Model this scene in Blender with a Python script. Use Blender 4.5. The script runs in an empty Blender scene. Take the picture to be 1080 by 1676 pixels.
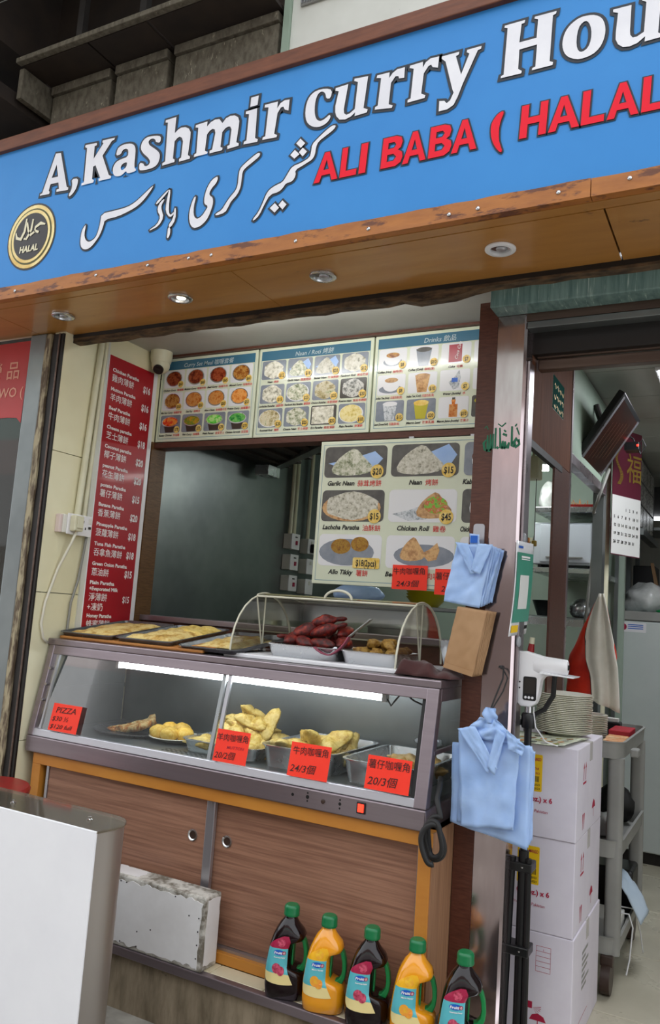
import bpy, bmesh, math, random
from mathutils import Vector, Matrix, noise
from mathutils.geometry import tessellate_polygon

scene = bpy.context.scene
COL = scene.collection

# ------------------------------------------------------------------ camera
cam_data = bpy.data.cameras.new('camera')
cam = bpy.data.objects.new('camera', cam_data)
COL.objects.link(cam)
scene.camera = cam
cam_data.sensor_fit = 'HORIZONTAL'
cam_data.sensor_width = 36.0
cam_data.lens = 1311.66 * 36.0 / 1080.0
cam_data.clip_start = 0.05
R_ROWS = ((0.88169138, 0.46648215, 0.07081468),
          (-0.00460007, -0.14158042, 0.98991607),
          (0.47180415, -0.87312622, -0.12268439))
cam.matrix_world = Matrix([[R_ROWS[0][i], R_ROWS[1][i], R_ROWS[2][i], (0, 0, 1.40)[i]] for i in range(3)] + [[0, 0, 0, 1]])

# ------------------------------------------------------------------ world: even overcast daylight
world = bpy.data.worlds.new('overcast_sky')
scene.world = world
world.use_nodes = True
bgn = world.node_tree.nodes['Background']
bgn.inputs['Color'].default_value = (0.90, 0.95, 1.0, 1)
bgn.inputs['Strength'].default_value = 1.45

scene.view_settings.view_transform = 'Standard'
scene.view_settings.look = 'None'
scene.view_settings.exposure = 0.62
scene.view_settings.gamma = 1.0
scene.view_settings.use_curve_mapping = False
scene.cycles.use_denoising = True
scene.cycles.max_bounces = 10
scene.cycles.transparent_max_bounces = 16
scene.cycles.caustics_reflective = False
scene.cycles.caustics_refractive = False
scene.cycles.sample_clamp_indirect = 6.0

# ------------------------------------------------------------------ materials
MATS = {}
def srgb(h):
    h = h.lstrip('#')
    c = [int(h[i:i + 2], 16) / 255 for i in (0, 2, 4)]
    return tuple(x / 12.92 if x <= 0.04045 else ((x + 0.055) / 1.055) ** 2.4 for x in c) + (1,)

def mat(name, col, rough=0.5, metal=0.0, col2=None, scale=8.0, stretch=(1, 1, 1), lo=0.35, hi=0.65, detail=4.0,
        bump=0.0, bscale=None, rvar=0.0, patch=None, coat=0.0, spec=0.5, sss=0.0, emit=None, estr=0.0, sheen=0.0):
    """principled surface; optional second colour by stretched noise; optional patches (colour, threshold, scale)"""
    m = bpy.data.materials.new(name)
    m.use_nodes = True
    nt = m.node_tree
    b = nt.nodes['Principled BSDF']
    b.inputs['Base Color'].default_value = srgb(col)
    b.inputs['Roughness'].default_value = rough
    b.inputs['Metallic'].default_value = metal
    b.inputs['Specular IOR Level'].default_value = spec
    if coat:
        b.inputs['Coat Weight'].default_value = coat
        b.inputs['Coat Roughness'].default_value = 0.08
    if sss:
        b.inputs['Subsurface Weight'].default_value = sss
        b.inputs['Subsurface Radius'].default_value = (0.02, 0.01, 0.005)
    if sheen:
        b.inputs['Sheen Weight'].default_value = sheen
    if emit:
        b.inputs['Emission Color'].default_value = srgb(emit)
        b.inputs['Emission Strength'].default_value = estr
    tc = nt.nodes.new('ShaderNodeTexCoord')
    mp = nt.nodes.new('ShaderNodeMapping')
    mp.inputs['Scale'].default_value = stretch
    nt.links.new(tc.outputs['Object'], mp.inputs['Vector'])
    out_col = None
    if col2 or bump or rvar:
        n = nt.nodes.new('ShaderNodeTexNoise')
        n.inputs['Scale'].default_value = scale
        n.inputs['Detail'].default_value = detail
        n.inputs['Roughness'].default_value = 0.6
        nt.links.new(mp.outputs[0], n.inputs['Vector'])
    if col2:
        r = nt.nodes.new('ShaderNodeValToRGB')
        r.color_ramp.elements[0].position = lo
        r.color_ramp.elements[0].color = srgb(col)
        r.color_ramp.elements[1].position = hi
        r.color_ramp.elements[1].color = srgb(col2)
        nt.links.new(n.outputs['Fac'], r.inputs['Fac'])
        out_col = r.outputs['Color']
    if patch:
        pcol, thr, psc = patch[:3]
        n2 = nt.nodes.new('ShaderNodeTexNoise')
        n2.inputs['Scale'].default_value = psc
        n2.inputs['Detail'].default_value = 5.0
        n2.inputs['Roughness'].default_value = 0.65
        mp2 = nt.nodes.new('ShaderNodeMapping')
        mp2.inputs['Location'].default_value = (3.1, 1.7, 5.3)
        mp2.inputs['Scale'].default_value = patch[3] if len(patch) > 3 else (1, 1, 1)
        nt.links.new(tc.outputs['Object'], mp2.inputs['Vector'])
        nt.links.new(mp2.outputs[0], n2.inputs['Vector'])
        r2 = nt.nodes.new('ShaderNodeValToRGB')
        r2.color_ramp.elements[0].position = thr - 0.03
        r2.color_ramp.elements[0].color = (0, 0, 0, 1)
        r2.color_ramp.elements[1].position = thr + 0.03
        r2.color_ramp.elements[1].color = (1, 1, 1, 1)
        nt.links.new(n2.outputs['Fac'], r2.inputs['Fac'])
        mx = nt.nodes.new('ShaderNodeMix')
        mx.data_type = 'RGBA'
        mx.inputs[6].default_value = srgb(col)
        if out_col:
            nt.links.new(out_col, mx.inputs[6])
        mx.inputs[7].default_value = srgb(pcol)
        nt.links.new(r2.outputs['Color'], mx.inputs[0])
        out_col = mx.outputs[2]
    if out_col:
        nt.links.new(out_col, b.inputs['Base Color'])
    if rvar:
        mr = nt.nodes.new('ShaderNodeMapRange')
        mr.inputs['To Min'].default_value = max(0.02, rough - rvar)
        mr.inputs['To Max'].default_value = min(1.0, rough + rvar)
        mr.inputs['From Min'].default_value = 0.3
        mr.inputs['From Max'].default_value = 0.7
        nt.links.new(n.outputs['Fac'], mr.inputs['Value'])
        nt.links.new(mr.outputs[0], b.inputs['Roughness'])
    if bump:
        src = n
        if bscale:
            src = nt.nodes.new('ShaderNodeTexNoise')
            src.inputs['Scale'].default_value = bscale
            src.inputs['Detail'].default_value = 4.0
            nt.links.new(mp.outputs[0], src.inputs['Vector'])
        bn = nt.nodes.new('ShaderNodeBump')
        bn.inputs['Strength'].default_value = bump
        bn.inputs['Distance'].default_value = 0.004
        nt.links.new(src.outputs['Fac'], bn.inputs['Height'])
        nt.links.new(bn.outputs[0], b.inputs['Normal'])
    MATS[name] = m
    return m

def glass_mat(name, tint, ior=1.45, fac=1.0, rough=0.02, base=0.0, cloud=None):
    """clear sheet: light passes straight through, reflection by Fresnel; 'base' is a part of haze/grime"""
    m = bpy.data.materials.new(name)
    m.use_nodes = True
    nt = m.node_tree
    out = nt.nodes['Material Output']
    nt.nodes.remove(nt.nodes['Principled BSDF'])
    tr = nt.nodes.new('ShaderNodeBsdfTransparent')
    tr.inputs['Color'].default_value = srgb(tint)
    gl = nt.nodes.new('ShaderNodeBsdfGlossy')
    gl.inputs['Roughness'].default_value = rough
    fr = nt.nodes.new('ShaderNodeFresnel')
    fr.inputs['IOR'].default_value = ior
    mul = nt.nodes.new('ShaderNodeMath')
    mul.operation = 'MULTIPLY'
    mul.inputs[1].default_value = fac
    nt.links.new(fr.outputs[0], mul.inputs[0])
    m1 = nt.nodes.new('ShaderNodeMixShader')
    nt.links.new(mul.outputs[0], m1.inputs[0])
    last = tr.outputs[0]
    if base:
        df = nt.nodes.new('ShaderNodeBsdfDiffuse')
        df.inputs['Color'].default_value = srgb(cloud or '#d8d8cc')
        m0 = nt.nodes.new('ShaderNodeMixShader')
        m0.inputs[0].default_value = base
        nt.links.new(tr.outputs[0], m0.inputs[1])
        nt.links.new(df.outputs[0], m0.inputs[2])
        last = m0.outputs[0]
    nt.links.new(last, m1.inputs[1])
    nt.links.new(gl.outputs[0], m1.inputs[2])
    nt.links.new(m1.outputs[0], out.inputs['Surface'])
    MATS[name] = m
    return m

def food_mat(name, cols, scale=60.0, rough=0.6, bump=0.5):
    """printed or real food: several colours by voronoi cells over noise"""
    m = bpy.data.materials.new(name)
    m.use_nodes = True
    nt = m.node_tree
    b = nt.nodes['Principled BSDF']
    b.inputs['Roughness'].default_value = rough
    tc = nt.nodes.new('ShaderNodeTexCoord')
    n = nt.nodes.new('ShaderNodeTexNoise')
    n.inputs['Scale'].default_value = scale
    n.inputs['Detail'].default_value = 6
    n.inputs['Roughness'].default_value = 0.7
    nt.links.new(tc.outputs['Object'], n.inputs['Vector'])
    r = nt.nodes.new('ShaderNodeValToRGB')
    e = r.color_ramp.elements
    k = len(cols)
    for i, c in enumerate(cols):
        pos = 0.32 + 0.36 * i / max(1, k - 1)
        if i < 2:
            e[i].position = pos
            e[i].color = srgb(c)
        else:
            x = e.new(pos)
            x.color = srgb(c)
    nt.links.new(n.outputs['Fac'], r.inputs['Fac'])
    oi = nt.nodes.new('ShaderNodeObjectInfo')
    mr = nt.nodes.new('ShaderNodeMapRange')
    mr.inputs['To Min'].default_value = 0.80
    mr.inputs['To Max'].default_value = 1.08
    nt.links.new(oi.outputs['Random'], mr.inputs['Value'])
    hs = nt.nodes.new('ShaderNodeHueSaturation')
    nt.links.new(mr.outputs[0], hs.inputs['Value'])
    nt.links.new(r.outputs['Color'], hs.inputs['Color'])
    nt.links.new(hs.outputs['Color'], b.inputs['Base Color'])
    if bump:
        bn = nt.nodes.new('ShaderNodeBump')
        bn.inputs['Strength'].default_value = bump
        bn.inputs['Distance'].default_value = 0.003
        nt.links.new(n.outputs['Fac'], bn.inputs['Height'])
        nt.links.new(bn.outputs[0], b.inputs['Normal'])
    MATS[name] = m
    return m

def lamp_mat(name, col, strength):
    m = bpy.data.materials.new(name)
    m.use_nodes = True
    nt = m.node_tree
    nt.nodes.remove(nt.nodes['Principled BSDF'])
    e = nt.nodes.new('ShaderNodeEmission')
    e.inputs['Color'].default_value = srgb(col)
    e.inputs['Strength'].default_value = strength
    nt.links.new(e.outputs[0], nt.nodes['Material Output'].inputs['Surface'])
    MATS[name] = m
    return m

# steel and metals
mat('steel', '#b9b0b4', 0.30, 0.92, col2='#a69da2', scale=6, stretch=(1, 1, 1), rvar=0.08)
mat('steel_case', '#9d9197', 0.34, 0.85, col2='#94888e', scale=4, stretch=(0.5, 3, 9), rvar=0.05)
mat('steel_pillar', '#c2b2b2', 0.13, 0.92, col2='#b3a3a4', scale=5, stretch=(4, 4, 0.8), rvar=0.04)
mat('steel_kitchen', '#8d9291', 0.40, 0.9, col2='#74797a', scale=2.0)
mat('steel_tray', '#d0d2d4', 0.26, 0.9, rvar=0.05, scale=12)
mat('tray_dark', '#85868a', 0.34, 0.8, col2='#66676b', scale=14, rvar=0.1)
mat('steel_satin', '#b3aca6', 0.42, 0.85)
mat('aluminium', '#bdbcc2', 0.32, 0.85, rvar=0.06, scale=10)
mat('chrome', '#d5d5d5', 0.14, 1.0)
mat('brass', '#b89a55', 0.35, 0.9)
# woods
mat('wood_orange', '#c58334', 0.45, col2='#b87428', scale=3, stretch=(1, 3, 3), rvar=0.05, coat=0.15)
mat('laminate', '#a0755e', 0.42, col2='#7f5846', scale=5, stretch=(0.7, 1, 24), lo=0.36, hi=0.66, detail=5)
mat('laminate_vertical', '#a67c5d', 0.5, col2='#7f5a40', scale=5, stretch=(24, 24, 0.4), lo=0.3, hi=0.7, detail=6)
mat('walnut', '#5f3527', 0.40, col2='#472317', scale=9, stretch=(3, 3, 18), lo=0.35, hi=0.7, detail=5)
mat('walnut_post', '#553226', 0.42, col2='#3f2219', scale=9, stretch=(2, 3, 20), lo=0.3, hi=0.7, detail=5)
mat('walnut_panel', '#6d4836', 0.75, spec=0.06, col2='#5d3c2e', scale=7, stretch=(4, 9, 0.9), lo=0.3, hi=0.7)
mat('jamb_wood', '#6b4a28', 0.5, col2='#533617', scale=9, stretch=(3, 3, 24), lo=0.35, hi=0.65)
mat('soffit_wood', '#bb8443', 0.30, col2='#a87235', scale=4, stretch=(1, 5, 1), lo=0.3, hi=0.75, coat=0.25, patch=('#6e4420', 0.70, 9, (1, 2, 1)))
mat('frame_wood', '#7c4528', 0.55, col2='#5e311b', scale=7, stretch=(1.5, 5, 9), lo=0.3, hi=0.75, bump=0.25)
mat('trim_wood', '#b87331', 0.5, col2='#a0602a', scale=6, stretch=(1.5, 4, 6), lo=0.3, hi=0.7, patch=('#6b3c24', 0.565, 7, (1, 2, 3.5)), bump=0.3)
mat('old_beam', '#6b5339', 0.85, col2='#2b1f15', scale=16, stretch=(1, 2, 4), lo=0.35, hi=0.65, bump=0.7)
mat('old_strip', '#a79a7c', 0.7, col2='#5c4c3a', scale=9, stretch=(5, 5, 1.2), lo=0.42, hi=0.56, bump=0.5)
# walls and masonry
mat('cream_wall', '#e8e2c2', 0.35, col2='#e0d9b6', scale=3, rvar=0.05)
mat('white_wall', '#dcdcd4', 0.55, col2='#cfcfc6', scale=3, patch=('#8d8a80', 0.72, 40))
mat('ceiling_white', '#b4b4ae', 0.55, col2='#a9a9a3', scale=3)
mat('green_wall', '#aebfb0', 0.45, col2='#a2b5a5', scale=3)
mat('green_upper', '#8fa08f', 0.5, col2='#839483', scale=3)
mat('concrete', '#9c8c75', 0.9, col2='#6a5d49', scale=7, stretch=(3, 3, 0.8), lo=0.35, hi=0.7, bump=0.4, patch=('#4a4238', 0.64, 5, (1, 1, 1.5)))
mat('concrete_dark', '#6f685a', 0.95, col2='#544d41', scale=26, stretch=(2, 2, 1), lo=0.38, hi=0.66, bump=0.5, patch=('#9a927f', 0.66, 34, (2, 2, 0.8)))
mat('pavement', '#a5a096', 0.9, col2='#66615a', scale=5, bump=0.3)
mat('tile_floor', '#c6bfab', 0.30, col2='#b9b29e', scale=3, rvar=0.08, patch=('#a39b86', 0.68, 6))
mat('tile_cream', '#ddd3b6', 0.35, col2='#cfc5a6', scale=6, patch=('#7d7260', 0.70, 18))
mat('grout', '#8f8878', 0.9)
mat('marble_green', '#7c9690', 0.35, col2='#4f6b68', scale=7, stretch=(9, 3, 0.7), lo=0.35, hi=0.68, detail=6, patch=('#b9c9c0', 0.63, 9, (14, 1, 0.5)))
mat('black_paint', '#17110e', 0.5)
mat('dark_metal', '#1d1916', 0.6, 0.2, col2='#2c2621', scale=9)
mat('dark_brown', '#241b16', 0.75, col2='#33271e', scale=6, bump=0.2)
mat('brown_metal', '#6d5a50', 0.38, 0.5, col2='#5a483f', scale=4, stretch=(0.5, 3, 8), rvar=0.1)
mat('facade_green', '#cfe0d6', 0.6)
mat('facade_pink', '#dcc9c4', 0.6)
mat('facade_grey', '#c3bfbd', 0.7)
mat('facade_brown', '#6f6058', 0.7)
mat('facade_tan', '#a08a80', 0.7)
# sign
mat('sign_blue', '#3a8ed6', 0.5, col2='#3487d0', scale=2.2, spec=0.35)
mat('sign_white', '#f0eef2', 0.45, col2='#e6e4ea', scale=9)
mat('sign_red', '#f0142f', 0.6, spec=0.3)
mat('sign_ink', '#1d2430', 0.5)
mat('gold', '#c9a24c', 0.35, 0.4, col2='#e8d8a0', scale=7)
mat('emblem_dark', '#1a0d0c', 0.4)
mat('olive', '#555321', 0.5)
# plastics, paint, paper
mat('white_paint', '#f6f5f8', 0.42, col2='#f0eff3', scale=4)
mat('white_plastic', '#eceaec', 0.32)
mat('ivory_plastic', '#dcd8bd', 0.4, col2='#d2cdb0', scale=8)
mat('grey_plastic', '#9a9a96', 0.5, col2='#8f8f8b', scale=6)
mat('black_plastic', '#101012', 0.35)
mat('black_rubber', '#1c1b1b', 0.6)
mat('menu_red', '#a8081c', 0.42, col2='#9b0518', scale=3, coat=0.1)
mat('film_red', '#c23a3c', 0.45, col2='#b5302f', scale=3)
mat('film_letters', '#dd9a82', 0.5)
mat('menu_paper', '#dfe4cd', 0.20, col2='#d8dec6', scale=3, coat=0.25)
mat('menu_header', '#3f6f88', 0.22, coat=0.25)
mat('menu_rule', '#6c93a8', 0.3)
mat('print_white', '#e9e9ec', 0.25, coat=0.2)
mat('print_grey', '#8f95a0', 0.25, col2='#7b828e', scale=18, coat=0.2)
mat('print_dark', '#5a5752', 0.25, col2='#46433f', scale=20, coat=0.2)
mat('text_white', '#f2ecec', 0.5)
mat('text_cream', '#e9e0c0', 0.5)
mat('text_black', '#15130f', 0.5)
mat('text_red', '#d11f24', 0.5)
mat('text_green', '#0d6b4a', 0.5)
mat('dark_green', '#12473f', 0.9, spec=0.03)
mat('text_header', '#b8c8cc', 0.4)
mat('badge_yellow', '#e6b93c', 0.35, col2='#f3d98a', scale=50)
mat('card_red', '#ff3618', 0.5, col2='#fb2f14', scale=9, emit='#f43020', estr=0.0)
mat('ink_dark', '#3a0d08', 0.6)
mat('print_crimson', '#a30f2c', 0.3)
mat('carton', '#e4dee8', 0.6, col2='#dbd4e0', scale=5)
mat('carton_print', '#b0173f', 0.6)
mat('yellow_label', '#f3c516', 0.5)
mat('tape', '#cdc7c6', 0.25)
mat('kraft', '#b48e68', 0.72, col2='#a78059', scale=6, bump=0.25)
mat('blue_bag', '#9dbdee', 0.33, col2='#b1cdf6', scale=7, bump=0.25, bscale=30, sss=0.05)
mat('pale_bag', '#c4d4e4', 0.3, col2='#b4c6d8', scale=7, bump=0.3, bscale=24)
mat('red_bag', '#dc3a22', 0.28, col2='#b01f16', scale=7, bump=0.3, bscale=24)
mat('towel', '#e4e1d8', 0.85, col2='#d5d1c5', scale=9, bump=0.4, sheen=0.3)
mat('maroon_cloth', '#45201f', 0.9, col2='#351615', scale=12, bump=0.4, sheen=0.2)
mat('clear_bag', '#e2e4e2', 0.2, col2='#c2c6c2', scale=12, bump=0.7, bscale=26)
mat('freezer_white', '#c9d1cf', 0.35, col2='#c2cbc9', scale=3)
mat('teal_poster', '#4a9d85', 0.3, col2='#418f78', scale=4, coat=0.2)
mat('porcelain', '#e6e3d3', 0.22, coat=0.3)
mat('steel_blue_oven', '#dfe6ee', 0.3)
mat('calendar_maroon', '#551a2b', 0.45)
mat('gold_foil', '#d9b45a', 0.25, 0.8)
mat('paper', '#d9d9d5', 0.6)
mat('red_paint', '#8f1d18', 0.35, col2='#7d1713', scale=9)
mat('weathered_white', '#e8e5e4', 0.5, col2='#dad6d4', scale=5, patch=('#a59a8c', 0.70, 14))
mat('weathered_edge', '#6f675a', 0.8, col2='#c9c4bb', scale=18, lo=0.42, hi=0.58, bump=0.4)
mat('screen_black', '#1a1412', 0.15, col2='#3a1a14', scale=3, stretch=(1, 1, 2))
mat('socket_white', '#dedcd2', 0.35)
mat('wire_white', '#d9d4c3', 0.5)
mat('wire_grey', '#8b8a84', 0.5)
mat('cap_green', '#0c7040', 0.32)
mat('grip_green', '#0f8343', 0.35)
mat('juice_dark', '#120206', 0.10, coat=0.15, spec=0.4)
mat('juice_orange', '#f09a12', 0.12, col2='#f2a21c', scale=5, coat=0.6, sss=0.05)
mat('label_crimson', '#a51d45', 0.3)
mat('label_mango', '#f5b622', 0.3)
mat('label_teal', '#5cb9c4', 0.3)
mat('label_cream', '#f0dc9a', 0.3)
mat('label_blue', '#1c5ec0', 0.3)
mat('pom_red', '#8c1030', 0.3, col2='#d85a76', scale=120)
mat('mango_flesh', '#f2c22e', 0.35, col2='#f0953a', scale=50)
mat('led_red', '#ff2018', 0.3, emit='#ff2a18', estr=3.0)
mat('acrylic_edge', '#d9d6c2', 0.25)
mat('acrylic_yellow', '#d8d3a8', 0.3)
mat('tongs_pink', '#8d3d52', 0.35)
mat('wood_stick', '#c98847', 0.55, col2='#b5743a', scale=8, stretch=(1, 9, 9))
mat('orange_packet', '#d77f3a', 0.45, col2='#e9c9a0', scale=30)
mat('red_packet', '#b22636', 0.45)
mat('yellow_plastic', '#b9ae22', 0.4)
mat('brown_enamel', '#3b2a22', 0.4)
mat('wood_handle_red', '#9c1d22', 0.4)
# foods
food_mat('pastry', ['#a67a28', '#cfae52', '#e4cb7c', '#d4b862'], 30, 0.5, 0.6)
food_mat('samosa_brown', ['#a87738', '#caa05a', '#dbb87a', '#e3c68e'], 34, 0.5, 0.4)
food_mat('potato_ball', ['#c99324', '#e2b23a', '#ecc355', '#f0cf6e'], 70, 0.55, 0.25)
food_mat('paratha', ['#8a5a22', '#c9a050', '#e6cf8c', '#d8bc70'], 20, 0.55, 0.3)
food_mat('pizza_top', ['#8c3a12', '#c9812c', '#ecd69a', '#f0e2b6'], 38, 0.5, 0.6)
food_mat('chicken_red', ['#140403', '#460c09', '#741511', '#a63a1c'], 40, 0.5, 0.6)
food_mat('kebab', ['#4f3012', '#8a6222', '#b08a3c', '#7a5524'], 60, 0.55, 0.7)
food_mat('print_curry_red', ['#3c0d08', '#7c2a14', '#a8502c', '#6a1d10'], 45, 0.25, 0)
food_mat('print_curry_brown', ['#5a2a0c', '#98561e', '#c9954a', '#8a4a18'], 50, 0.25, 0)
food_mat('print_curry_orange', ['#a8480e', '#d4782a', '#e8a55c', '#c9691c'], 40, 0.25, 0)
food_mat('print_curry_green', ['#0e5a20', '#2c9a3a', '#7cc860', '#1c7a2a'], 40, 0.25, 0)
food_mat('print_curry_lime', ['#2a9a1c', '#5cd03a', '#c8e89a', '#40b82a'], 40, 0.25, 0)
food_mat('print_tomato', ['#b01c10', '#e03c1c', '#f0a03c', '#d02814'], 40, 0.25, 0)
food_mat('print_yellow_soup', ['#b07a10', '#d09a20', '#5c8a2a', '#c98a18'], 40, 0.25, 0)
food_mat('print_naan', ['#5a5648', '#c9c4b0', '#eae6d8', '#f2efe4'], 62, 0.25, 0)
food_mat('print_naan_green', ['#3c4c2a', '#a8ac8c', '#e4e2d0', '#efece0'], 66, 0.25, 0)
food_mat('print_mix', ['#6a5a34', '#b8a878', '#e6dcc0', '#8c9a5c'], 60, 0.25, 0)
food_mat('print_keema', ['#2c2c2c', '#8a8a84', '#dcdad4', '#4a4a46'], 62, 0.25, 0)
food_mat('print_paratha', ['#b89a3c', '#e2cf84', '#eee0a8', '#e6d590'], 50, 0.25, 0)
food_mat('print_tikki', ['#6c4408', '#a06c10', '#b88a20', '#8a5a0c'], 60, 0.25, 0)
food_mat('print_samosa', ['#8a5a28', '#b8895a', '#d8ac74', '#c0966a'], 40, 0.25, 0)
food_mat('print_kebab', ['#3a2018', '#5c3428', '#7a4a3a', '#4a281e'], 60, 0.25, 0)
food_mat('print_salad', ['#3a8a24', '#7cc440', '#c84a2a', '#d8c896'], 70, 0.25, 0)
food_mat('print_foil', ['#6a7078', '#a8aeb4', '#dde0e4', '#8a9098'], 70, 0.25, 0)
food_mat('print_drumstick', ['#5a1c08', '#98401a', '#b85a2a', '#3a1206'], 50, 0.25, 0)
glass_mat('glass_case', '#eef2f0', 1.45, 0.25, 0.01, base=0.015)
glass_mat('glass_window', '#9a9c98', 1.5, 1.0, 0.03, base=0.06)
glass_mat('acrylic', '#f2f2ea', 1.42, 0.7, 0.04, base=0.016, cloud='#e4e2cc')
glass_mat('acrylic_top', '#d9d0c2', 1.45, 0.4, 0.06, base=0.05)
glass_mat('clear_plastic', '#dfe3e6', 1.4, 0.9, 0.12, base=0.38, cloud='#dfe4ea')
lamp_mat('tube_light', '#f4f8ff', 11.0)
lamp_mat('tube_kitchen', '#f2f8f4', 32.0)
lamp_mat('tube_ceiling', '#f6f7f4', 24.0)
lamp_mat('panel_light', '#f4f8ff', 10.0)
lamp_mat('downlight_on', '#fff2dc', 3.0)
M = MATS

# ------------------------------------------------------------------ helpers
def tag(o, label=None, cat=None, group=None, kind=None):
    if label: o['label'] = label
    if cat: o['category'] = cat
    if group: o['group'] = group
    if kind: o['kind'] = kind
    return o

def root(name, label=None, cat=None, loc=(0, 0, 0), rotz=0.0, group=None, kind=None):
    o = bpy.data.objects.new(name, None)
    o.empty_display_size = 0.05
    COL.objects.link(o)
    o.location = loc
    o.rotation_euler = (0, 0, rotz)
    return tag(o, label, cat, group, kind)

def basis(o):
    m = Matrix.Translation(o.location) @ o.rotation_euler.to_matrix().to_4x4()
    if o.parent:
        m = basis(o.parent) @ o.matrix_parent_inverse @ m
    return m

def attach(o, parent, world_coords=True):
    if parent is not None:
        o.parent = parent
        if world_coords:
            o.matrix_parent_inverse = basis(parent).inverted()
    return o

def link(name, me, m, parent=None, local=False):
    o = bpy.data.objects.new(name, me)
    COL.objects.link(o)
    if m is not None and not me.materials:
        me.materials.append(M[m])
    attach(o, parent, not local)
    return o

def copy_tree(o, loc, rotz=0.0, label=None, parent=None):
    c = o.copy()
    COL.objects.link(c)
    if parent is None:
        c.location = loc
        c.rotation_euler = (0, 0, rotz)
    else:
        c.parent = parent
    if label:
        c['label'] = label
    for ch in [x for x in bpy.data.objects if x.parent == o]:
        copy_tree(ch, None, 0, None, c)
    return c

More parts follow.
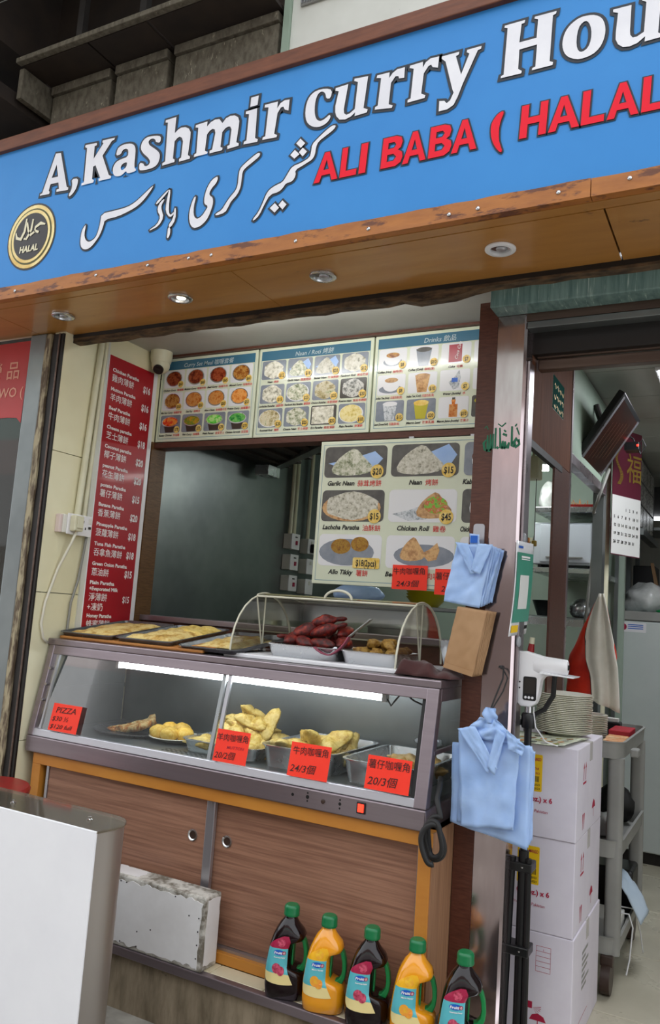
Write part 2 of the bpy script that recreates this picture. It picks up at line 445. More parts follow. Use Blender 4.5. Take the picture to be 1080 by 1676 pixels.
class G:
    def __init__(self):
        self.v = []
        self.f = []
        self.mi = []
        self.cur = 0
    def add(self, vs, fs):
        n = len(self.v)
        self.v += [tuple(p) for p in vs]
        self.f += [tuple(i + n for i in f) for f in fs]
        self.mi += [self.cur] * len(fs)
        return self
    def box(self, x0, x1, y0, y1, z0, z1):
        if x0 > x1: x0, x1 = x1, x0
        if y0 > y1: y0, y1 = y1, y0
        if z0 > z1: z0, z1 = z1, z0
        v = [(x, y, z) for z in (z0, z1) for y in (y0, y1) for x in (x0, x1)]
        return self.add(v, [(0, 2, 3, 1), (4, 5, 7, 6), (0, 1, 5, 4), (2, 6, 7, 3), (0, 4, 6, 2), (1, 3, 7, 5)])
    def prism(self, pts, axis, lo, hi):
        """extrude a 2-D outline: axis 'Y' -> pts are (x,z); 'X' -> (y,z); 'Z' -> (x,y)"""
        a = sum(pts[i][0] * pts[(i + 1) % len(pts)][1] - pts[(i + 1) % len(pts)][0] * pts[i][1] for i in range(len(pts)))
        if a < 0:
            pts = pts[::-1]
        n = len(pts)
        def P(p, t):
            return {'X': (t, p[0], p[1]), 'Y': (p[0], t, p[1]), 'Z': (p[0], p[1], t)}[axis]
        v = [P(p, lo) for p in pts] + [P(p, hi) for p in pts]
        tris = tessellate_polygon([[Vector((p[0], p[1], 0)) for p in pts]])
        f = [tuple(t) for t in tris] + [tuple(i + n for i in t) for t in tris]
        f += [(i, (i + 1) % n, (i + 1) % n + n, i + n) for i in range(n)]
        return self.add(v, f)
    def loft(self, rings, c0=True, c1=True):
        n = len(rings[0])
        v = [p for r in rings for p in r]
        f = []
        for k in range(len(rings) - 1):
            for i in range(n):
                j = (i + 1) % n
                f.append((k * n + i, k * n + j, (k + 1) * n + j, (k + 1) * n + i))
        if c0: f.append(tuple(range(n - 1, -1, -1)))
        if c1: f.append(tuple((len(rings) - 1) * n + i for i in range(n)))
        return self.add(v, f)
    def tube(self, path, r, n=8, caps=True):
        pts = [Vector(p) for p in path]
        rr = r if isinstance(r, (list, tuple)) else [r] * len(pts)
        rings = []
        up = None
        for i, p in enumerate(pts):
            d = (pts[min(i + 1, len(pts) - 1)] - pts[max(i - 1, 0)]).normalized()
            if up is None:
                up = Vector((0, 0, 1)) if abs(d.z) < 0.9 else Vector((1, 0, 0))
            s = d.cross(up)
            if s.length < 1e-5:
                s = d.cross(Vector((0.3, 1, 0.2)))
            s.normalize()
            up = s.cross(d).normalized()
            rings.append([p + (s * math.cos(2 * math.pi * k / n) + up * math.sin(2 * math.pi * k / n)) * rr[i] for k in range(n)])
        return self.loft(rings, caps, caps)
    def lathe(self, prof, c=(0, 0, 0), n=24, c0=True, c1=True):
        rings = [[(c[0] + r * math.cos(2 * math.pi * k / n), c[1] + r * math.sin(2 * math.pi * k / n), c[2] + z) for k in range(n)] for r, z in prof]
        return self.loft(rings, c0, c1)
    def grid(self, fn, nu, nv):
        v = [fn(i / nu, j / nv) for j in range(nv + 1) for i in range(nu + 1)]
        f = [(j * (nu + 1) + i, j * (nu + 1) + i + 1, (j + 1) * (nu + 1) + i + 1, (j + 1) * (nu + 1) + i) for j in range(nv) for i in range(nu)]
        return self.add(v, f)
    def sheet(self, fn, nu, nv, th):
        """a grid with thickness th along its own normals"""
        top = [[Vector(fn(i / nu, j / nv)) for i in range(nu + 1)] for j in range(nv + 1)]
        bot = []
        for j in range(nv + 1):
            row = []
            for i in range(nu + 1):
                a = top[j][min(i + 1, nu)] - top[j][max(i - 1, 0)]
                b = top[min(j + 1, nv)][i] - top[max(j - 1, 0)][i]
                nn = a.cross(b)
                if nn.length > 0: nn.normalize()
                row.append(top[j][i] - nn * th)
            bot.append(row)
        W = nu + 1
        v = [p for r in top for p in r] + [p for r in bot for p in r]
        o = W * (nv + 1)
        f = []
        for j in range(nv):
            for i in range(nu):
                q = (j * W + i, j * W + i + 1, (j + 1) * W + i + 1, (j + 1) * W + i)
                f.append(q)
                f.append(tuple(x + o for x in reversed(q)))
        def side(a, b):
            f.append((a, a + o, b + o, b))
        for i in range(nu):
            side(i, i + 1)
            side(nv * W + i + 1, nv * W + i)
        for j in range(nv):
            side((j + 1) * W, j * W)
            side(j * W + nu, (j + 1) * W + nu)
        return self.add(v, f)
    def ball(self, c, r, sub=2, fn=None):
        bm = bmesh.new()
        bmesh.ops.create_icosphere(bm, subdivisions=sub, radius=1.0)
        v = []
        for q in bm.verts:
            p = Vector(q.co)
            if fn: p = Vector(fn(p))
            else: p = Vector((p.x * r[0], p.y * r[1], p.z * r[2])) if isinstance(r, (tuple, list)) else p * r
            v.append((p.x + c[0], p.y + c[1], p.z + c[2]))
        f = [tuple(x.index for x in fc.verts) for fc in bm.faces]
        bm.free()
        return self.add(v, f)
    def mesh(self, name, smooth=False, bevel=0.0, seg=2, mats=None):
        me = bpy.data.meshes.new(name)
        me.from_pydata(self.v, [], self.f)
        bm = bmesh.new()
        bm.from_mesh(me)
        for i, fc in enumerate(bm.faces):
            fc.material_index = self.mi[i]
        bmesh.ops.recalc_face_normals(bm, faces=bm.faces)
        if bevel:
            es = [e for e in bm.edges if len(e.link_faces) == 2 and e.calc_face_angle(0) > 0.6]
            bmesh.ops.bevel(bm, geom=es, offset=bevel, segments=seg, affect='EDGES', profile=0.5, clamp_overlap=True)
        bm.to_mesh(me)
        bm.free()
        if smooth:
            me.shade_smooth()
            if smooth is not True:
                me.set_sharp_from_angle(angle=smooth)
        for k in (mats or []):
            me.materials.append(M[k])
        return me
    def build(self, name, m, parent=None, label=None, cat=None, group=None, kind=None, smooth=False, bevel=0.0, seg=2, mats=None, local=False):
        me = self.mesh(name, smooth, bevel, seg, mats)
        o = link(name, me, m, parent, local)
        return tag(o, label, cat, group, kind)

SM = math.radians(40)

def box(name, m, b, parent=None, bevel=0.0, **k):
    return G().box(*b).build(name, m, parent, bevel=bevel, **k)

def rrect(cx, cy, w, d, r, z, n=5):
    pts = []
    for sx, sy, a0 in ((1, 1, 0), (-1, 1, 90), (-1, -1, 180), (1, -1, 270)):
        for k in range(n + 1):
            a = math.radians(a0 + 90 * k / n)
            pts.append((cx + sx * (w / 2 - r) + r * math.cos(a), cy + sy * (d / 2 - r) + r * math.sin(a), z))
    return pts

def tray_geo(w, d, h, r=0.02, flare=0.015, rim=0.008, th=0.003):
    """open tray centred on the origin, standing on z = 0"""
    g = G()
    rings = [rrect(0, 0, w - 2 * flare, d - 2 * flare, r, 0), rrect(0, 0, w, d, r + flare, h - 0.003),
             rrect(0, 0, w + 2 * rim, d + 2 * rim, r + flare + rim, h - 0.003), rrect(0, 0, w + 2 * rim, d + 2 * rim, r + flare + rim, h),
             rrect(0, 0, w - 2 * th, d - 2 * th, r + flare - th, h), rrect(0, 0, w - 2 * flare - 2 * th, d - 2 * flare - 2 * th, max(0.004, r - th), th)]
    return g.loft(rings, True, True)

def xform(g, mtx):
    g.v = [tuple(mtx @ Vector(p)) for p in g.v]
    return g

def mtx(loc=(0, 0, 0), rx=0.0, ry=0.0, rz=0.0, s=1.0):
    return Matrix.Translation(loc) @ Matrix.Rotation(rz, 4, 'Z') @ Matrix.Rotation(ry, 4, 'Y') @ Matrix.Rotation(rx, 4, 'X') @ Matrix.Scale(s, 4)

# --- flat lettering -------------------------------------------------------------------------------
TEXT_CACHE = {}
def text_geo(s, bold=0.0, shear=0.0, res=2):
    key = (s, bold, shear, res)
    if key not in TEXT_CACHE:
        c = bpy.data.curves.new('lettering', 'FONT')
        c.body = s
        c.resolution_u = res
        c.offset = bold
        c.shear = shear
        o = bpy.data.objects.new('lettering', c)
        me = bpy.data.meshes.new_from_object(o)
        vs = [(v.co.x, v.co.y) for v in me.vertices]
        fs = [tuple(p.vertices) for p in me.polygons]
        bpy.data.objects.remove(o)
        bpy.data.curves.remove(c)
        bpy.data.meshes.remove(me)
        w = max((v[0] for v in vs), default=0.0)
        TEXT_CACHE[key] = (vs, fs, w)
    return TEXT_CACHE[key]

XZ = (Vector((1, 0, 0)), Vector((0, 0, 1)))
YZ = (Vector((0, 1, 0)), Vector((0, 0, 1)))
def put_text(g, s, at, size, plane=XZ, align='L', bold=0.012, shear=0.0, sx=1.0, width=None, lift=0.0012, rot=0.0):
    """add lettering to a collector; returns its width"""
    if any(ord(ch) > 0x2E80 for ch in s):
        bold = min(bold, 0.006)
    vs, fs, w = text_geo(s, bold, shear)
    ex, ey = plane
    if rot:
        ex, ey = ex * math.cos(rot) + ey * math.sin(rot), ey * math.cos(rot) - ex * math.sin(rot)
    n = ex.cross(ey)
    k = size * sx
    if width:
        k = width / max(w, 1e-6)
    x0 = {'L': 0.0, 'C': -w * k / 2, 'R': -w * k}[align]
    o = Vector(at) + n * lift
    g.add([o + ex * (x0 + x * k) + ey * (y * size) for x, y in vs], fs)
    return w * k

def outline_offset(pts, d):
    """move every point of a closed outline outward (outer loops are counter-clockwise)"""
    n = len(pts)
    out = []
    for i in range(n):
        a, b, c = Vector(pts[i - 1]), Vector(pts[i]), Vector(pts[(i + 1) % n])
        e1, e2 = (b - a), (c - b)
        if e1.length < 1e-7 or e2.length < 1e-7:
            out.append(tuple(b)); continue
        n1 = Vector((e1.y, -e1.x)).normalized()
        n2 = Vector((e2.y, -e2.x)).normalized()
        m = n1 + n2
        if m.length < 1e-4:
            m = n1
        m.normalize()
        k = min(1.0 / max(0.35, m.dot(n1)), 1.7)
        out.append(tuple(b + m * d * k))
    return out

def area2(pts):
    return sum(pts[i][0] * pts[(i + 1) % len(pts)][1] - pts[(i + 1) % len(pts)][0] * pts[i][1] for i in range(len(pts)))

def flat_shape(g, loops, y, grow=0.0, plane=XZ, thick=0.0):
    """fill outlines (first outer, rest holes) given as (a,b) in a vertical plane facing the street"""
    ls = []
    for k, l in enumerate(loops):
        l = list(l)
        if (area2(l) > 0) != (k == 0):
            l = l[::-1]
        if grow:
            l = outline_offset(l, grow)
            if k > 0 and abs(area2(l)) < 2e-5:
                continue
            if k > 0 and area2(l) > 0:
                continue
        ls.append(l)
    flat = [p for l in ls for p in l]
    tris = tessellate_polygon([[Vector((p[0], p[1], 0)) for p in l] for l in ls])
    ex, ey = plane
    nn = ex.cross(ey)
    g.add([ex * p[0] + ey * p[1] + nn * y for p in flat], [tuple(t) for t in tris])

def smooth_loop(pts, it=1):
    for _ in range(it):
        out = []
        n = len(pts)
        for i in range(n):
            a, b = pts[i], pts[(i + 1) % n]
            out.append((a[0] * 0.75 + b[0] * 0.25, a[1] * 0.75 + b[1] * 0.25))
            out.append((a[0] * 0.25 + b[0] * 0.75, a[1] * 0.25 + b[1] * 0.75))
        pts = out
    return pts

def rounded(x0, x1, z0, z1, r, n=4):
    return [(p[0], p[1]) for p in rrect((x0 + x1) / 2, (z0 + z1) / 2, x1 - x0, z1 - z0, r, 0, n)]

def disc(cx, cz, rx, rz=None, n=20, rot=0.0):
    rz = rz or rx
    return [(cx + rx * math.cos(2 * math.pi * k / n + rot), cz + rz * math.sin(2 * math.pi * k / n + rot)) for k in range(n)]

def wob(x, y, z, s=1.0, seed=0.0):
    return noise.noise(Vector((x * s + seed, y * s - seed * 0.7, z * s + seed * 1.3)))

def fxz(g, loops, Y, grow=0.0):
    flat_shape(g, loops, -Y, grow, XZ)
def fyz(g, loops, X, grow=0.0):
    flat_shape(g, loops, X, grow, YZ)

# ------------------------------------------------------------------ the setting
FL = 0.10      # shop floor
GR = 0.05      # street
XW = -2.51     # left side wall of the shop
YM = 2.86      # plane of the menu boards

def struct(name, m, b, label=None, parent=None, bevel=0.0):
    o = box(name, m, b, parent, bevel)
    if parent is None:
        tag(o, label, kind='structure')
    return o

struct('ground', 'pavement', (-9, 6, -9, 2.25, GR - 0.1, GR), 'grey pavement of the street')
# buildings on the far side of the street (behind the camera; the steel mirrors them)
wo = root('wall_opposite', 'pale banded facade across the street', kind='structure', loc=(-1, -7.5, GR))
for i, (z0, z1, m) in enumerate(((0.05, 2.3, 'facade_brown'), (2.3, 3.9, 'facade_grey'), (3.9, 4.7, 'facade_pink'), (4.7, 5.8, 'facade_green'), (5.8, 7.5, 'facade_tan'))):
    box('facade_band', m, (-40, 30, -8.2, -7.5 - 0.04 * i, z0, z1), wo)

# shop floor with tiles
fl = root('floor', 'cream floor tiles inside the shop', kind='structure', loc=(0, 3.5, FL))
box('floor_bed', 'grout', (-2.6, 1.6, 2.50, 8.6, 0.0, FL - 0.004), fl)
tile_me = G().box(-0.2975, 0.2975, -0.2975, 0.2975, -0.006, 0).mesh('floor_tile', bevel=0.002, seg=1)
k = 0
for j in range(6):
    for i in range(3):
        o = link('floor_tile', tile_me, 'tile_floor', fl)
        o.location = (-0.66 + 0.30 + 0.6 * i, 2.62 + 0.17 + 0.6 * j, FL)
sill_me = None
box('door_sill', 'tile_cream', (-0.66, 1.0, 2.40, 2.485, GR, FL), fl)

# left side wall: cream panels with joints, white strip, skirting
wl = root('wall_left', 'cream panelled side wall beside the counter', kind='structure', loc=(XW, 2.4, GR))
for z0, z1 in ((GR, 0.820), (0.823, 1.393), (1.396, 1.964), (1.967, 2.54)):
    box('wall_panel', 'cream_wall', (XW - 0.06, XW, 2.262, 2.86, z0, z1), wl)
box('corner_strip', 'white_wall', (XW, XW + 0.006, 2.484, 2.512, 1.24, 2.535), wl)
# window jamb veneer towards the kitchen
box('window_jamb', 'jamb_wood', (XW - 0.02, XW + 0.012, 2.835, 2.935, 1.225, 2.125), wl)

# frame of the neighbouring shop: glass, steel column, worn strip, black channel
nb = root('window_1', 'neighbouring shop window with a red film band', kind='structure', loc=(-2.9, 2.26, GR))
box('pane', 'glass_window', (-3.8, -2.705, 2.262, 2.268, GR, 2.455), nb)
box('steel_column', 'steel_kitchen', (-2.70, -2.605, 2.25, 2.34, GR, 2.46), nb, 0.006)
g = G()
rs = random.Random(5)
pts = [(-2.568 + rs.uniform(-0.004, 0.004), GR + (2.45 - GR) * i / 26) for i in range(27)]
pts2 = [(-2.600 + rs.uniform(-0.003, 0.003), GR + (2.45 - GR) * (26 - i) / 26) for i in range(27)]
g.prism(pts + pts2, 'Y', 2.243, 2.34).build('worn_strip', 'old_strip', nb)
box('channel_back', 'black_paint', (-2.566, -2.509, 2.252, 2.2612, GR, 2.45), nb)
box('channel_rib', 'brown_metal', (-2.532, -2.524, 2.246, 2.2518, GR, 2.45), nb, 0.002)
g = G()
fxz(g, [[(-3.8, 2.10), (-2.80, 2.112), (-2.74, 2.108), (-2.712, 2.085), (-2.706, 2.44), (-3.8, 2.44)]], 2.2595)
g.build('red_film', 'film_red', nb)
g = G()
put_text(g, '品', (-2.835, 2.2595, 2.285), 0.085, XZ, 'L', 0.02)
put_text(g, '營', (-2.945, 2.2595, 2.285), 0.085, XZ, 'L', 0.02)
put_text(g, 'NG WO (', (-2.975, 2.2595, 2.200), 0.06, XZ, 'L', 0.012)
g.build('lettering', 'film_letters', nb, label='faded pink lettering')
nbw = root('wall_neighbour', 'dim interior of the neighbouring shop', kind='structure', loc=(-3.2, 3.2, GR))
box('back_wall', 'facade_pink', (-4.2, -2.58, 3.2, 3.25, 1.5, 2.46), nbw)
box('back_wall', 'walnut_panel', (-4.2, -2.58, 3.2, 3.25, GR, 1.5), nbw)
box('partition', 'white_wall', (-2.62, -2.58, 2.34, 3.2, GR, 2.46), nbw)
box('shop_ceiling', 'dark_brown', (-4.2, -2.58, 2.3, 3.25, 2.46, 2.50), nbw)

# plinth and ledge in front of the cabinet
pl = root('trim_1', 'stained concrete plinth with a tiled ledge below the counter', kind='structure', loc=(-1.6, 2.3, GR))
g = G()
rs = random.Random(8)
g.box(-2.508, -0.83, 2.215, 2.82, GR, 0.222)
g.build('plinth_face', 'concrete', pl)
box('edge_angle', 'steel_case', (-2.508, -0.66, 2.198, 2.226, 0.221, 0.25), pl, 0.003)
tl_me = G().box(-0.098, 0.098, -0.034, 0.034, 0, 0.0275).mesh('ledge_tile', bevel=0.0015, seg=1)
for i in range(9):
    o = link('ledge_tile', tl_me, 'tile_cream', pl)
    o.location = (-2.408 + 0.1985 * i, 2.2605, 0.222)
box('kerb', 'concrete', (-0.83, -0.664, 2.215, 2.478, GR, 0.222), pl)

# pillar between counter and doorway
pi = root('pillar', 'pillar clad in walnut veneer and polished steel beside the doorway', kind='structure', loc=(-0.74, 2.5, FL))
box('wood_panel', 'walnut', (-0.824, -0.7605, 2.478, 2.56, 0.222, 2.455), pi)
g = G().prism([(-0.7595, 2.478), (-0.672, 2.478), (-0.664, 2.486), (-0.664, 2.56), (-0.7595, 2.56)], 'Z', FL, 2.40)
g.build('steel_cladding', 'steel_pillar', pi, smooth=SM)
box('edge_trim', 'steel', (-0.6635, -0.655, 2.50, 2.56, 1.0, 2.25), pi, 0.002)
# green calligraphy over the pillar face
g = G()
def stroke(g, pts, Y, k=1.0):
    L, R2 = [], []
    for i, (x, z, w) in enumerate(pts):
        a, b = pts[max(0, i - 1)], pts[min(len(pts) - 1, i + 1)]
        dx, dz = b[0] - a[0], b[1] - a[1]
        l = math.hypot(dx, dz) or 1
        L.append((x - dz / l * w / 2, z + dx / l * w / 2))
        R2.append((x + dz / l * w / 2, z - dx / l * w / 2))
    for i in range(len(pts) - 1):
        q = [L[i], L[i + 1], R2[i + 1], R2[i]]
        v = [(p[0], Y, p[1]) for p in q]
        g.add(v, [(0, 3, 2, 1)])
YP = 2.4768
def C(x, y):      # calligraphy layout grid: x 0..1 across, y 0..1 upward
    return (-0.799 + x * 0.128, 1.948 + y * 0.095)
for pts in (
    [(0.96, 0.30, 7), (0.90, 0.42, 12), (0.84, 0.28, 12), (0.90, 0.14, 12), (0.98, 0.22, 9), (0.97, 0.40, 6)],
    [(0.86, 0.16, 10), (0.79, 0.18, 8), (0.78, 0.85, 6)],
    [(0.97, 0.55, 4), (0.90, 0.80, 5)], [(0.90, 0.93, 4), (0.86, 0.84, 5)],
    [(0.72, 0.30, 6), (0.69, 0.12, 11), (0.63, 0.12, 11), (0.62, 0.34, 6)],
    [(0.63, 0.12, 11), (0.57, 0.12, 11), (0.56, 0.36, 6)], [(0.57, 0.12, 11), (0.51, 0.14, 10), (0.49, 0.40, 6), (0.47, 0.82, 5)],
    [(0.66, 0.55, 9), (0.62, 0.55, 9)], [(0.60, 0.62, 9), (0.57, 0.55, 9)], [(0.62, 0.72, 9), (0.59, 0.68, 9)],
    [(0.45, 0.16, 9), (0.41, 0.10, 8)], [(0.62, 0.98, 4), (0.52, 0.86, 5), (0.42, 0.96, 4)],
    [(0.37, 0.10, 6), (0.365, 0.82, 6)], [(0.31, 0.62, 5), (0.30, 0.12, 9), (0.25, 0.04, 11), (0.24, 0.60, 5)],
    [(0.25, 0.04, 11), (0.18, 0.02, 11), (0.165, 0.58, 5)], [(0.18, 0.03, 9), (0.10, 0.08, 8), (0.07, 0.30, 9), (0.13, 0.42, 5)],
    [(0.08, 0.82, 4), (0.13, 0.90, 4), (0.17, 0.78, 4)]):
    stroke(g, [C(x, y) + (w * 0.00095,) for x, y, w in pts], YP)
g.build('calligraphy', 'text_green', pi, label='green calligraphy sticker')

# marble lintel, steel head, roller-shutter slot and track over the doorway
dh = root('door_1', 'doorway head with green marble lintel and shutter track', kind='structure', loc=(-0.1, 2.5, 2.25))
box('marble_lintel', 'marble_green', (-0.764, 0.9, 2.392, 2.478, 2.40, 2.47), dh, 0.004)
box('steel_head', 'brown_metal', (-0.76, 0.9, 2.482, 2.50, 2.376, 2.41), dh)
box('steel_lip', 'steel_kitchen', (-0.664, 0.9, 2.48, 2.53, 2.352, 2.374), dh, 0.002)
box('shutter_box', 'black_paint', (-0.664, 0.9, 2.56, 2.62, 2.29, 2.46), dh)
box('shutter_track', 'brown_metal', (-0.655, 0.9, 2.585, 2.60, 2.285, 2.303), dh, 0.002)
box('shutter_track', 'brown_metal', (-0.655, 0.9, 2.60, 2.64, 2.249, 2.284), dh, 0.004)

# soffit boards under the sign, worn beam behind them
so = root('ceiling_soffit', 'varnished wooden soffit under the shop sign', kind='structure', loc=(-1.4, 2.1, 2.46))
box('soffit_board', 'soffit_wood', (-3.4, 0.7, 1.951, 1.990, 2.461, 2.50), so)
for x0, x1 in ((-3.4, -2.655), (-2.652, -1.502), (-1.499, -0.352), (-0.347, 0.7)):
    box('soffit_board', 'soffit_wood', (x0, x1, 1.993, 2.305, 2.460, 2.50), so)
box('soffit_backing', 'dark_brown', (-3.4, 0.7, 1.965, 2.34, 2.501, 2.52), so)  # unseen dark board added to keep bright sky out of the seams
rs = random.Random(3)
g = G()
xs = [-2.60 + 0.06 * i for i in range(54)]
low = []
for x in xs:
    z = 2.426 + rs.uniform(-0.004, 0.004)
    if -1.02 < x < -0.86: z -= 0.014
    if x > -0.80: z = 2.436 + rs.uniform(-0.003, 0.003)
    low.append((x, z))
g.prism(low + [(xs[-1], 2.459), (xs[0], 2.459)], 'Y', 2.305, 2.345)
g.build('worn_beam', 'old_beam', so)
box('seam_strip', 'black_paint', (-3.4, 0.7, 2.303, 2.306, 2.445, 2.462), so)

# ceilings
ce = root('ceiling', 'grey white ceiling over the counter', kind='structure', loc=(-1.6, 2.6, 2.54))
box('ceiling_board', 'ceiling_white', (-2.6, -0.76, 2.345, 2.95, 2.54, 2.58), ce)
box('ceiling_edge', 'walnut', (-2.51, -0.824, 2.842, 2.86, 2.530, 2.54), ce)
for i in range(9):
    box('ceiling_panel', 'ceiling_white', (-0.70, 1.6, 2.64 + 0.42 * i, 3.054 + 0.42 * i, 2.505, 2.53), ce)
box('ceiling_bed', 'dark_metal', (-2.6, 1.6, 2.62, 8.6, 2.58, 2.62), ce)
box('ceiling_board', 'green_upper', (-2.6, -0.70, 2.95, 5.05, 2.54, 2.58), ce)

# kitchen shell
ks = root('wall_kitchen', 'stainless and pale green kitchen walls behind the counter', kind='structure', loc=(-1.6, 4, FL))
box('steel_wall', 'steel_kitchen', (-2.56, -2.52, 2.935, 5.05, FL, 2.54), ks)
box('back_wall', 'green_wall', (-2.52, -0.70, 5.0, 5.05, FL, 2.54), ks)
box('front_panel', 'walnut', (-2.51, -0.824, 2.88, 2.935, FL, 1.30), ks)
box('window_sill', 'steel_case', (-2.51, -0.824, 2.865, 2.96, 1.30, 1.325), ks, 0.003)
box('board_backing', 'dark_metal', (-2.51, -0.824, 2.885, 2.93, 2.12, 2.54), ks)
box('window_head', 'walnut', (-2.51, -0.824, 2.85, 2.93, 2.098, 2.122), ks)
# corridor shell
cw = root('wall_right', 'dim white back walls of the corridor', kind='structure', loc=(0.6, 5, FL))
box('side_wall', 'white_wall', (1.55, 1.6, 2.48, 8.6, FL, 2.53), cw)
box('back_wall', 'white_wall', (-2.6, 1.6, 8.55, 8.6, FL, 2.53), cw)
box('side_wall', 'green_wall', (-2.6, -2.56, 5.05, 8.6, FL, 2.53), cw)
box('front_wall', 'white_wall', (0.9, 5.0, 2.48, 2.52, GR, 4.0), cw)

# partition between kitchen and corridor: veneered upper panel, post, upper cabinet wall
pa = root('wall_partition', 'walnut partition with open hatch along the corridor', kind='structure', loc=(-0.67, 3, FL))
box('upper_panel', 'walnut_panel', (-0.673, -0.664, 2.56, 2.70, 2.012, 2.50), pa)
box('upper_panel', 'walnut_panel', (-0.673, -0.664, 2.702, 3.20, 2.012, 2.50), pa)
box('hatch_trim', 'dark_metal', (-0.680, -0.662, 2.56, 3.06, 1.985, 2.010), pa)
box('post', 'walnut_post', (-0.672, -0.664, 2.945, 3.205, FL, 2.010), pa)
box('post_edge', 'steel', (-0.675, -0.661, 3.205, 3.225, FL, 2.50), pa)
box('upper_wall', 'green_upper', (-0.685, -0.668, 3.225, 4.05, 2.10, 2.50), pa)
box('steel_channel', 'steel', (-0.70, -0.66, 3.228, 4.04, 2.055, 2.098), pa, 0.003)
box('steel_post', 'steel_kitchen', (-0.72, -0.67, 4.04, 4.12, FL, 2.50), pa)

# overhead: concrete panels, canopy with rail, dark void, white wall box
ov = root('wall_upper', 'grimy concrete panels and dark canopy above the sign', kind='structure', loc=(-2, 2.3, 3.1))
for x0, x1 in ((-2.56, -2.243), (-2.215, -1.958), (-1.925, -1.470)):
    box('concrete_panel', 'concrete_dark', (x0, x1, 2.10, 2.16, 3.02, 3.405), ov, 0.004)
    box('panel_cap', 'concrete_dark', (x0, x1, 2.088, 2.16, 3.408, 3.444), ov, 0.003)
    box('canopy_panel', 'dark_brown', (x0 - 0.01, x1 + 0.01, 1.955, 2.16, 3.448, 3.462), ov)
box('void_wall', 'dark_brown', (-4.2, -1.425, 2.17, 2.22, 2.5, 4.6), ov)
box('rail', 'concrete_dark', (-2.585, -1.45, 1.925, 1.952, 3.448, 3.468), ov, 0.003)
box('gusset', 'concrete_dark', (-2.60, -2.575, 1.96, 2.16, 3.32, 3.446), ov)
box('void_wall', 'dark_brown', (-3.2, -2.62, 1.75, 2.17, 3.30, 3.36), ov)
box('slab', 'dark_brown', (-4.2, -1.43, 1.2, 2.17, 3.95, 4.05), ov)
for x in (-2.255, -1.945):
    box('hanger', 'dark_metal', (x - 0.015, x + 0.015, 1.93, 1.955, 3.465, 3.95), ov)
box('side_beam', 'dark_brown', (-3.0, -2.66, 1.5, 2.17, 3.55, 3.95), ov)
box('hanging_wire', 'wire_grey', (-2.9, -2.3, 1.80, 1.802, 3.60, 3.603), ov)
box('white_wall_face', 'white_wall', (-1.42, 5.0, 2.10, 2.2, 2.5, 4.0), ov)
box('wall_edge', 'green_upper', (-1.445, -1.421, 2.085, 2.2, 3.0, 4.0), ov)

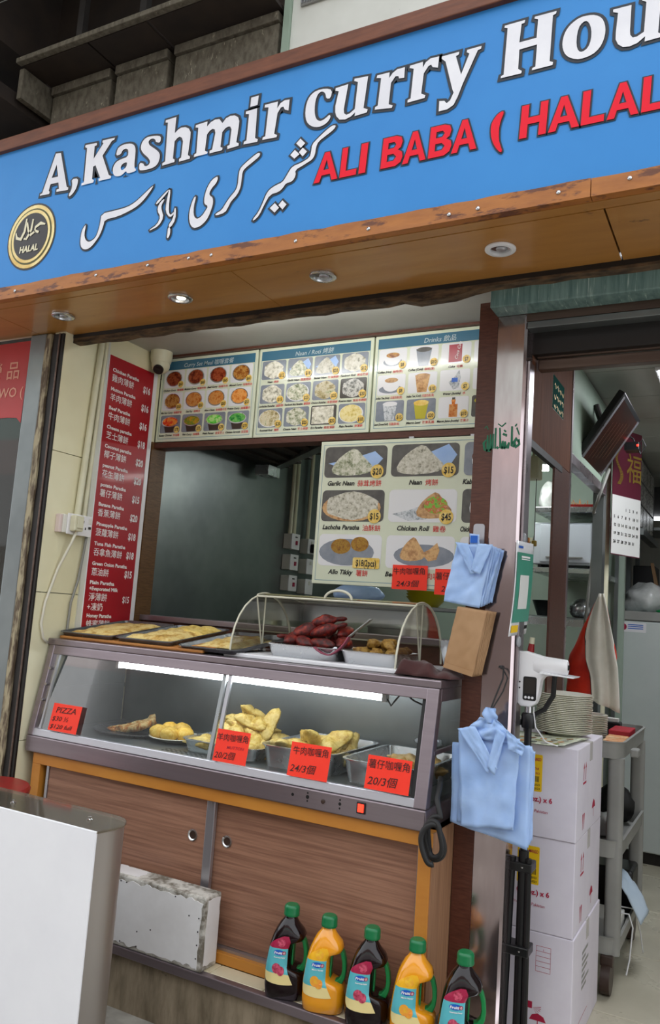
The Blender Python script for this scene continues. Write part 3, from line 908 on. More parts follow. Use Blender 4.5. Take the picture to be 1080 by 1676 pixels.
SERIF_LETTERS = {
  'A': [[(-2.361,2.852),(-2.36,2.858),(-2.35,2.86),(-2.302,3.007),(-2.276,3.004),(-2.225,2.861),(-2.216,2.856),(-2.217,2.847),(-2.276,2.851),(-2.276,2.86),(-2.264,2.861),(-2.271,2.887),(-2.311,2.888),(-2.317,2.864),(-2.311,2.858),(-2.312,2.85)],[(-2.291,2.961),(-2.309,2.912),(-2.276,2.911)]],
  'comma': [[(-2.204,2.886),(-2.172,2.883),(-2.17,2.862),(-2.18,2.836),(-2.203,2.818),(-2.211,2.826),(-2.2,2.842),(-2.197,2.862)]],
  'K': [[(-2.152,2.851),(-2.151,2.86),(-2.14,2.861),(-2.144,2.993),(-2.154,2.999),(-2.153,3.007),(-2.098,3.003),(-2.096,2.994),(-2.107,2.992),(-2.105,2.944),(-2.065,2.994),(-2.071,2.999),(-2.07,3.006),(-2.012,3.003),(-2.014,2.996),(-2.025,2.994),(-2.063,2.946),(-2.022,2.865),(-2.01,2.858),(-2.011,2.85),(-2.067,2.851),(-2.07,2.86),(-2.062,2.861),(-2.092,2.916),(-2.103,2.913),(-2.101,2.865),(-2.092,2.86),(-2.093,2.851)]],
  'a': [[(-1.998,2.931),(-1.994,2.957),(-1.98,2.965),(-1.961,2.967),(-1.934,2.964),(-1.917,2.954),(-1.91,2.942),(-1.907,2.926),(-1.906,2.868),(-1.897,2.861),(-1.896,2.853),(-1.935,2.851),(-1.942,2.864),(-1.956,2.853),(-1.972,2.849),(-1.995,2.855),(-2.005,2.873),(-2.005,2.892),(-1.994,2.907),(-1.974,2.913),(-1.941,2.915),(-1.941,2.938),(-1.948,2.947),(-1.959,2.949),(-1.97,2.945),(-1.975,2.932)],[(-1.941,2.897),(-1.963,2.894),(-1.97,2.882),(-1.965,2.871),(-1.955,2.87),(-1.942,2.879)]],
  's': [[(-1.798,2.959),(-1.799,2.935),(-1.819,2.942),(-1.822,2.952),(-1.833,2.959),(-1.846,2.959),(-1.853,2.951),(-1.848,2.939),(-1.834,2.928),(-1.812,2.912),(-1.798,2.898),(-1.794,2.884),(-1.797,2.866),(-1.805,2.855),(-1.82,2.849),(-1.846,2.848),(-1.866,2.849),(-1.882,2.853),(-1.884,2.881),(-1.864,2.874),(-1.861,2.865),(-1.851,2.861),(-1.84,2.864),(-1.835,2.875),(-1.845,2.89),(-1.86,2.903),(-1.874,2.916),(-1.885,2.933),(-1.884,2.95),(-1.877,2.962),(-1.865,2.969),(-1.849,2.97),(-1.822,2.967)]],
  'h': [[(-1.78,2.848),(-1.78,2.857),(-1.769,2.861),(-1.774,3.003),(-1.785,3.006),(-1.784,3.014),(-1.739,3.015),(-1.739,2.956),(-1.726,2.966),(-1.714,2.97),(-1.696,2.968),(-1.68,2.959),(-1.671,2.944),(-1.67,2.923),(-1.673,2.863),(-1.663,2.855),(-1.664,2.848),(-1.708,2.847),(-1.709,2.857),(-1.701,2.86),(-1.7,2.918),(-1.706,2.932),(-1.716,2.938),(-1.725,2.936),(-1.736,2.926),(-1.736,2.865),(-1.728,2.858),(-1.728,2.85)]],
  'm': [[(-1.647,2.85),(-1.646,2.859),(-1.638,2.862),(-1.64,2.952),(-1.652,2.956),(-1.651,2.964),(-1.604,2.966),(-1.604,2.948),(-1.59,2.96),(-1.573,2.965),(-1.556,2.963),(-1.542,2.945),(-1.529,2.959),(-1.513,2.963),(-1.496,2.961),(-1.481,2.951),(-1.475,2.936),(-1.475,2.919),(-1.479,2.864),(-1.469,2.858),(-1.469,2.85),(-1.512,2.848),(-1.514,2.859),(-1.505,2.861),(-1.503,2.914),(-1.509,2.925),(-1.517,2.927),(-1.528,2.924),(-1.539,2.913),(-1.541,2.862),(-1.532,2.857),(-1.533,2.849),(-1.583,2.849),(-1.584,2.858),(-1.574,2.86),(-1.567,2.917),(-1.571,2.93),(-1.58,2.934),(-1.591,2.93),(-1.601,2.919),(-1.603,2.863),(-1.592,2.856),(-1.593,2.85)]],
  'i': [[(-1.452,2.954),(-1.452,2.963),(-1.409,2.964),(-1.407,2.862),(-1.396,2.855),(-1.398,2.847),(-1.45,2.85),(-1.449,2.859),(-1.44,2.861),(-1.439,2.951)]],
  'dot': [[(-1.436,3.007),(-1.407,3.007),(-1.409,2.975),(-1.437,2.975)]],
  'r': [[(-1.379,2.849),(-1.378,2.857),(-1.369,2.859),(-1.366,2.956),(-1.381,2.959),(-1.38,2.968),(-1.332,2.967),(-1.333,2.944),(-1.322,2.959),(-1.307,2.965),(-1.289,2.963),(-1.29,2.926),(-1.304,2.933),(-1.31,2.944),(-1.319,2.944),(-1.33,2.927),(-1.336,2.86),(-1.325,2.853),(-1.326,2.846)]],
  'c': [[(-1.139,2.956),(-1.142,2.929),(-1.157,2.931),(-1.162,2.95),(-1.17,2.958),(-1.18,2.96),(-1.189,2.953),(-1.195,2.935),(-1.196,2.91),(-1.193,2.887),(-1.186,2.871),(-1.175,2.863),(-1.164,2.863),(-1.152,2.869),(-1.141,2.877),(-1.137,2.866),(-1.148,2.851),(-1.168,2.844),(-1.188,2.846),(-1.207,2.856),(-1.221,2.872),(-1.228,2.896),(-1.228,2.924),(-1.222,2.947),(-1.21,2.961),(-1.193,2.968),(-1.163,2.967)]],
  'u': [[(-1.128,2.95),(-1.127,2.958),(-1.085,2.96),(-1.094,2.882),(-1.092,2.868),(-1.084,2.861),(-1.073,2.863),(-1.057,2.873),(-1.053,2.958),(-1.066,2.965),(-1.065,2.972),(-1.02,2.968),(-1.028,2.869),(-1.014,2.861),(-1.016,2.852),(-1.056,2.85),(-1.055,2.862),(-1.068,2.852),(-1.087,2.847),(-1.106,2.851),(-1.118,2.865),(-1.123,2.88),(-1.124,2.899),(-1.116,2.945)]],
  'r2': [[(-0.991,2.854),(-0.99,2.862),(-0.982,2.865),(-0.977,2.95),(-0.992,2.954),(-0.99,2.962),(-0.951,2.961),(-0.951,2.943),(-0.941,2.956),(-0.927,2.964),(-0.903,2.964),(-0.903,2.931),(-0.919,2.933),(-0.922,2.941),(-0.931,2.943),(-0.944,2.926),(-0.947,2.86),(-0.934,2.853),(-0.936,2.846)]],
  'r3': [[(-0.888,2.85),(-0.888,2.858),(-0.879,2.861),(-0.875,2.951),(-0.888,2.957),(-0.887,2.964),(-0.848,2.965),(-0.847,2.947),(-0.839,2.961),(-0.825,2.969),(-0.799,2.968),(-0.801,2.934),(-0.817,2.94),(-0.822,2.949),(-0.83,2.947),(-0.843,2.928),(-0.847,2.867),(-0.834,2.859),(-0.836,2.851)]],
  'y': [[(-0.791,2.958),(-0.791,2.965),(-0.74,2.965),(-0.741,2.957),(-0.749,2.954),(-0.731,2.894),(-0.71,2.951),(-0.718,2.957),(-0.717,2.964),(-0.676,2.964),(-0.677,2.956),(-0.686,2.954),(-0.725,2.864),(-0.737,2.83),(-0.748,2.808),(-0.766,2.799),(-0.791,2.799),(-0.791,2.83),(-0.776,2.827),(-0.769,2.818),(-0.759,2.824),(-0.75,2.845),(-0.754,2.855),(-0.779,2.946)]],
  'H': [[(-0.618,2.852),(-0.617,2.858),(-0.61,2.86),(-0.605,2.995),(-0.614,2.999),(-0.613,3.005),(-0.558,3.005),(-0.559,2.997),(-0.567,2.996),(-0.571,2.943),(-0.525,2.943),(-0.523,2.996),(-0.533,3.001),(-0.532,3.006),(-0.475,3.005),(-0.476,2.998),(-0.484,2.995),(-0.488,2.865),(-0.479,2.86),(-0.48,2.852),(-0.534,2.852),(-0.533,2.858),(-0.525,2.86),(-0.523,2.923),(-0.57,2.922),(-0.571,2.866),(-0.561,2.858),(-0.562,2.851)]],
  'o': [[(-0.394,2.967),(-0.375,2.962),(-0.359,2.949),(-0.351,2.929),(-0.349,2.907),(-0.353,2.885),(-0.362,2.866),(-0.38,2.852),(-0.41,2.848),(-0.431,2.856),(-0.447,2.87),(-0.455,2.889),(-0.457,2.909),(-0.453,2.931),(-0.445,2.946),(-0.434,2.957),(-0.415,2.967)],[(-0.4,2.954),(-0.391,2.946),(-0.384,2.925),(-0.384,2.896),(-0.391,2.875),(-0.405,2.867),(-0.415,2.872),(-0.421,2.891),(-0.42,2.924),(-0.413,2.946)]],
  'u2': [[(-0.332,2.956),(-0.332,2.963),(-0.288,2.962),(-0.29,2.892),(-0.289,2.88),(-0.283,2.871),(-0.273,2.871),(-0.257,2.879),(-0.253,2.959),(-0.263,2.966),(-0.262,2.973),(-0.218,2.972),(-0.224,2.867),(-0.214,2.859),(-0.216,2.853),(-0.255,2.852),(-0.254,2.866),(-0.272,2.853),(-0.29,2.849),(-0.306,2.852),(-0.318,2.863),(-0.324,2.878),(-0.324,2.897),(-0.32,2.95)]],
}
URDU_STROKES = {
  'seen': [[(-2.036,2.723),(-1.977,2.723),(-1.919,2.725),(-1.885,2.736),(-1.853,2.756),(-1.811,2.784),(-1.812,2.775),(-1.841,2.742),(-1.869,2.722),(-1.903,2.71),(-1.959,2.698),(-2.017,2.698),(-2.021,2.674),(-2.032,2.644),(-2.051,2.621),(-2.069,2.605),(-2.089,2.599),(-2.108,2.604),(-2.12,2.617),(-2.125,2.639),(-2.123,2.674),(-2.11,2.694),(-2.105,2.69),(-2.109,2.66),(-2.102,2.64),(-2.089,2.628),(-2.074,2.626),(-2.053,2.636),(-2.043,2.657),(-2.037,2.688)]],
  'yeh': [[(-1.542,2.762),(-1.539,2.751),(-1.545,2.737),(-1.56,2.725),(-1.569,2.709),(-1.565,2.699),(-1.553,2.691),(-1.549,2.672),(-1.553,2.653),(-1.564,2.624),(-1.579,2.608),(-1.598,2.598),(-1.621,2.598),(-1.636,2.615),(-1.643,2.641),(-1.642,2.667),(-1.635,2.694),(-1.627,2.709),(-1.621,2.705),(-1.627,2.675),(-1.625,2.647),(-1.617,2.632),(-1.605,2.627),(-1.589,2.635),(-1.578,2.649),(-1.568,2.664),(-1.584,2.674),(-1.587,2.69),(-1.585,2.71),(-1.577,2.734),(-1.563,2.753)]],
  'kaf_reh': [[(-1.393,2.809),(-1.382,2.806),(-1.384,2.795),(-1.41,2.78),(-1.434,2.767),(-1.444,2.757),(-1.445,2.729),(-1.446,2.706),(-1.456,2.682),(-1.479,2.663),(-1.487,2.647),(-1.498,2.629),(-1.534,2.625),(-1.536,2.632),(-1.512,2.64),(-1.499,2.66),(-1.484,2.679),(-1.464,2.697),(-1.458,2.715),(-1.458,2.743),(-1.456,2.767),(-1.441,2.781)]],
  'kashmir': [[(-1.13,2.838),(-1.116,2.836),(-1.122,2.824),(-1.146,2.811),(-1.173,2.797),(-1.18,2.781),(-1.182,2.755),(-1.191,2.742),(-1.207,2.736),(-1.221,2.73),(-1.248,2.721),(-1.244,2.702),(-1.255,2.685),(-1.278,2.684),(-1.287,2.67),(-1.302,2.66),(-1.332,2.658),(-1.35,2.629),(-1.365,2.597),(-1.384,2.582),(-1.39,2.586),(-1.369,2.608),(-1.354,2.641),(-1.347,2.661),(-1.336,2.675),(-1.316,2.684),(-1.29,2.69),(-1.28,2.704),(-1.272,2.717),(-1.259,2.735),(-1.228,2.74),(-1.2,2.751),(-1.196,2.768),(-1.195,2.792),(-1.176,2.808),(-1.15,2.827)]],
  'd1': [[(-1.238,2.821),(-1.22,2.802),(-1.234,2.79),(-1.252,2.808)]],
  'd2': [[(-1.255,2.788),(-1.237,2.77),(-1.254,2.759),(-1.27,2.774)]],
  'd3': [[(-1.227,2.789),(-1.211,2.773),(-1.225,2.76),(-1.24,2.777)]],
  'd4': [[(-1.312,2.626),(-1.295,2.608),(-1.31,2.595),(-1.329,2.613)]],
  'd5': [[(-1.285,2.63),(-1.269,2.614),(-1.282,2.6),(-1.298,2.617)]],
  'waw': [[(-1.76,2.725),(-1.778,2.709),(-1.781,2.687),(-1.764,2.663),(-1.776,2.637),(-1.807,2.624),(-1.805,2.621),(-1.768,2.631),(-1.75,2.659),(-1.763,2.687),(-1.766,2.704),(-1.754,2.721)]],
  'hamza': [[(-1.742,2.755),(-1.767,2.737),(-1.792,2.716),(-1.785,2.71),(-1.76,2.731),(-1.738,2.752)]],
  'alif': [[(-1.739,2.754),(-1.745,2.713),(-1.745,2.677),(-1.723,2.651),(-1.704,2.666),(-1.709,2.671),(-1.723,2.66),(-1.731,2.676),(-1.733,2.709),(-1.732,2.752)]],
  'heh': [[(-1.708,2.684),(-1.709,2.647),(-1.728,2.624),(-1.716,2.616),(-1.698,2.642),(-1.701,2.682)]],
  'hook': [[(-1.727,2.619),(-1.727,2.597),(-1.728,2.583),(-1.722,2.58),(-1.715,2.594),(-1.717,2.617)]],
}
RED_EXTRA = {
  'paren': [[(-0.607,2.755),(-0.604,2.748),(-0.612,2.728),(-0.616,2.704),(-0.615,2.675),(-0.61,2.657),(-0.604,2.641),(-0.608,2.635),(-0.62,2.649),(-0.631,2.669),(-0.638,2.695),(-0.638,2.722),(-0.631,2.737),(-0.62,2.75)]],
}
RED_LETTERS = [
  ('A', [(-1.179,2.663),(-1.099,2.663),(-1.136,2.755)]),
  ('L', [(-1.092,2.659),(-1.038,2.66),(-1.089,2.747)]),
  ('I', [(-1.03,2.662),(-1.008,2.662),(-1.029,2.753)]),
  ('B', [(-0.96,2.66),(-0.894,2.663),(-0.953,2.754)]),
  ('A', [(-0.893,2.661),(-0.822,2.659),(-0.852,2.751)]),
  ('B', [(-0.815,2.661),(-0.749,2.662),(-0.809,2.748)]),
  ('A', [(-0.748,2.661),(-0.676,2.659),(-0.714,2.754)]),
  ('H', [(-0.56,2.663),(-0.491,2.663),(-0.558,2.753)]),
  ('A', [(-0.485,2.664),(-0.407,2.665),(-0.445,2.757)]),
  ('L', [(-0.403,2.667),(-0.347,2.666),(-0.402,2.756)]),
  ('A', [(-0.34,2.666),(-0.265,2.666),(-0.302,2.758)]),
  ('L', [(-0.259,2.664),(-0.205,2.666),(-0.257,2.756)]),
]

# ------------------------------------------------------------------ shop sign
YS = 1.935
sg = root('shop_sign', 'long blue shop sign with white serif and Urdu lettering in a wooden frame', 'sign', loc=(-1.3, 1.95, 2.46))
box('sign_panel', 'sign_blue', (-3.4, 0.62, YS, 1.962, 2.506, 3.075), sg)
g = G()
g.box(-3.4, 0.62, 1.918, 2.0, 3.073, 3.125)
g.build('top_rail', 'frame_wood', sg, bevel=0.003)
rs = random.Random(2)
for x0, x1 in ((-3.4, -0.372), (-0.370, 0.62)):
    n = int((x1 - x0) / 0.05)
    top = [(x0 + (x1 - x0) * i / n, 2.510 + rs.uniform(-0.0025, 0.0025)) for i in range(n + 1)]
    g = G()
    g.prism(top + [(x1, 2.462), (x0, 2.462)], 'Y', 1.922, 1.950)
    g.build('bottom_trim', 'trim_wood', sg, label='worn orange trim board')
nail = G().lathe([(0.006, 0), (0.005, 0.002), (0.0, 0.0025)], n=8, c1=False)
xform(nail, mtx(rx=math.pi / 2))
nail_me = nail.mesh('nail_head', smooth=True)
for i, x in enumerate((-2.42, -2.02, -1.79, -1.62, -1.53, -1.22, -0.98, -0.74, -0.66, -0.45, -0.28)):
    o = link('nail_head', nail_me, 'steel_tray', sg)
    o.location = (x, 1.9215, 2.487 + 0.006 * math.sin(7 * i))
SMOOTH = {'a', 's', 'c', 'o', 'comma'}
def sign_letter(name, loops, fill, grow, par=sg, smooth=0, y=YS):
    ls = [smooth_loop(l, 1) if smooth else l for l in loops]
    g = G()
    fxz(g, ls, y - 0.004)
    o = g.build(name, fill, par)
    g2 = G()
    fxz(g2, ls, y - 0.002, grow)
    g2.build('outline', 'sign_ink', o)
for k, loops in SERIF_LETTERS.items():
    sign_letter('letter', loops, 'sign_white', 0.0085, smooth=k in SMOOTH)
sign_letter('letter', [[(x + 1.70, z * 1.0 + 0.002) for x, z in SERIF_LETTERS['s'][0]]], 'sign_white', 0.0085, smooth=1)
E_ = [[(0.98,0.42),(0.36,0.42),(0.40,0.22),(0.55,0.12),(0.75,0.16),(0.93,0.30),(0.98,0.22),(0.80,0.04),(0.50,-0.02),(0.18,0.08),(0.0,0.36),(0.06,0.68),(0.28,0.93),(0.58,1.02),(0.85,0.92),(0.99,0.68)], [(0.36,0.56),(0.68,0.56),(0.66,0.80),(0.55,0.90),(0.43,0.82)]]
sign_letter('letter', [[(-0.086 + 0.088 * x, 2.853 + 0.112 * y) for x, y in l] for l in E_], 'sign_white', 0.0085, smooth=1)
UNIT = {'A': [[(0, 0), (.40, 1), (.60, 1), (1, 0), (.76, 0), (.68, .22), (.32, .22), (.24, 0)], [(.5, .74), (.385, .40), (.615, .40)]],
        'B': [[(0, 0), (0, 1), (.6, 1), (.85, .93), (.93, .78), (.88, .6), (.74, .53), (.95, .43), (1, .27), (.93, .1), (.7, 0)],
              [(.27, .81), (.55, .81), (.65, .72), (.55, .61), (.27, .61)], [(.27, .42), (.55, .42), (.70, .31), (.58, .19), (.27, .19)]],
        'L': [[(0, 0), (0, 1), (.34, 1), (.34, .2), (1, .2), (1, 0)]], 'I': [[(0, 0), (0, 1), (1, 1), (1, 0)]],
        'H': [[(0, 0), (0, 1), (.28, 1), (.28, .6), (.72, .6), (.72, 1), (1, 1), (1, 0), (.72, 0), (.72, .4), (.28, .4), (.28, 0)]]}
for ch, (bl, br, tp) in RED_LETTERS:
    w = br[0] - bl[0]
    h = 0.092
    lean = 0.05 if ch != 'A' else 0.0
    sign_letter('letter', [[(bl[0] + x * w + lean * h * y, 2.663 + y * h) for x, y in l] for l in UNIT[ch]], 'sign_red', 0.0042)
for loops in RED_EXTRA.values():
    sign_letter('letter', loops, 'sign_red', 0.0042, smooth=1)
for k, loops in URDU_STROKES.items():
    sign_letter('urdu_letter', loops, 'sign_white', 0.0062, smooth=0 if k.startswith('d') else 1)
# round halal emblem
cx, cz = -2.384, 2.697
em = None
for rx, m, d in ((0.130, 'emblem_dark', 0.001), (0.123, 'gold', 0.002), (0.109, 'olive', 0.003), (0.103, 'gold', 0.004), (0.091, 'emblem_dark', 0.005)):
    g = G()
    fxz(g, [disc(cx, cz, rx * 0.97, rx, 40)], YS - d)
    o = g.build('emblem' if em is None else 'emblem_ring', m, em or sg)
    em = em or o
g = G()
put_text(g, 'HALAL', (cx, YS - 0.0055, cz - 0.060), 0.034, XZ, 'C', 0.04, 0.1, width=0.098)
g.build('emblem_lettering', 'text_cream', em)
g = G()
def gs(g, pts):
    stroke(g, [(cx + x * 1.08, cz + 0.014 + z * 0.95, w * 1.3) for x, z, w in pts], YS - 0.0066)
gs(g, [(0.068, 0.022, .004), (0.045, 0.030, .010), (0.022, 0.018, .008), (0.020, 0.004, .008), (0.040, -0.006, .007)])
gs(g, [(0.022, 0.002, .007), (0.002, -0.010, .009), (-0.012, 0.010, .007), (-0.022, 0.045, .006)])
gs(g, [(0.006, 0.055, .006), (0.002, 0.010, .008), (-0.018, -0.024, .008), (-0.030, -0.020, .006)])
gs(g, [(-0.026, 0.062, .006), (-0.030, 0.010, .009), (-0.045, -0.020, .011), (-0.066, -0.012, .009), (-0.072, 0.010, .004)])
g.build('emblem_lettering', 'text_cream', em)

# recessed downlights in the soffit
for i, (x, lab) in enumerate(((-2.375, 'round chrome downlight nearest the red neighbouring shop, one spring clip loose'), (-1.805, 'lit round downlight in the soffit above the camera dome'),
                              (-1.231, 'round unlit downlight in the soffit above the naan menu panel'), (-0.654, 'round white downlight with a broken lamp, above the pillar'))):
    r = root('downlight', lab, 'downlight', loc=(x, 2.118, 2.46), group='downlights in the soffit')
    g = G()
    g.lathe([(0.030, 0.0), (0.044, 0.0), (0.044, -0.004), (0.040, -0.007), (0.031, -0.007), (0.029, 0.0)], (x, 2.118, 2.459), 28, False, False)
    g.build('trim_ring', 'white_plastic' if i == 3 else 'steel_tray', r, smooth=SM)
    g = G()
    g.lathe([(0.0, -0.0005), (0.029, -0.0005), (0.029, 0.0)], (x, 2.118, 2.459), 24, False, True)
    g.build('reflector', 'chrome' if i != 1 else 'steel_tray', r)
    g = G()
    g.ball((x + 0.004, 2.118, 2.458), (0.017, 0.017, 0.007), 2)
    g.build('bulb', 'downlight_on' if i == 1 else 'aluminium', r, smooth=True)

# fluorescent batten on the ceiling over the counter (mirrored in the menu boards)
r = root('ceiling_batten', 'white fluorescent batten on the ceiling over the counter', 'lamp', loc=(-1.5, 2.50, 2.54))
box('batten_body', 'white_plastic', (-2.10, -0.95, 2.480, 2.520, 2.528, 2.5395), r, 0.003)
g = G().tube([(-2.07, 2.50, 2.5185), (-0.98, 2.50, 2.5185)], 0.009, 12)
g.build('tube', 'tube_ceiling', r, smooth=SM)

# ------------------------------------------------------------------ red paratha menu on the side wall
rm = root('paratha_menu', 'tall red paratha price list on the side wall', 'menu board', loc=(XW, 2.66, 1.24))
box('menu_panel', 'menu_red', (XW + 0.001, XW + 0.007, 2.514, 2.806, 1.25, 2.445), rm)
for y0, y1 in ((2.5105, 2.5135), (2.8065, 2.830)):
    box('white_margin', 'white_plastic', (XW + 0.001, XW + 0.009, y0, y1, 1.25, 2.445), rm)
ROWS = [('Chicken Paratha', '雞肉薄餅', '$16'), ('Mutton Paratha', '羊肉薄餅', '$16'), ('Beef Paratha', '牛肉薄餅', '$16'), ('Cheese paratha', '芝士薄餅', '$18'),
        ('Coconut paratha', '椰子薄餅', '$20'), ('peanut Paratha', '花生薄餅', '$20'), ('potato Paratha', '薯仔薄餅', '$15'), ('Banana Paratha', '香蕉薄餅', '$20'),
        ('Pineapple Paratha', '菠蘿薄餅', '$18'), ('Tuna Fish Paratha', '吞拿魚薄餅', '$18'), ('Green Onion Paratha', '蔥油餅', '$15')]
xm = XW + 0.007
for i, (en, zh, pr_) in enumerate(ROWS):
    z = 2.377 - 0.0852 * i
    def line(s, *a, **k):
        g = G()
        put_text(g, s, *a, **k)
        g.build('lettering', 'text_white', rm)
    line(en, (xm, 2.538, z), 0.0215, YZ, 'L', 0.035, width=len(en) * 0.0113)
    line(zh, (xm, 2.538, z - 0.042), 0.036, YZ, 'L', 0.012, sx=0.98)
    line(pr_, (xm, 2.790, z - 0.041), 0.043, YZ, 'R', 0.035, sx=0.74)
line('Plain Paratha', (xm, 2.536, 1.444), 0.0215, YZ, 'L', 0.035, width=0.148)
line('+Evaporated Milk', (xm, 2.536, 1.418), 0.0215, YZ, 'L', 0.035, width=0.176)
line('淨薄餅', (xm, 2.538, 1.376), 0.037, YZ, 'L', 0.012)
line('+凍奶', (xm, 2.534, 1.334), 0.037, YZ, 'L', 0.012)
line('$15', (xm, 2.788, 1.372), 0.040, YZ, 'R', 0.02, sx=0.72)
line('Honey Paratha', (xm, 2.537, 1.303), 0.0215, YZ, 'L', 0.035, width=0.150)
line('蜂蜜薄餅', (xm, 2.538, 1.262), 0.036, YZ, 'L', 0.012)
line('$15', (xm, 2.788, 1.264), 0.040, YZ, 'R', 0.02, sx=0.72)

# ------------------------------------------------------------------ picture menus
def photo(par, x0, x1, z0, z1, Y, bg, dishes, price, en, zh, ps=0.018, cs=0.011, badge=True, bw=None, big=False):
    """one printed photograph with its caption: a child of the board"""
    g = G()
    fxz(g, [rounded(x0, x1, z0, z1, 0.008 if not big else 0.018)], Y - 0.0008)
    ph = g.build('photo_print', bg, par)
    w, h = x1 - x0, z1 - z0
    for kind, m, a, b, rx, rz in dishes:
        g = G()
        X, Z = x0 + a * w, z0 + b * h
        RX, RZ = rx * w, rz * h
        if kind == 'o':
            pts = disc(X, Z, RX, RZ, 22)
        elif kind == 'w':
            pts = [(p[0] + RX * 0.10 * math.sin(7 * i), p[1] + RZ * 0.10 * math.cos(5 * i)) for i, p in enumerate(disc(X, Z, RX, RZ, 22))]
        elif kind == 't':
            pts = [(X - RX, Z - RZ * 0.7), (X - RX * 0.5, Z - RZ), (X + RX * 0.6, Z - RZ * 0.9), (X + RX, Z - RZ * 0.5), (X + RX * 0.5, Z + RZ * 0.3), (X + RX * 0.1, Z + RZ), (X - RX * 0.3, Z + RZ * 0.7), (X - RX * 0.75, Z + RZ * 0.1)]
            pts = smooth_loop(pts, 1)
        elif kind == 's':
            pts = [(X - RX, Z - RZ * 0.2), (X - RX * 0.2, Z - RZ), (X + RX * 0.7, Z - RZ * 0.8), (X + RX, Z + RZ * 0.2), (X + RX * 0.7, Z + RZ), (X - RX * 0.1, Z + RZ * 0.3)]
        elif kind == 'g':
            pts = [(X - RX, Z + RZ), (X + RX, Z + RZ), (X + RX * 0.62, Z - RZ), (X - RX * 0.62, Z - RZ)]
        else:
            pts = [(X - RX, Z - RZ), (X + RX, Z - RZ), (X + RX, Z + RZ), (X - RX, Z + RZ)]
        fxz(g, [pts], Y - 0.0012 - 0.0003 * dishes.index((kind, m, a, b, rx, rz)))
        g.build('dish_print', m, ph)
    if price:
        bx, bz = x1 - 0.14 * w, z0 + 0.17 * h
        g = G()
        if bw:
            fxz(g, [rounded(x1 - bw, x1 - 0.004, z0 - 0.006, z0 + 0.036, 0.006)], Y - 0.0032)
            bx, bz = x1 - bw / 2 - 0.002, z0 + 0.015
        else:
            fxz(g, [disc(bx, bz, ps * 0.95, None, 18)], Y - 0.0032)
        g.build('price_badge', 'badge_yellow', ph)
        g = G()
        put_text(g, price, (bx, Y - 0.0026, bz - ps * 0.42), ps * 1.2, XZ, 'C', 0.02, sx=0.72 if not bw else 0.62)
        g.build('price_lettering', 'text_black', ph)
    cz = z0 - cs * 1.25
    vs, fs, we = text_geo(en, 0.03, 0.25)
    wz = len(zh) * cs * 1.02
    we *= cs * 0.98
    tot = we + wz + cs * 0.5
    k = min(1.0, (w * 1.06) / tot)
    xx = (x0 + x1) / 2 - tot * k / 2
    g = G()
    put_text(g, en, (xx, Y, cz), cs, XZ, 'L', 0.03, 0.25, sx=0.98 * k)
    g.build('caption', 'text_black', ph)
    if zh:
        g = G()
        put_text(g, zh, (xx + (we + cs * 0.5) * k, Y, cz - cs * 0.1), cs * 1.02, XZ, 'L', 0.03, sx=k)
        g.build('caption', 'text_red', ph)
    return ph

def menu_panel(name, label, x0, x1, z0, z1, title, Y=YM, frame=True, hdr=True):
    r = root(name, label, 'menu board', loc=((x0 + x1) / 2, Y, z0))
    box('board', 'menu_paper', (x0, x1, Y, Y + 0.02, z0, z1), r, 0.002)
    g = G()
    a = 0.014
    for q in ((x0 + a, x1 - a, z0 + a, z0 + a + 0.002), (x0 + a, x1 - a, z1 - a - 0.002, z1 - a), (x0 + a, x0 + a + 0.002, z0 + a, z1 - a), (x1 - a - 0.002, x1 - a, z0 + a, z1 - a)):
        fxz(g, [[(q[0], q[2]), (q[1], q[2]), (q[1], q[3]), (q[0], q[3])]], Y - 0.0006)
    g.build('border_rule', 'menu_rule', r)
    if hdr:
        g = G()
        fxz(g, [[(x0 + a, z1 - a - 0.042), (x1 - a, z1 - a - 0.042), (x1 - a, z1 - a), (x0 + a, z1 - a)]], Y - 0.0009)
        g.build('header_band', 'menu_header', r)
        g = G()
        put_text(g, title, ((x0 + x1) / 2, Y - 0.0005, z1 - a - 0.033), 0.027, XZ, 'C', 0.03, 0.2)
        g.build('header_lettering', 'text_header', r)
    return r

def grid_cells(x0, x1, z0, z1, nc, nr, gx, cap):
    w = (x1 - x0 - gx * (nc - 1)) / nc
    h = (z1 - z0) / nr
    for j in range(nr):
        for i in range(nc):
            xa = x0 + i * (w + gx)
            zb = z1 - j * h
            yield i, j, xa, xa + w, zb - h + cap, zb
Z0, Z1 = 2.128, 2.529
p1 = menu_panel('curry_menu', 'picture menu panel of curry set meals beside the dome camera', -2.505, -1.962, Z0, Z1, 'Curry Set Meal 咖喱套餐')
CUR = [('Chicken Curry', '咖喱雞', '$60', 'print_curry_red'), ('Mutton Curry', '咖喱羊肉', '$65', 'print_curry_red'), ('Beef Curry', '咖喱牛肉', '$65', 'print_curry_red'), ('Minced Curry', '咖喱免治', '$60', 'print_curry_brown'),
       ('Mix Veg Curry', '咖喱雜菜', '$50', 'print_curry_brown'), ('Dal Fry', '咖喱豆', '$50', 'print_curry_orange'), ('Aloo Chana', '咖喱薯仔豆', '$50', 'print_curry_orange'), ('Potato Curry', '咖喱薯仔', '$50', 'print_curry_orange'),
       ('Butter Chicken', '牛油雞', '$75', 'print_tomato'), ('Fish Curry', '咖喱魚', '$75', 'print_yellow_soup'), ('Palak Paneer', '菠菜芝士', '$70', 'print_curry_lime'), ('Chicken Sagwala', '菠菜雞', '$70', 'print_curry_green')]
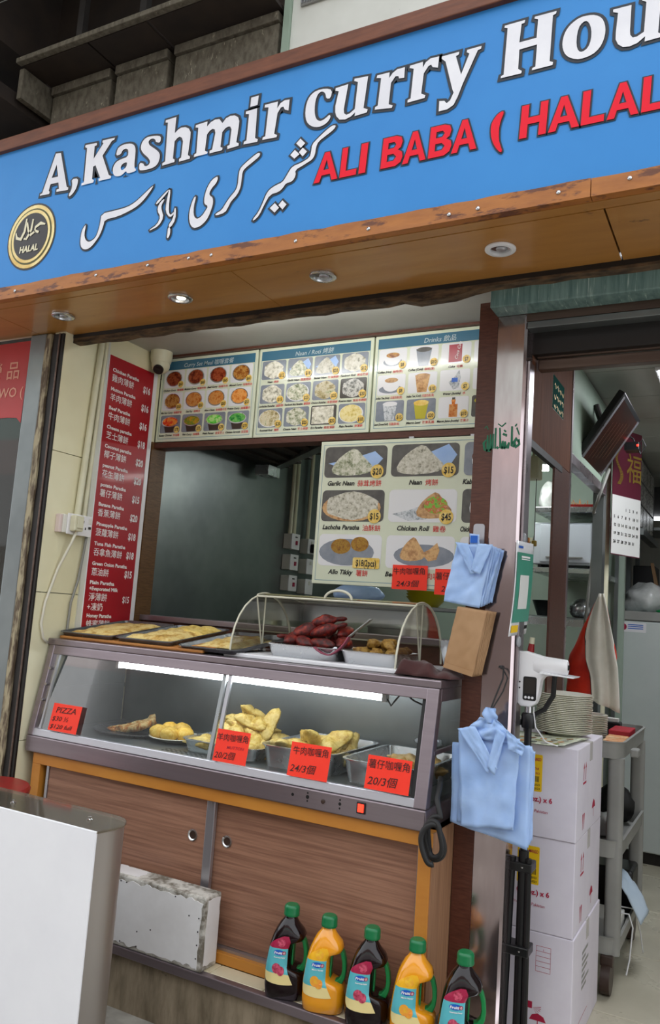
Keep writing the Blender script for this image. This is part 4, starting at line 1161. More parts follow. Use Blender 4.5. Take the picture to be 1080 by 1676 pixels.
for i, j, a, b, c, d in grid_cells(-2.482, -1.985, 2.146, 2.470, 4, 3, 0.010, 0.024):
    en, zh, p_, m = CUR[j * 4 + i]
    if j < 2:
        ds = [('o', 'steel_tray', 0.48, 0.52, 0.40, 0.44), ('o', m, 0.48, 0.53, 0.36, 0.39)]
        bg = 'print_white'
    else:
        ds = [('g', 'brown_enamel', 0.48, 0.30, 0.32, 0.28), ('o', 'steel_tray', 0.48, 0.62, 0.42, 0.30), ('o', m, 0.48, 0.63, 0.37, 0.25)]
        bg = 'print_grey'
    photo(p1, a, b, c, d, YM, bg, ds, p_, en, zh, 0.017, 0.0125)
p2 = menu_panel('naan_menu', 'picture menu panel of naan and roti between curry and drinks panels', -1.955, -1.396, Z0, Z1, 'Naan / Roti 烤餅')
NAN = [('Naan', '烤餅', '$12', 'print_naan', 'w'), ('Garlic Naan', '蒜茸烤餅', '$18', 'print_naan_green', 't'), ('Butter Naan', '牛油烤餅', '$20', 'print_naan', 't'), ('Tandoori Roti', '烤全麥餅', '$12', 'print_naan', 'w'),
       ('Lachcha Paratha', '油酥餅', '$15', 'print_naan', 'w'), ('Tandoori Alu Paratha', '薯蓉餅', '$25', 'print_naan_green', 'o'), ('Onion Kulcha', '洋蔥烤餅', '$25', 'print_mix', 'w'), ('Keema naan', '免治羊烤餅', '$30', 'print_keema', 'w'),
       ('Roomali Roti', '薄餅', '$20', 'print_mix', 'o'), ('Cheese Naan', '芝士烤餅', '$25', 'print_naan_green', 'w'), ('Egg Paratha', '雞蛋薄餅', '$20', 'print_naan', 'r'), ('Plain Paratha', '淨薄餅', '$10', 'print_paratha', 'o')]
for i, j, a, b, c, d in grid_cells(-1.934, -1.417, 2.146, 2.470, 4, 3, 0.010, 0.024):
    en, zh, p_, m, k_ = NAN[j * 4 + i]
    ds = [(k_, m, 0.47, 0.50, 0.42, 0.44)]
    if k_ == 't':
        ds.insert(0, ('s', 'blue_bag', 0.5, 0.55, 0.45, 0.40))
    if k_ == 'o':
        ds.insert(0, ('o', 'print_white', 0.48, 0.48, 0.46, 0.46))
    photo(p2, a, b, c, d, YM, 'print_grey' if k_ != 'r' and m != 'print_keema' else 'print_dark', ds, p_, en, zh, 0.018, 0.0125)
p3 = menu_panel('drinks_menu', 'picture menu panel of drinks next to the walnut pillar', -1.389, -0.83, Z0, Z1, 'Drinks 飲品')
DRK = [('Coffee (Hot)', '咖啡(熱)', '$8', 'print_white', [('o', 'print_grey', .5, .35, .34, .22), ('o', 'print_white', .5, .5, .30, .32), ('o', 'print_curry_brown', .5, .68, .24, .13)]),
       ('Coffee (Cold)', '咖啡(凍)', '$10', 'print_white', [('g', 'print_grey', .5, .45, .28, .42), ('o', 'print_dark', .5, .82, .26, .12)]),
       ('Coke', '可樂', '$7', 'print_white', [('r', 'print_crimson', .48, .5, .22, .42)]), ('', '', '', 'print_white', []),
       ('Indian Tea (Hot)', '印度奶茶(熱)', '$8', 'print_white', [('o', 'print_grey', .48, .28, .42, .20), ('o', 'print_white', .5, .5, .30, .34), ('o', 'print_samosa', .5, .72, .24, .12)]),
       ('Indian Tea (Cold)', '印度奶茶(凍)', '$10', 'print_white', [('g', 'print_samosa', .5, .45, .26, .42), ('o', 'print_samosa', .5, .84, .24, .10)]),
       ('Water (bottle)', '水', '$7', 'print_white', [('s', 'print_foil', .5, .5, .20, .46), ('r', 'label_blue', .5, .5, .10, .10)]), ('', '', '', 'print_white', []),
       ('Lassi (Sweet/Salt)', '乳酪(甜/鹹)', '$15', 'print_grey', [('g', 'print_foil', .5, .45, .26, .42), ('o', 'print_white', .5, .84, .26, .12)]),
       ('Mango Lassi', '芒果乳酪', '$20', 'print_grey', [('g', 'yellow_plastic', .5, .45, .26, .42), ('o', 'badge_yellow', .5, .80, .26, .14)]),
       ('Mango Juice (bottle)', '芒果汁', '$10', 'print_white', [('r', 'print_curry_orange', .5, .34, .14, .30), ('g', 'print_curry_orange', .5, .72, .07, .14), ('r', 'print_dark', .5, .91, .05, .05)]),
       ('Fresh Juice', '果汁', '', 'print_dark', [('o', 'yellow_plastic', .3, .75, .22, .14)])]
for i, j, a, b, c, d in grid_cells(-1.368, -0.845, 2.146, 2.470, 4, 3, 0.012, 0.024):
    en, zh, p_, bg, ds = DRK[j * 4 + i]
    ph = photo(p3, a, b, c, d, YM, bg, ds, p_, en or ' ', zh, 0.017, 0.0125)
    if en == 'Coke':
        g = G()
        put_text(g, 'Coca Cola', ((a + b) / 2 + 0.006, YM - 0.002, c + 0.014), 0.017, XZ, 'L', 0.01, 0.4, rot=1.35)
        g.build('can_lettering', 'text_white', ph)

# large hanging picture menu in the kitchen window
YB = 2.842
pb = menu_panel('hanging_menu', 'large picture menu with nine photos hanging in the kitchen window', -1.598, -0.835, 1.508, 2.092, '', Y=YB, hdr=False)
BIG = [('Garlic Naan', '蒜茸烤餅', '$20', 'print_dark', [('s', 'blue_bag', .5, .52, .44, .30), ('t', 'print_naan_green', .46, .50, .36, .46)]),
       ('Naan', '烤餅', '$15', 'print_dark', [('s', 'blue_bag', .55, .55, .42, .42), ('t', 'print_naan', .44, .52, .38, .48)]),
       ('Kabab', '烤肉', '', 'print_grey', [('o', 'print_white', .62, .48, .56, .42), ('o', 'print_kebab', .36, .56, .09, .24), ('o', 'print_kebab', .58, .56, .09, .24)]),
       ('Lachcha Paratha', '油酥餅', '$15', 'print_dark', [('o', 'print_samosa', .48, .44, .47, .44), ('w', 'print_naan', .47, .50, .43, .42)]),
       ('Chicken Roll', '雞卷', '$45', 'print_white', [('s', 'print_foil', .36, .30, .30, .26), ('t', 'print_samosa', .68, .52, .28, .42), ('o', 'print_salad', .70, .52, .17, .26)]),
       ('Chicken Leg', '雞腿', '', 'print_dark', [('o', 'print_white', .66, .45, .52, .44), ('s', 'print_drumstick', .55, .70, .34, .20), ('w', 'print_drumstick', .66, .35, .22, .16)]),
       ('Allo Tikky', '薯餅', '$18(2pcs)', 'print_white', [('o', 'print_grey', .45, .44, .44, .42), ('o', 'print_tikki', .36, .62, .16, .24), ('o', 'print_tikki', .66, .70, .14, .23)]),
       ('Beef Samosa', '牛肉咖喱角', '', 'print_white', [('o', 'print_grey', .56, .40, .44, .34), ('t', 'print_samosa', .40, .60, .20, .38), ('s', 'print_samosa', .66, .52, .13, .28)]),
       ('Samosa', '薯仔咖喱角', '$20(3pcs)', 'print_white', [('o', 'print_grey', .56, .40, .44, .34), ('t', 'print_samosa', .45, .55, .30, .34)])]
for i, j, a, b, c, d in grid_cells(-1.575, -0.70, 1.530, 2.068, 3, 3, 0.020, 0.052):
    if i == 2:
        b = -0.862
    en, zh, p_, bg, ds = BIG[j * 3 + i]
    if i == 2:
        ds = [(k_, m, min(.62, q * 1.5), w_, rx * 1.0 if q * 1.5 < .62 else .36, rz) for k_, m, q, w_, rx, rz in ds]
    photo(pb, a, b, c, d, YB, bg, ds, p_, en, zh, 0.030, 0.026, bw=0.12 if 'pcs' in p_ else None, big=True)
for x in (-1.2, -0.95):
    box('hanging_tab', 'aluminium', (x - 0.01, x + 0.01, YB + 0.004, YB + 0.012, 2.09, 2.10), pb)

# ------------------------------------------------------------------ base cabinet
YC = 2.295
cb = root('counter_cabinet', 'brown laminate base cabinet with orange frame and two sliding doors', 'cabinet', loc=(-1.64, 2.5, 0.25))
box('top_rail', 'wood_orange', (-2.46, -0.827, YC, YC + 0.05, 0.742, 0.783), cb, 0.002)
box('frame_post', 'wood_orange', (-2.46, -2.417, YC, YC + 0.05, 0.25, 0.742), cb, 0.002)
box('frame_post', 'wood_orange', (-0.870, -0.830, YC, YC + 0.05, 0.25, 0.742), cb, 0.002)
box('bottom_rail', 'wood_orange', (-2.417, -0.870, YC, YC + 0.05, 0.25, 0.283), cb, 0.002)
box('side_panel', 'laminate_vertical', (-0.830, -0.826, YC + 0.004, 2.84, 0.25, 0.783), cb)
box('side_panel', 'laminate_vertical', (-2.46, -2.455, YC + 0.05, 2.84, 0.25, 0.783), cb)
box('back_panel', 'laminate', (-2.455, -0.830, 2.82, 2.84, 0.25, 0.783), cb)
box('door_track', 'aluminium', (-2.417, -0.870, YC + 0.018, YC + 0.05, 0.283, 0.292), cb)
def slide_door(x0, x1, y, px, stile):
    d = box('sliding_door', 'laminate', (x0, x1, y, y + 0.012, 0.293, 0.741), cb)
    sx0, sx1 = stile
    box('door_stile', 'aluminium', (sx0, sx1, y - 0.004, y + 0.013, 0.292, 0.741), d, 0.002)
    g = G().lathe([(0.020, 0), (0.0195, 0.003), (0.016, 0.004), (0.013, 0.001), (0.013, -0.006)], n=24, c0=False, c1=True)
    xform(g, mtx((px, y, 0.615), rx=math.pi / 2))
    g.build('finger_pull', 'chrome', d, smooth=SM)
    g = G().lathe([(0.0, 0.0005), (0.0125, 0.0005)], n=16, c0=False, c1=False)
    xform(g, mtx((px, y, 0.615), rx=math.pi / 2))
    g.build('pull_recess', 'brown_enamel', d)
slide_door(-2.385, -1.625, YC + 0.020, -1.690, (-1.640, -1.606))
slide_door(-1.66, -0.872, YC + 0.036, -1.560, (-0.8835, -0.872))
box('door_edge', 'aluminium', (-2.398, -2.386, YC + 0.016, YC + 0.034, 0.292, 0.741), cb)

# ------------------------------------------------------------------ heated display case
CX0, CX1 = -2.497, -0.848
dc = root('display_case', 'stainless heated food display case with slanting glass front', 'display case', loc=(-1.67, 2.55, 0.785))
def slant(z):                      # y of the glass front at height z
    return 2.292 + (z - 0.85) * 0.2
g = G()
g.box(CX0, CX1, 2.283, 2.84, 0.785, 0.845)
g.build('base_band', 'steel_case', dc, bevel=0.004)
g = G()
g.prism([(2.288, 0.846), (2.312, 0.846), (2.315, 0.872), (2.294, 0.872)], 'X', CX0 + 0.01, CX1 - 0.03)
g.build('sill_track', 'aluminium', dc, bevel=0.002)
box('case_floor', 'steel_kitchen', (CX0 + 0.01, CX1 - 0.01, 2.32, 2.82, 0.845, 0.860), dc)
g = G()
g.prism([(2.346, 1.155), (2.376, 1.155), (2.380, 1.190), (2.352, 1.190)], 'X', CX0, CX1 - 0.035)
g.build('head_rail', 'steel_case', dc, bevel=0.003)
g = G()
g.box(CX0 - 0.012, CX1 + 0.002, 2.350, 2.855, 1.190, 1.215)
g.build('top_slab', 'steel_case', dc, bevel=0.004)
# corner posts (slanting with the glass)
for x0, x1 in ((CX1 - 0.042, CX1 - 0.002), (CX0, CX0 + 0.028)):
    g = G()
    g.prism([(2.286, 0.846), (2.322, 0.846), (2.386, 1.190), (2.350, 1.190)], 'X', x0, x1)
    g.build('corner_post', 'steel_case', dc, bevel=0.003)
g = G()
g.prism([(2.296, 0.874), (2.312, 0.874), (2.370, 1.154), (2.354, 1.154)], 'X', CX1 - 0.0555, CX1 - 0.043)
g.build('glass_bead', 'black_rubber', dc)
g = G()
g.prism([(2.296, 0.874), (2.306, 0.874), (2.362, 1.154), (2.352, 1.154)], 'X', CX0 + 0.05, CX0 + 0.058)
g.build('glass_bead', 'aluminium', dc)
for z in (0.98, 1.04, 1.10):
    g = G().tube([(CX0 + 0.035, slant(z), z), (CX0 + 0.035, slant(z) - 0.012, z)], 0.006, 10)
    g.build('hinge_stud', 'steel', dc)
# panes: two sliding panes, overlapping in the middle
for x0, x1, off, sx in ((CX0 + 0.03, -1.605, 0.004, -1.618), (-1.655, CX1 - 0.045, 0.013, -1.648)):
    g = G()
    y0, y1 = slant(0.868) + off, slant(1.158) + off
    g.add([(x0, y0, 0.868), (x1, y0, 0.868), (x1, y1, 1.158), (x0, y1, 1.158)], [(0, 1, 2, 3)])
    p_ = g.build('glass_pane', 'glass_case', dc)
    g = G()
    g.prism([(y0 - 0.003, 0.868), (y0 + 0.006, 0.868), (y1 + 0.006, 1.158), (y1 - 0.003, 1.158)], 'X', sx - 0.007, sx + 0.007)
    g.build('pane_stile', 'aluminium', p_)
# end panels
def endpanel(x, m, nm):
    g = G()
    g.add([(x, 2.325, 0.850), (x, 2.80, 0.850), (x, 2.80, 1.188), (x, 2.385, 1.188)], [(0, 1, 2, 3)])
    return g.build(nm, m, dc)
endpanel(CX1 - 0.006, 'glass_case', 'end_pane')
endpanel(CX0 + 0.006, 'steel_kitchen', 'end_sheet')
box('end_rail', 'steel_case', (CX1 - 0.012, CX1 - 0.001, 2.37, 2.84, 1.150, 1.190), dc, 0.002)
box('end_rail', 'steel_case', (CX1 - 0.012, CX1 - 0.001, 2.33, 2.84, 0.995, 1.008), dc, 0.002)
box('end_post', 'steel_case', (CX1 - 0.02, CX1 - 0.001, 2.80, 2.84, 0.845, 1.190), dc, 0.002)
box('end_rail', 'steel_kitchen', (CX0 + 0.002, CX0 + 0.010, 2.35, 2.80, 1.005, 1.022), dc)
box('back_panel', 'steel_kitchen', (CX0, CX1 - 0.02, 2.815, 2.84, 0.845, 1.190), dc)
# controls on the band
for x, z, r_ in ((-1.295, 0.819, .005), (-1.241, 0.832, .003), (-1.241, 0.820, .006), (-1.241, 0.808, .003), (-1.127, 0.830, .003), (-1.127, 0.818, .005), (-1.127, 0.805, .003)):
    g = G().lathe([(r_, 0), (r_, 0.0008)], n=14)
    xform(g, mtx((x, 2.2835, z), rx=math.pi / 2))
    g.build('vent_hole', 'black_plastic', dc)
g = G().lathe([(0.007, 0), (0.007, 0.003), (0.004, 0.004)], n=14)
xform(g, mtx((-1.185, 2.2835, 0.816), rx=math.pi / 2))
g.build('control_screw', 'brown_enamel', dc)
sw = box('rocker_switch', 'black_plastic', (-1.069, -1.039, 2.279, 2.284, 0.802, 0.836), dc, 0.002)
box('switch_lens', 'led_red', (-1.064, -1.044, 2.276, 2.2795, 0.807, 0.831), sw, 0.002)

# fluorescent tube in the case
tb = root('case_tube_lamp', 'glowing fluorescent tube inside the display case', 'lamp', loc=(-1.67, 2.50, 1.15))
box('batten', 'white_plastic', (-2.27, -1.07, 2.488, 2.512, 1.152, 1.175), tb)
g = G().tube([(-2.25, 2.50, 1.132), (-1.10, 2.50, 1.132)], 0.0145, 12)
g.build('tube', 'tube_light', tb, smooth=SM)
for x in (-2.258, -1.092):
    box('lamp_holder', 'white_plastic', (x - 0.008, x + 0.008, 2.486, 2.514, 1.115, 1.152), tb, 0.002)
g = G().tube([(-1.085, 2.50, 1.125), (-1.07, 2.50, 1.105), (-1.055, 2.50, 1.125), (-1.03, 2.50, 1.155), (-0.99, 2.50, 1.13), (-0.94, 2.50, 1.115)], 0.003, 6)
g.build('lamp_wire', 'black_rubber', tb)

# ------------------------------------------------------------------ pans, trays and food in the case
ZF = 0.8605
pp = root('pizza_pan', 'round grey metal pizza pan in the display case', 'pan', loc=(-2.215, 2.60, ZF))
g = G().lathe([(0.0, 0), (0.150, 0), (0.172, 0.012), (0.176, 0.012), (0.176, 0.014), (0.170, 0.014), (0.148, 0.003), (0.0, 0.003)], (-2.215, 2.60, ZF), 40, False, False)
g.build('pan_body', 'tray_dark', pp, smooth=SM)
def pizza():
    bm_pts = []
    nr, na = 10, 14
    tip = Vector((-2.300, 2.530, ZF + 0.006))
    g = G()
    def top(u, v):
        a = math.radians(-8 + 62 * v)
        r = 0.175 * u
        h = 0.012 + 0.026 * u + 0.007 * wob(u * 8, v * 7, 1, 1.0, 3) + (0.010 if u > 0.86 else 0) + 0.016 * v * u
        return (tip.x + r * math.cos(a), tip.y + r * math.sin(a), ZF + 0.004 + h)
    g.sheet(top, 26, 20, 0.022)
    return g
p_ = pizza().build('pizza_slice', 'pizza_top', None, 'browned wedge of pizza on the round pan', 'pizza', smooth=True)
wp = root('white_plate', 'white oval plate of potato balls in the display case', 'plate', loc=(-2.0, 2.56, ZF))
def plate_geo(r, h, oval=1.0):
    return G().lathe([(0.0, 0.0), (r * 0.60, 0.0), (r * 0.66, 0.003), (r, h), (r, h + 0.002), (r * 0.97, h + 0.003), (r * 0.63, 0.006), (0.0, 0.005)], n=36, c0=False, c1=False)
g = plate_geo(0.105, 0.018)
xform(g, mtx((-1.985, 2.555, ZF)))
g.build('plate_body', 'porcelain', wp, smooth=SM)
tag(wp, 'round white plate holding yellow potato balls')
def potato(seed):
    return lambda p: (Vector((p.x, p.y, p.z * 0.76)) * (0.0365 + 0.0035 * wob(p.x, p.y, p.z, 1.8, seed) + 0.0012 * wob(p.x, p.y, p.z, 7, seed)))
for i, (x, y, z) in enumerate(((-2.035, 2.510, 0), (-1.968, 2.492, 0), (-2.040, 2.585, 0.002), (-1.972, 2.570, 0.008), (-1.925, 2.530, 0.0))):
    G().ball((x, y, ZF + 0.034 + z), 1, 3, potato(i * 3.1)).build('potato_ball', 'potato_ball', None, 'golden potato ball on the white plate in the case', 'potato ball', 'potato balls on the plate', smooth=True)

def tray_thing(name, label, x0, x1, y0, y1, z, h, m='steel_tray', tilt=0.0, flare=0.015):
    cx, cy = (x0 + x1) / 2, (y0 + y1) / 2
    g = tray_geo(x1 - x0, y1 - y0, h, 0.025, flare)
    xform(g, mtx((cx, cy, z), rx=tilt))
    return g.build(name, m, None, label, 'tray', smooth=SM)
tray_thing('steel_tray', 'small steel tray behind the mutton price card in the case', -1.86, -1.535, 2.42, 2.72, ZF, 0.045)
tray_thing('steel_tray', 'deep steel tray behind the beef price card in the case', -1.505, -1.225, 2.40, 2.78, ZF, 0.075)
tray_thing('steel_tray', 'deep steel tray at the pillar end of the case', -1.185, -0.915, 2.385, 2.77, ZF, 0.075)
g = G()
for i in range(12):
    for j in range(6):
        g.box(-1.90 + i * 0.022 + 0.006 * (j % 2), -1.89 + i * 0.022 + 0.006 * (j % 2), 2.345 + j * 0.011, 2.349 + j * 0.011, ZF + 0.0022, ZF + 0.0028)
pf = root('perforated_plate', 'perforated steel plate lying in the case beneath the potato balls', 'plate', loc=(-1.78, 2.37, ZF))
box('plate_sheet', 'steel_kitchen', (-1.93, -1.62, 2.335, 2.412, ZF, ZF + 0.002), pf)
g.build('perforations', 'black_plastic', pf, kind='stuff')

def samosa_mesh(seed, L=0.047, H=0.021):
    """plump folded pastry: rounded triangle with a crimped seam"""
    def fn(p):
        th = math.atan2(p.y, p.x)
        k = 1 + 0.36 * math.cos(3 * th) + 0.07 * math.cos(6 * th) + 0.10 * wob(p.x, p.y, p.z, 1.9, seed)
        if abs(p.z) < 0.22:
            k *= 1.07 + 0.03 * math.sin(24 * th)
        h = H * (1 + 0.30 * wob(p.x, p.y, p.z, 2.4, seed + 3) + 0.25 * math.cos(2 * th + seed) + 0.12 * wob(p.x, p.y, p.z, 6, seed))
        return Vector((p.x * L * k * 1.15, p.y * L * k, math.copysign(abs(p.z) ** 0.9, p.z) * h + 0.010 * math.cos(th * 2 + seed) * (p.x ** 2 + p.y ** 2)))
    return G().ball((0, 0, 0), 1, 4, fn).mesh('samosa', smooth=True)
SAM = [samosa_mesh(s) for s in (1.3, 4.7, 9.1)]
rs = random.Random(11)
def samosas(name, m, spots, label, group, big=1.0):
    for i, (x, y, z) in enumerate(spots):
        me = SAM[i % 3]
        key = me.name + m
        if key not in bpy.data.meshes:
            me2 = me.copy()
            me2.name = key
            me2.materials.append(M[m])
        o = bpy.data.objects.new(name, bpy.data.meshes[key])
        COL.objects.link(o)
        o.location = (x, y, z)
        o.rotation_euler = (rs.uniform(-0.7, 0.7), rs.uniform(-0.6, 0.6), rs.uniform(0, 6.28))
        o.scale = (big,) * 3
        tag(o, label, 'samosa', group)
z0 = ZF + 0.03
samosas('samosa', 'pastry', [(-1.80, 2.48, z0), (-1.72, 2.46, z0), (-1.64, 2.47, z0), (-1.59, 2.53, z0), (-1.78, 2.57, z0 + .01), (-1.70, 2.56, z0 + .03), (-1.62, 2.57, z0 + .03), (-1.76, 2.65, z0 + .03), (-1.66, 2.65, z0 + .035), (-1.58, 2.63, z0 + .02),
                             (-1.74, 2.60, z0 + .075), (-1.66, 2.59, z0 + .08), (-1.61, 2.61, z0 + .075), (-1.70, 2.53, z0 + .055), (-1.69, 2.62, z0 + .105)],
        'pale yellow mutton samosa heaped in the small steel tray', 'mutton samosas')
samosas('samosa', 'pastry', [(-1.46, 2.55, z0), (-1.40, 2.52, z0), (-1.33, 2.54, z0), (-1.28, 2.52, z0), (-1.44, 2.62, z0 + .02), (-1.36, 2.62, z0 + .03), (-1.29, 2.63, z0 + .035), (-1.40, 2.58, z0 + .05), (-1.32, 2.58, z0 + .055), (-1.45, 2.48, z0 + .03)],
        'golden beef samosa in the middle deep tray', 'beef samosas', 1.08)
samosas('samosa', 'samosa_brown', [(-1.02, 2.56, z0), (-0.97, 2.58, z0), (-0.99, 2.63, z0 + .03), (-1.04, 2.62, z0 + .02)],
        'brown potato samosa in the tray at the pillar end', 'potato samosas', 1.1)
def bagfn(p, c=(-1.0, 2.70), s=(0.05, 0.035, 0.02)):
    k = 1 + 0.25 * wob(p.x, p.y, p.z, 2.2, 4)
    return Vector((p.x * s[0] * k, p.y * s[1] * k, p.z * s[2] * k))
G().ball((-1.03, 2.80 - 0.035, ZF + 0.105), 1, 3, bagfn).build('plastic_bag', 'clear_plastic', None, 'crumpled clear plastic bag on the rim of the end tray', 'bag', smooth=True)

# ------------------------------------------------------------------ red handwritten price cards
def price_card(x0, x1, z0, z1, lines, label, tilt=0.0, yfn=None, Y=None, rot=0.0):
    """card on the glass (yfn) or on a board (Y)"""
    r = root('price_card', label, 'price card', loc=((x0 + x1) / 2, (Y if Y else yfn(z0)), z0), group='red handwritten price cards')
    if Y is None:
        ya, yb = yfn(z0), yfn(z1)
    else:
        ya = yb = Y
    up = Vector((0, yb - ya, z1 - z0)).normalized()
    ex = (Vector((1, 0, 0)) * math.cos(rot) + up * math.sin(rot))
    ey = (up * math.cos(rot) - Vector((1, 0, 0)) * math.sin(rot))
    o0 = Vector((x0, ya, z0))
    w, h = x1 - x0, math.hypot(z1 - z0, yb - ya)
    nn = ex.cross(ey)
    g = G()
    v = [o0, o0 + ex * w, o0 + ex * w + ey * h, o0 + ey * h]
    g.add(v + [p + nn * 0.001 for p in v], [(0, 1, 2, 3), (4, 5, 6, 7), (0, 1, 5, 4), (1, 2, 6, 5), (2, 3, 7, 6), (3, 0, 4, 7)])
    g.build('card', 'card_red', r)
    for s, a, b, size, col, sh, wd in lines:
        g = G()
        put_text(g, s, o0 + ex * (a * w) + ey * (b * h) + nn * 0.001, size, (ex, ey), 'L', 0.004, sh, width=wd, rot=0.03)
        g.build('handwriting', 'print_crimson' if col == 'r' else 'ink_dark', r)
gy = lambda z: slant(z) - 0.0085
price_card(-2.392, -2.246, 0.876, 0.976, [('PIZZA', .12, .66, .030, 'k', .2, .105), ('$30 ½', .05, .36, .024, 'k', .25, .085), ('$120 full', .04, .08, .022, 'k', .25, .115)], 'red price card reading PIZZA at the wall end of the case', yfn=gy)
price_card(-1.618, -1.485, 0.876, 0.979, [('羊肉咖喱角', .02, .66, .026, 'k', .0, .125), ('MUTTON', .36, .42, .014, 'r', .2, .07), ('20/2個', .03, .10, .028, 'k', .2, .085)], 'red price card for mutton samosas beside the sliding pane stile', yfn=gy)
price_card(-1.325, -1.180, 0.873, 0.976, [('牛肉咖喱角', .06, .66, .028, 'k', .0, .128), ('24/3個', .05, .14, .030, 'k', .2, .095)], 'red price card for beef samosas, third along the case', yfn=gy)
price_card(-1.052, -0.907, 0.877, 0.974, [('薯仔咖喱角', .03, .64, .029, 'k', .0, .135), ('20/3個', .05, .14, .032, 'k', .2, .10)], 'red price card for potato samosas above the lit switch', yfn=gy)
price_card(-1.240, -1.097, 1.502, 1.595, [('牛肉咖喱角', .02, .62, .028, 'k', .0, .130), ('24/3個', .12, .12, .028, 'k', .2, .095)], 'red beef price card taped to the foot of the hanging menu', Y=YB - 0.008)
price_card(-1.066, -0.925, 1.490, 1.586, [('薯仔咖喱角', .02, .60, .030, 'k', .0, .135), ('20/3個', .18, .12, .030, 'k', .2, .095)], 'red potato price card half behind the blue bags', Y=YB - 0.009)

# ------------------------------------------------------------------ on top of the case: board, baking trays, flatbreads
ZT = 1.2155
TL = math.radians(7.6)
bd = root('wooden_board', 'long orange wooden board propped under the baking trays', 'board', loc=(-2.14, 2.39, ZT))
Bm = Matrix.Translation((0, 2.392, ZT)) @ Matrix.Rotation(TL, 4, 'X')
g = G().box(-2.490, -1.775, 0, 0.40, 0, 0.011)
xform(g, Bm)
g.build('board_panel', 'wood_stick', bd, bevel=0.003)
box('prop_batten', 'wood_stick', (-2.48, -1.79, 2.755, 2.780, ZT, ZT + 0.0465), bd)
def bake_tray(cx, w, label, dz=0.0, dy=0.0):
    g = tray_geo(w, 0.385, 0.018, 0.012, 0.010, 0.006, 0.002)
    xform(g, Bm @ Matrix.Translation((cx, 0.195 + dy, 0.0115 + dz)))
    return g.build('baking_tray', 'tray_dark', None, label, 'tray', smooth=SM)
bake_tray(-2.355, 0.275, 'dark baking tray next to the side wall, topmost of three')
bake_tray(-2.062, 0.270, 'dark baking tray in the middle of the three')
bake_tray(-1.762, 0.255, 'dark baking tray beside the clear food cover', dz=-0.006)
def flatbread(cx, cy, w, d, seed, m, label, fold=0.5, z=0.0):
    def fn(u, v):
        x, y = (u - .5) * w, (v - .5) * d
        e = 1 + 0.10 * wob(u * 4, v * 4, 0, 1, seed)
        edge = min(u, 1 - u, v, 1 - v)
        h = 0.006 + 0.016 * (1 - abs(2 * u - 1) ** 2) * fold + 0.010 * wob(u * 5, v * 5, 2, 1.2, seed) + (0.008 if u > 0.55 else 0) * fold
        h *= min(1, edge * 8 + 0.15)
        return Bm @ Vector((cx + x * e, cy + y * e, 0.0155 + z + max(0.002, h)))
    g = G().sheet(fn, 22, 18, 0.004)
    g.build('flatbread', m, None, label, 'flatbread', smooth=True)
flatbread(-2.365, 0.195, 0.245, 0.33, 2.0, 'paratha', 'browned flatbread on the tray by the side wall')
flatbread(-2.075, 0.150, 0.235, 0.24, 5.0, 'paratha', 'browned flatbread with a folded hump on the middle tray', 0.8)
flatbread(-2.055, 0.290, 0.22, 0.15, 7.0, 'pastry', 'greenish yellow flatbread behind on the middle tray', 0.6, 0.006)
flatbread(-1.775, 0.200, 0.195, 0.24, 9.0, 'paratha', 'pale flatbread on the tray beside the food cover', 0.6, -0.006)

# ------------------------------------------------------------------ roll-top food cover
fc = root('food_cover', 'clear roll-top acrylic food cover on a white base', 'food cover', loc=(-1.35, 2.64, ZT))
box('base_board', 'white_paint', (-1.70, -0.992, 2.415, 2.85, ZT, ZT + 0.014), fc, 0.003)
ZB = ZT + 0.0145
cy, rr = 2.638, 0.212
def arc(a0, a1, n=18, r=rr):
    return [(cy + r * math.cos(math.radians(a0 + (a1 - a0) * i / n)), ZB + 0.006 + r * math.sin(math.radians(a0 + (a1 - a0) * i / n))) for i in range(n + 1)]
XL, XR = -1.680, -1.032
def shell(name, a0, a1, r):
    pts = arc(a0, a1, 18, r)
    g = G()
    n = len(pts)
    g.add([(XL, y, z) for y, z in pts] + [(XR, y, z) for y, z in pts], [(i, i + 1, n + i + 1, n + i) for i in range(n - 1)])
    return g.build(name, 'acrylic', fc, smooth=True)
shell('back_shell', 0, 92, rr)
lid = shell('front_lid', 12, 106, rr + 0.004)
for x in (XL, XR):
    for a0, a1, r, par in ((0, 182, rr, fc), (12, 106, rr + 0.004, lid)):
        pts = arc(a0, a1, 14, r)
        g = G()
        g.add([(x, cy, ZB + 0.006)] + [(x, y, z) for y, z in pts], [(0, i + 1, i + 2) for i in range(len(pts) - 1)])
        g.build('end_sector', 'acrylic', par)
        g = G().tube([(x, y, z) for y, z in pts], 0.0035, 6)
        g.build('rim_edge', 'acrylic_edge', par, smooth=SM)
    for a in (90, 107):
        g = G().tube([(x, cy, ZB + 0.008), (x, cy + rr * math.cos(math.radians(a)), ZB + 0.006 + rr * math.sin(math.radians(a)))], 0.003, 6)
        g.build('radial_edge', 'acrylic_edge', lid if a > 91 else fc)
    g = G().tube([(x - 0.010, cy, ZB + 0.008), (x + 0.012, cy, ZB + 0.008)], 0.010, 12)
    g.build('pivot_knob', 'chrome', fc, smooth=SM)
for a, par, mm in ((91, fc, 'acrylic_yellow'), (107, lid, 'acrylic_edge')):
    y, z = cy + rr * math.cos(math.radians(a)), ZB + 0.006 + rr * math.sin(math.radians(a))
    G().tube([(XL, y, z), (XR, y, z)], 0.004, 6).build('long_edge', mm, par, smooth=SM)
G().tube([(XL, 2.83, ZB + 0.07), (XR, 2.845, ZB + 0.07)], 0.003, 6).build('long_edge', 'acrylic_edge', fc)
y, z = cy + (rr + .004) * math.cos(math.radians(103)), ZB + 0.004 + (rr + .004) * math.sin(math.radians(103))
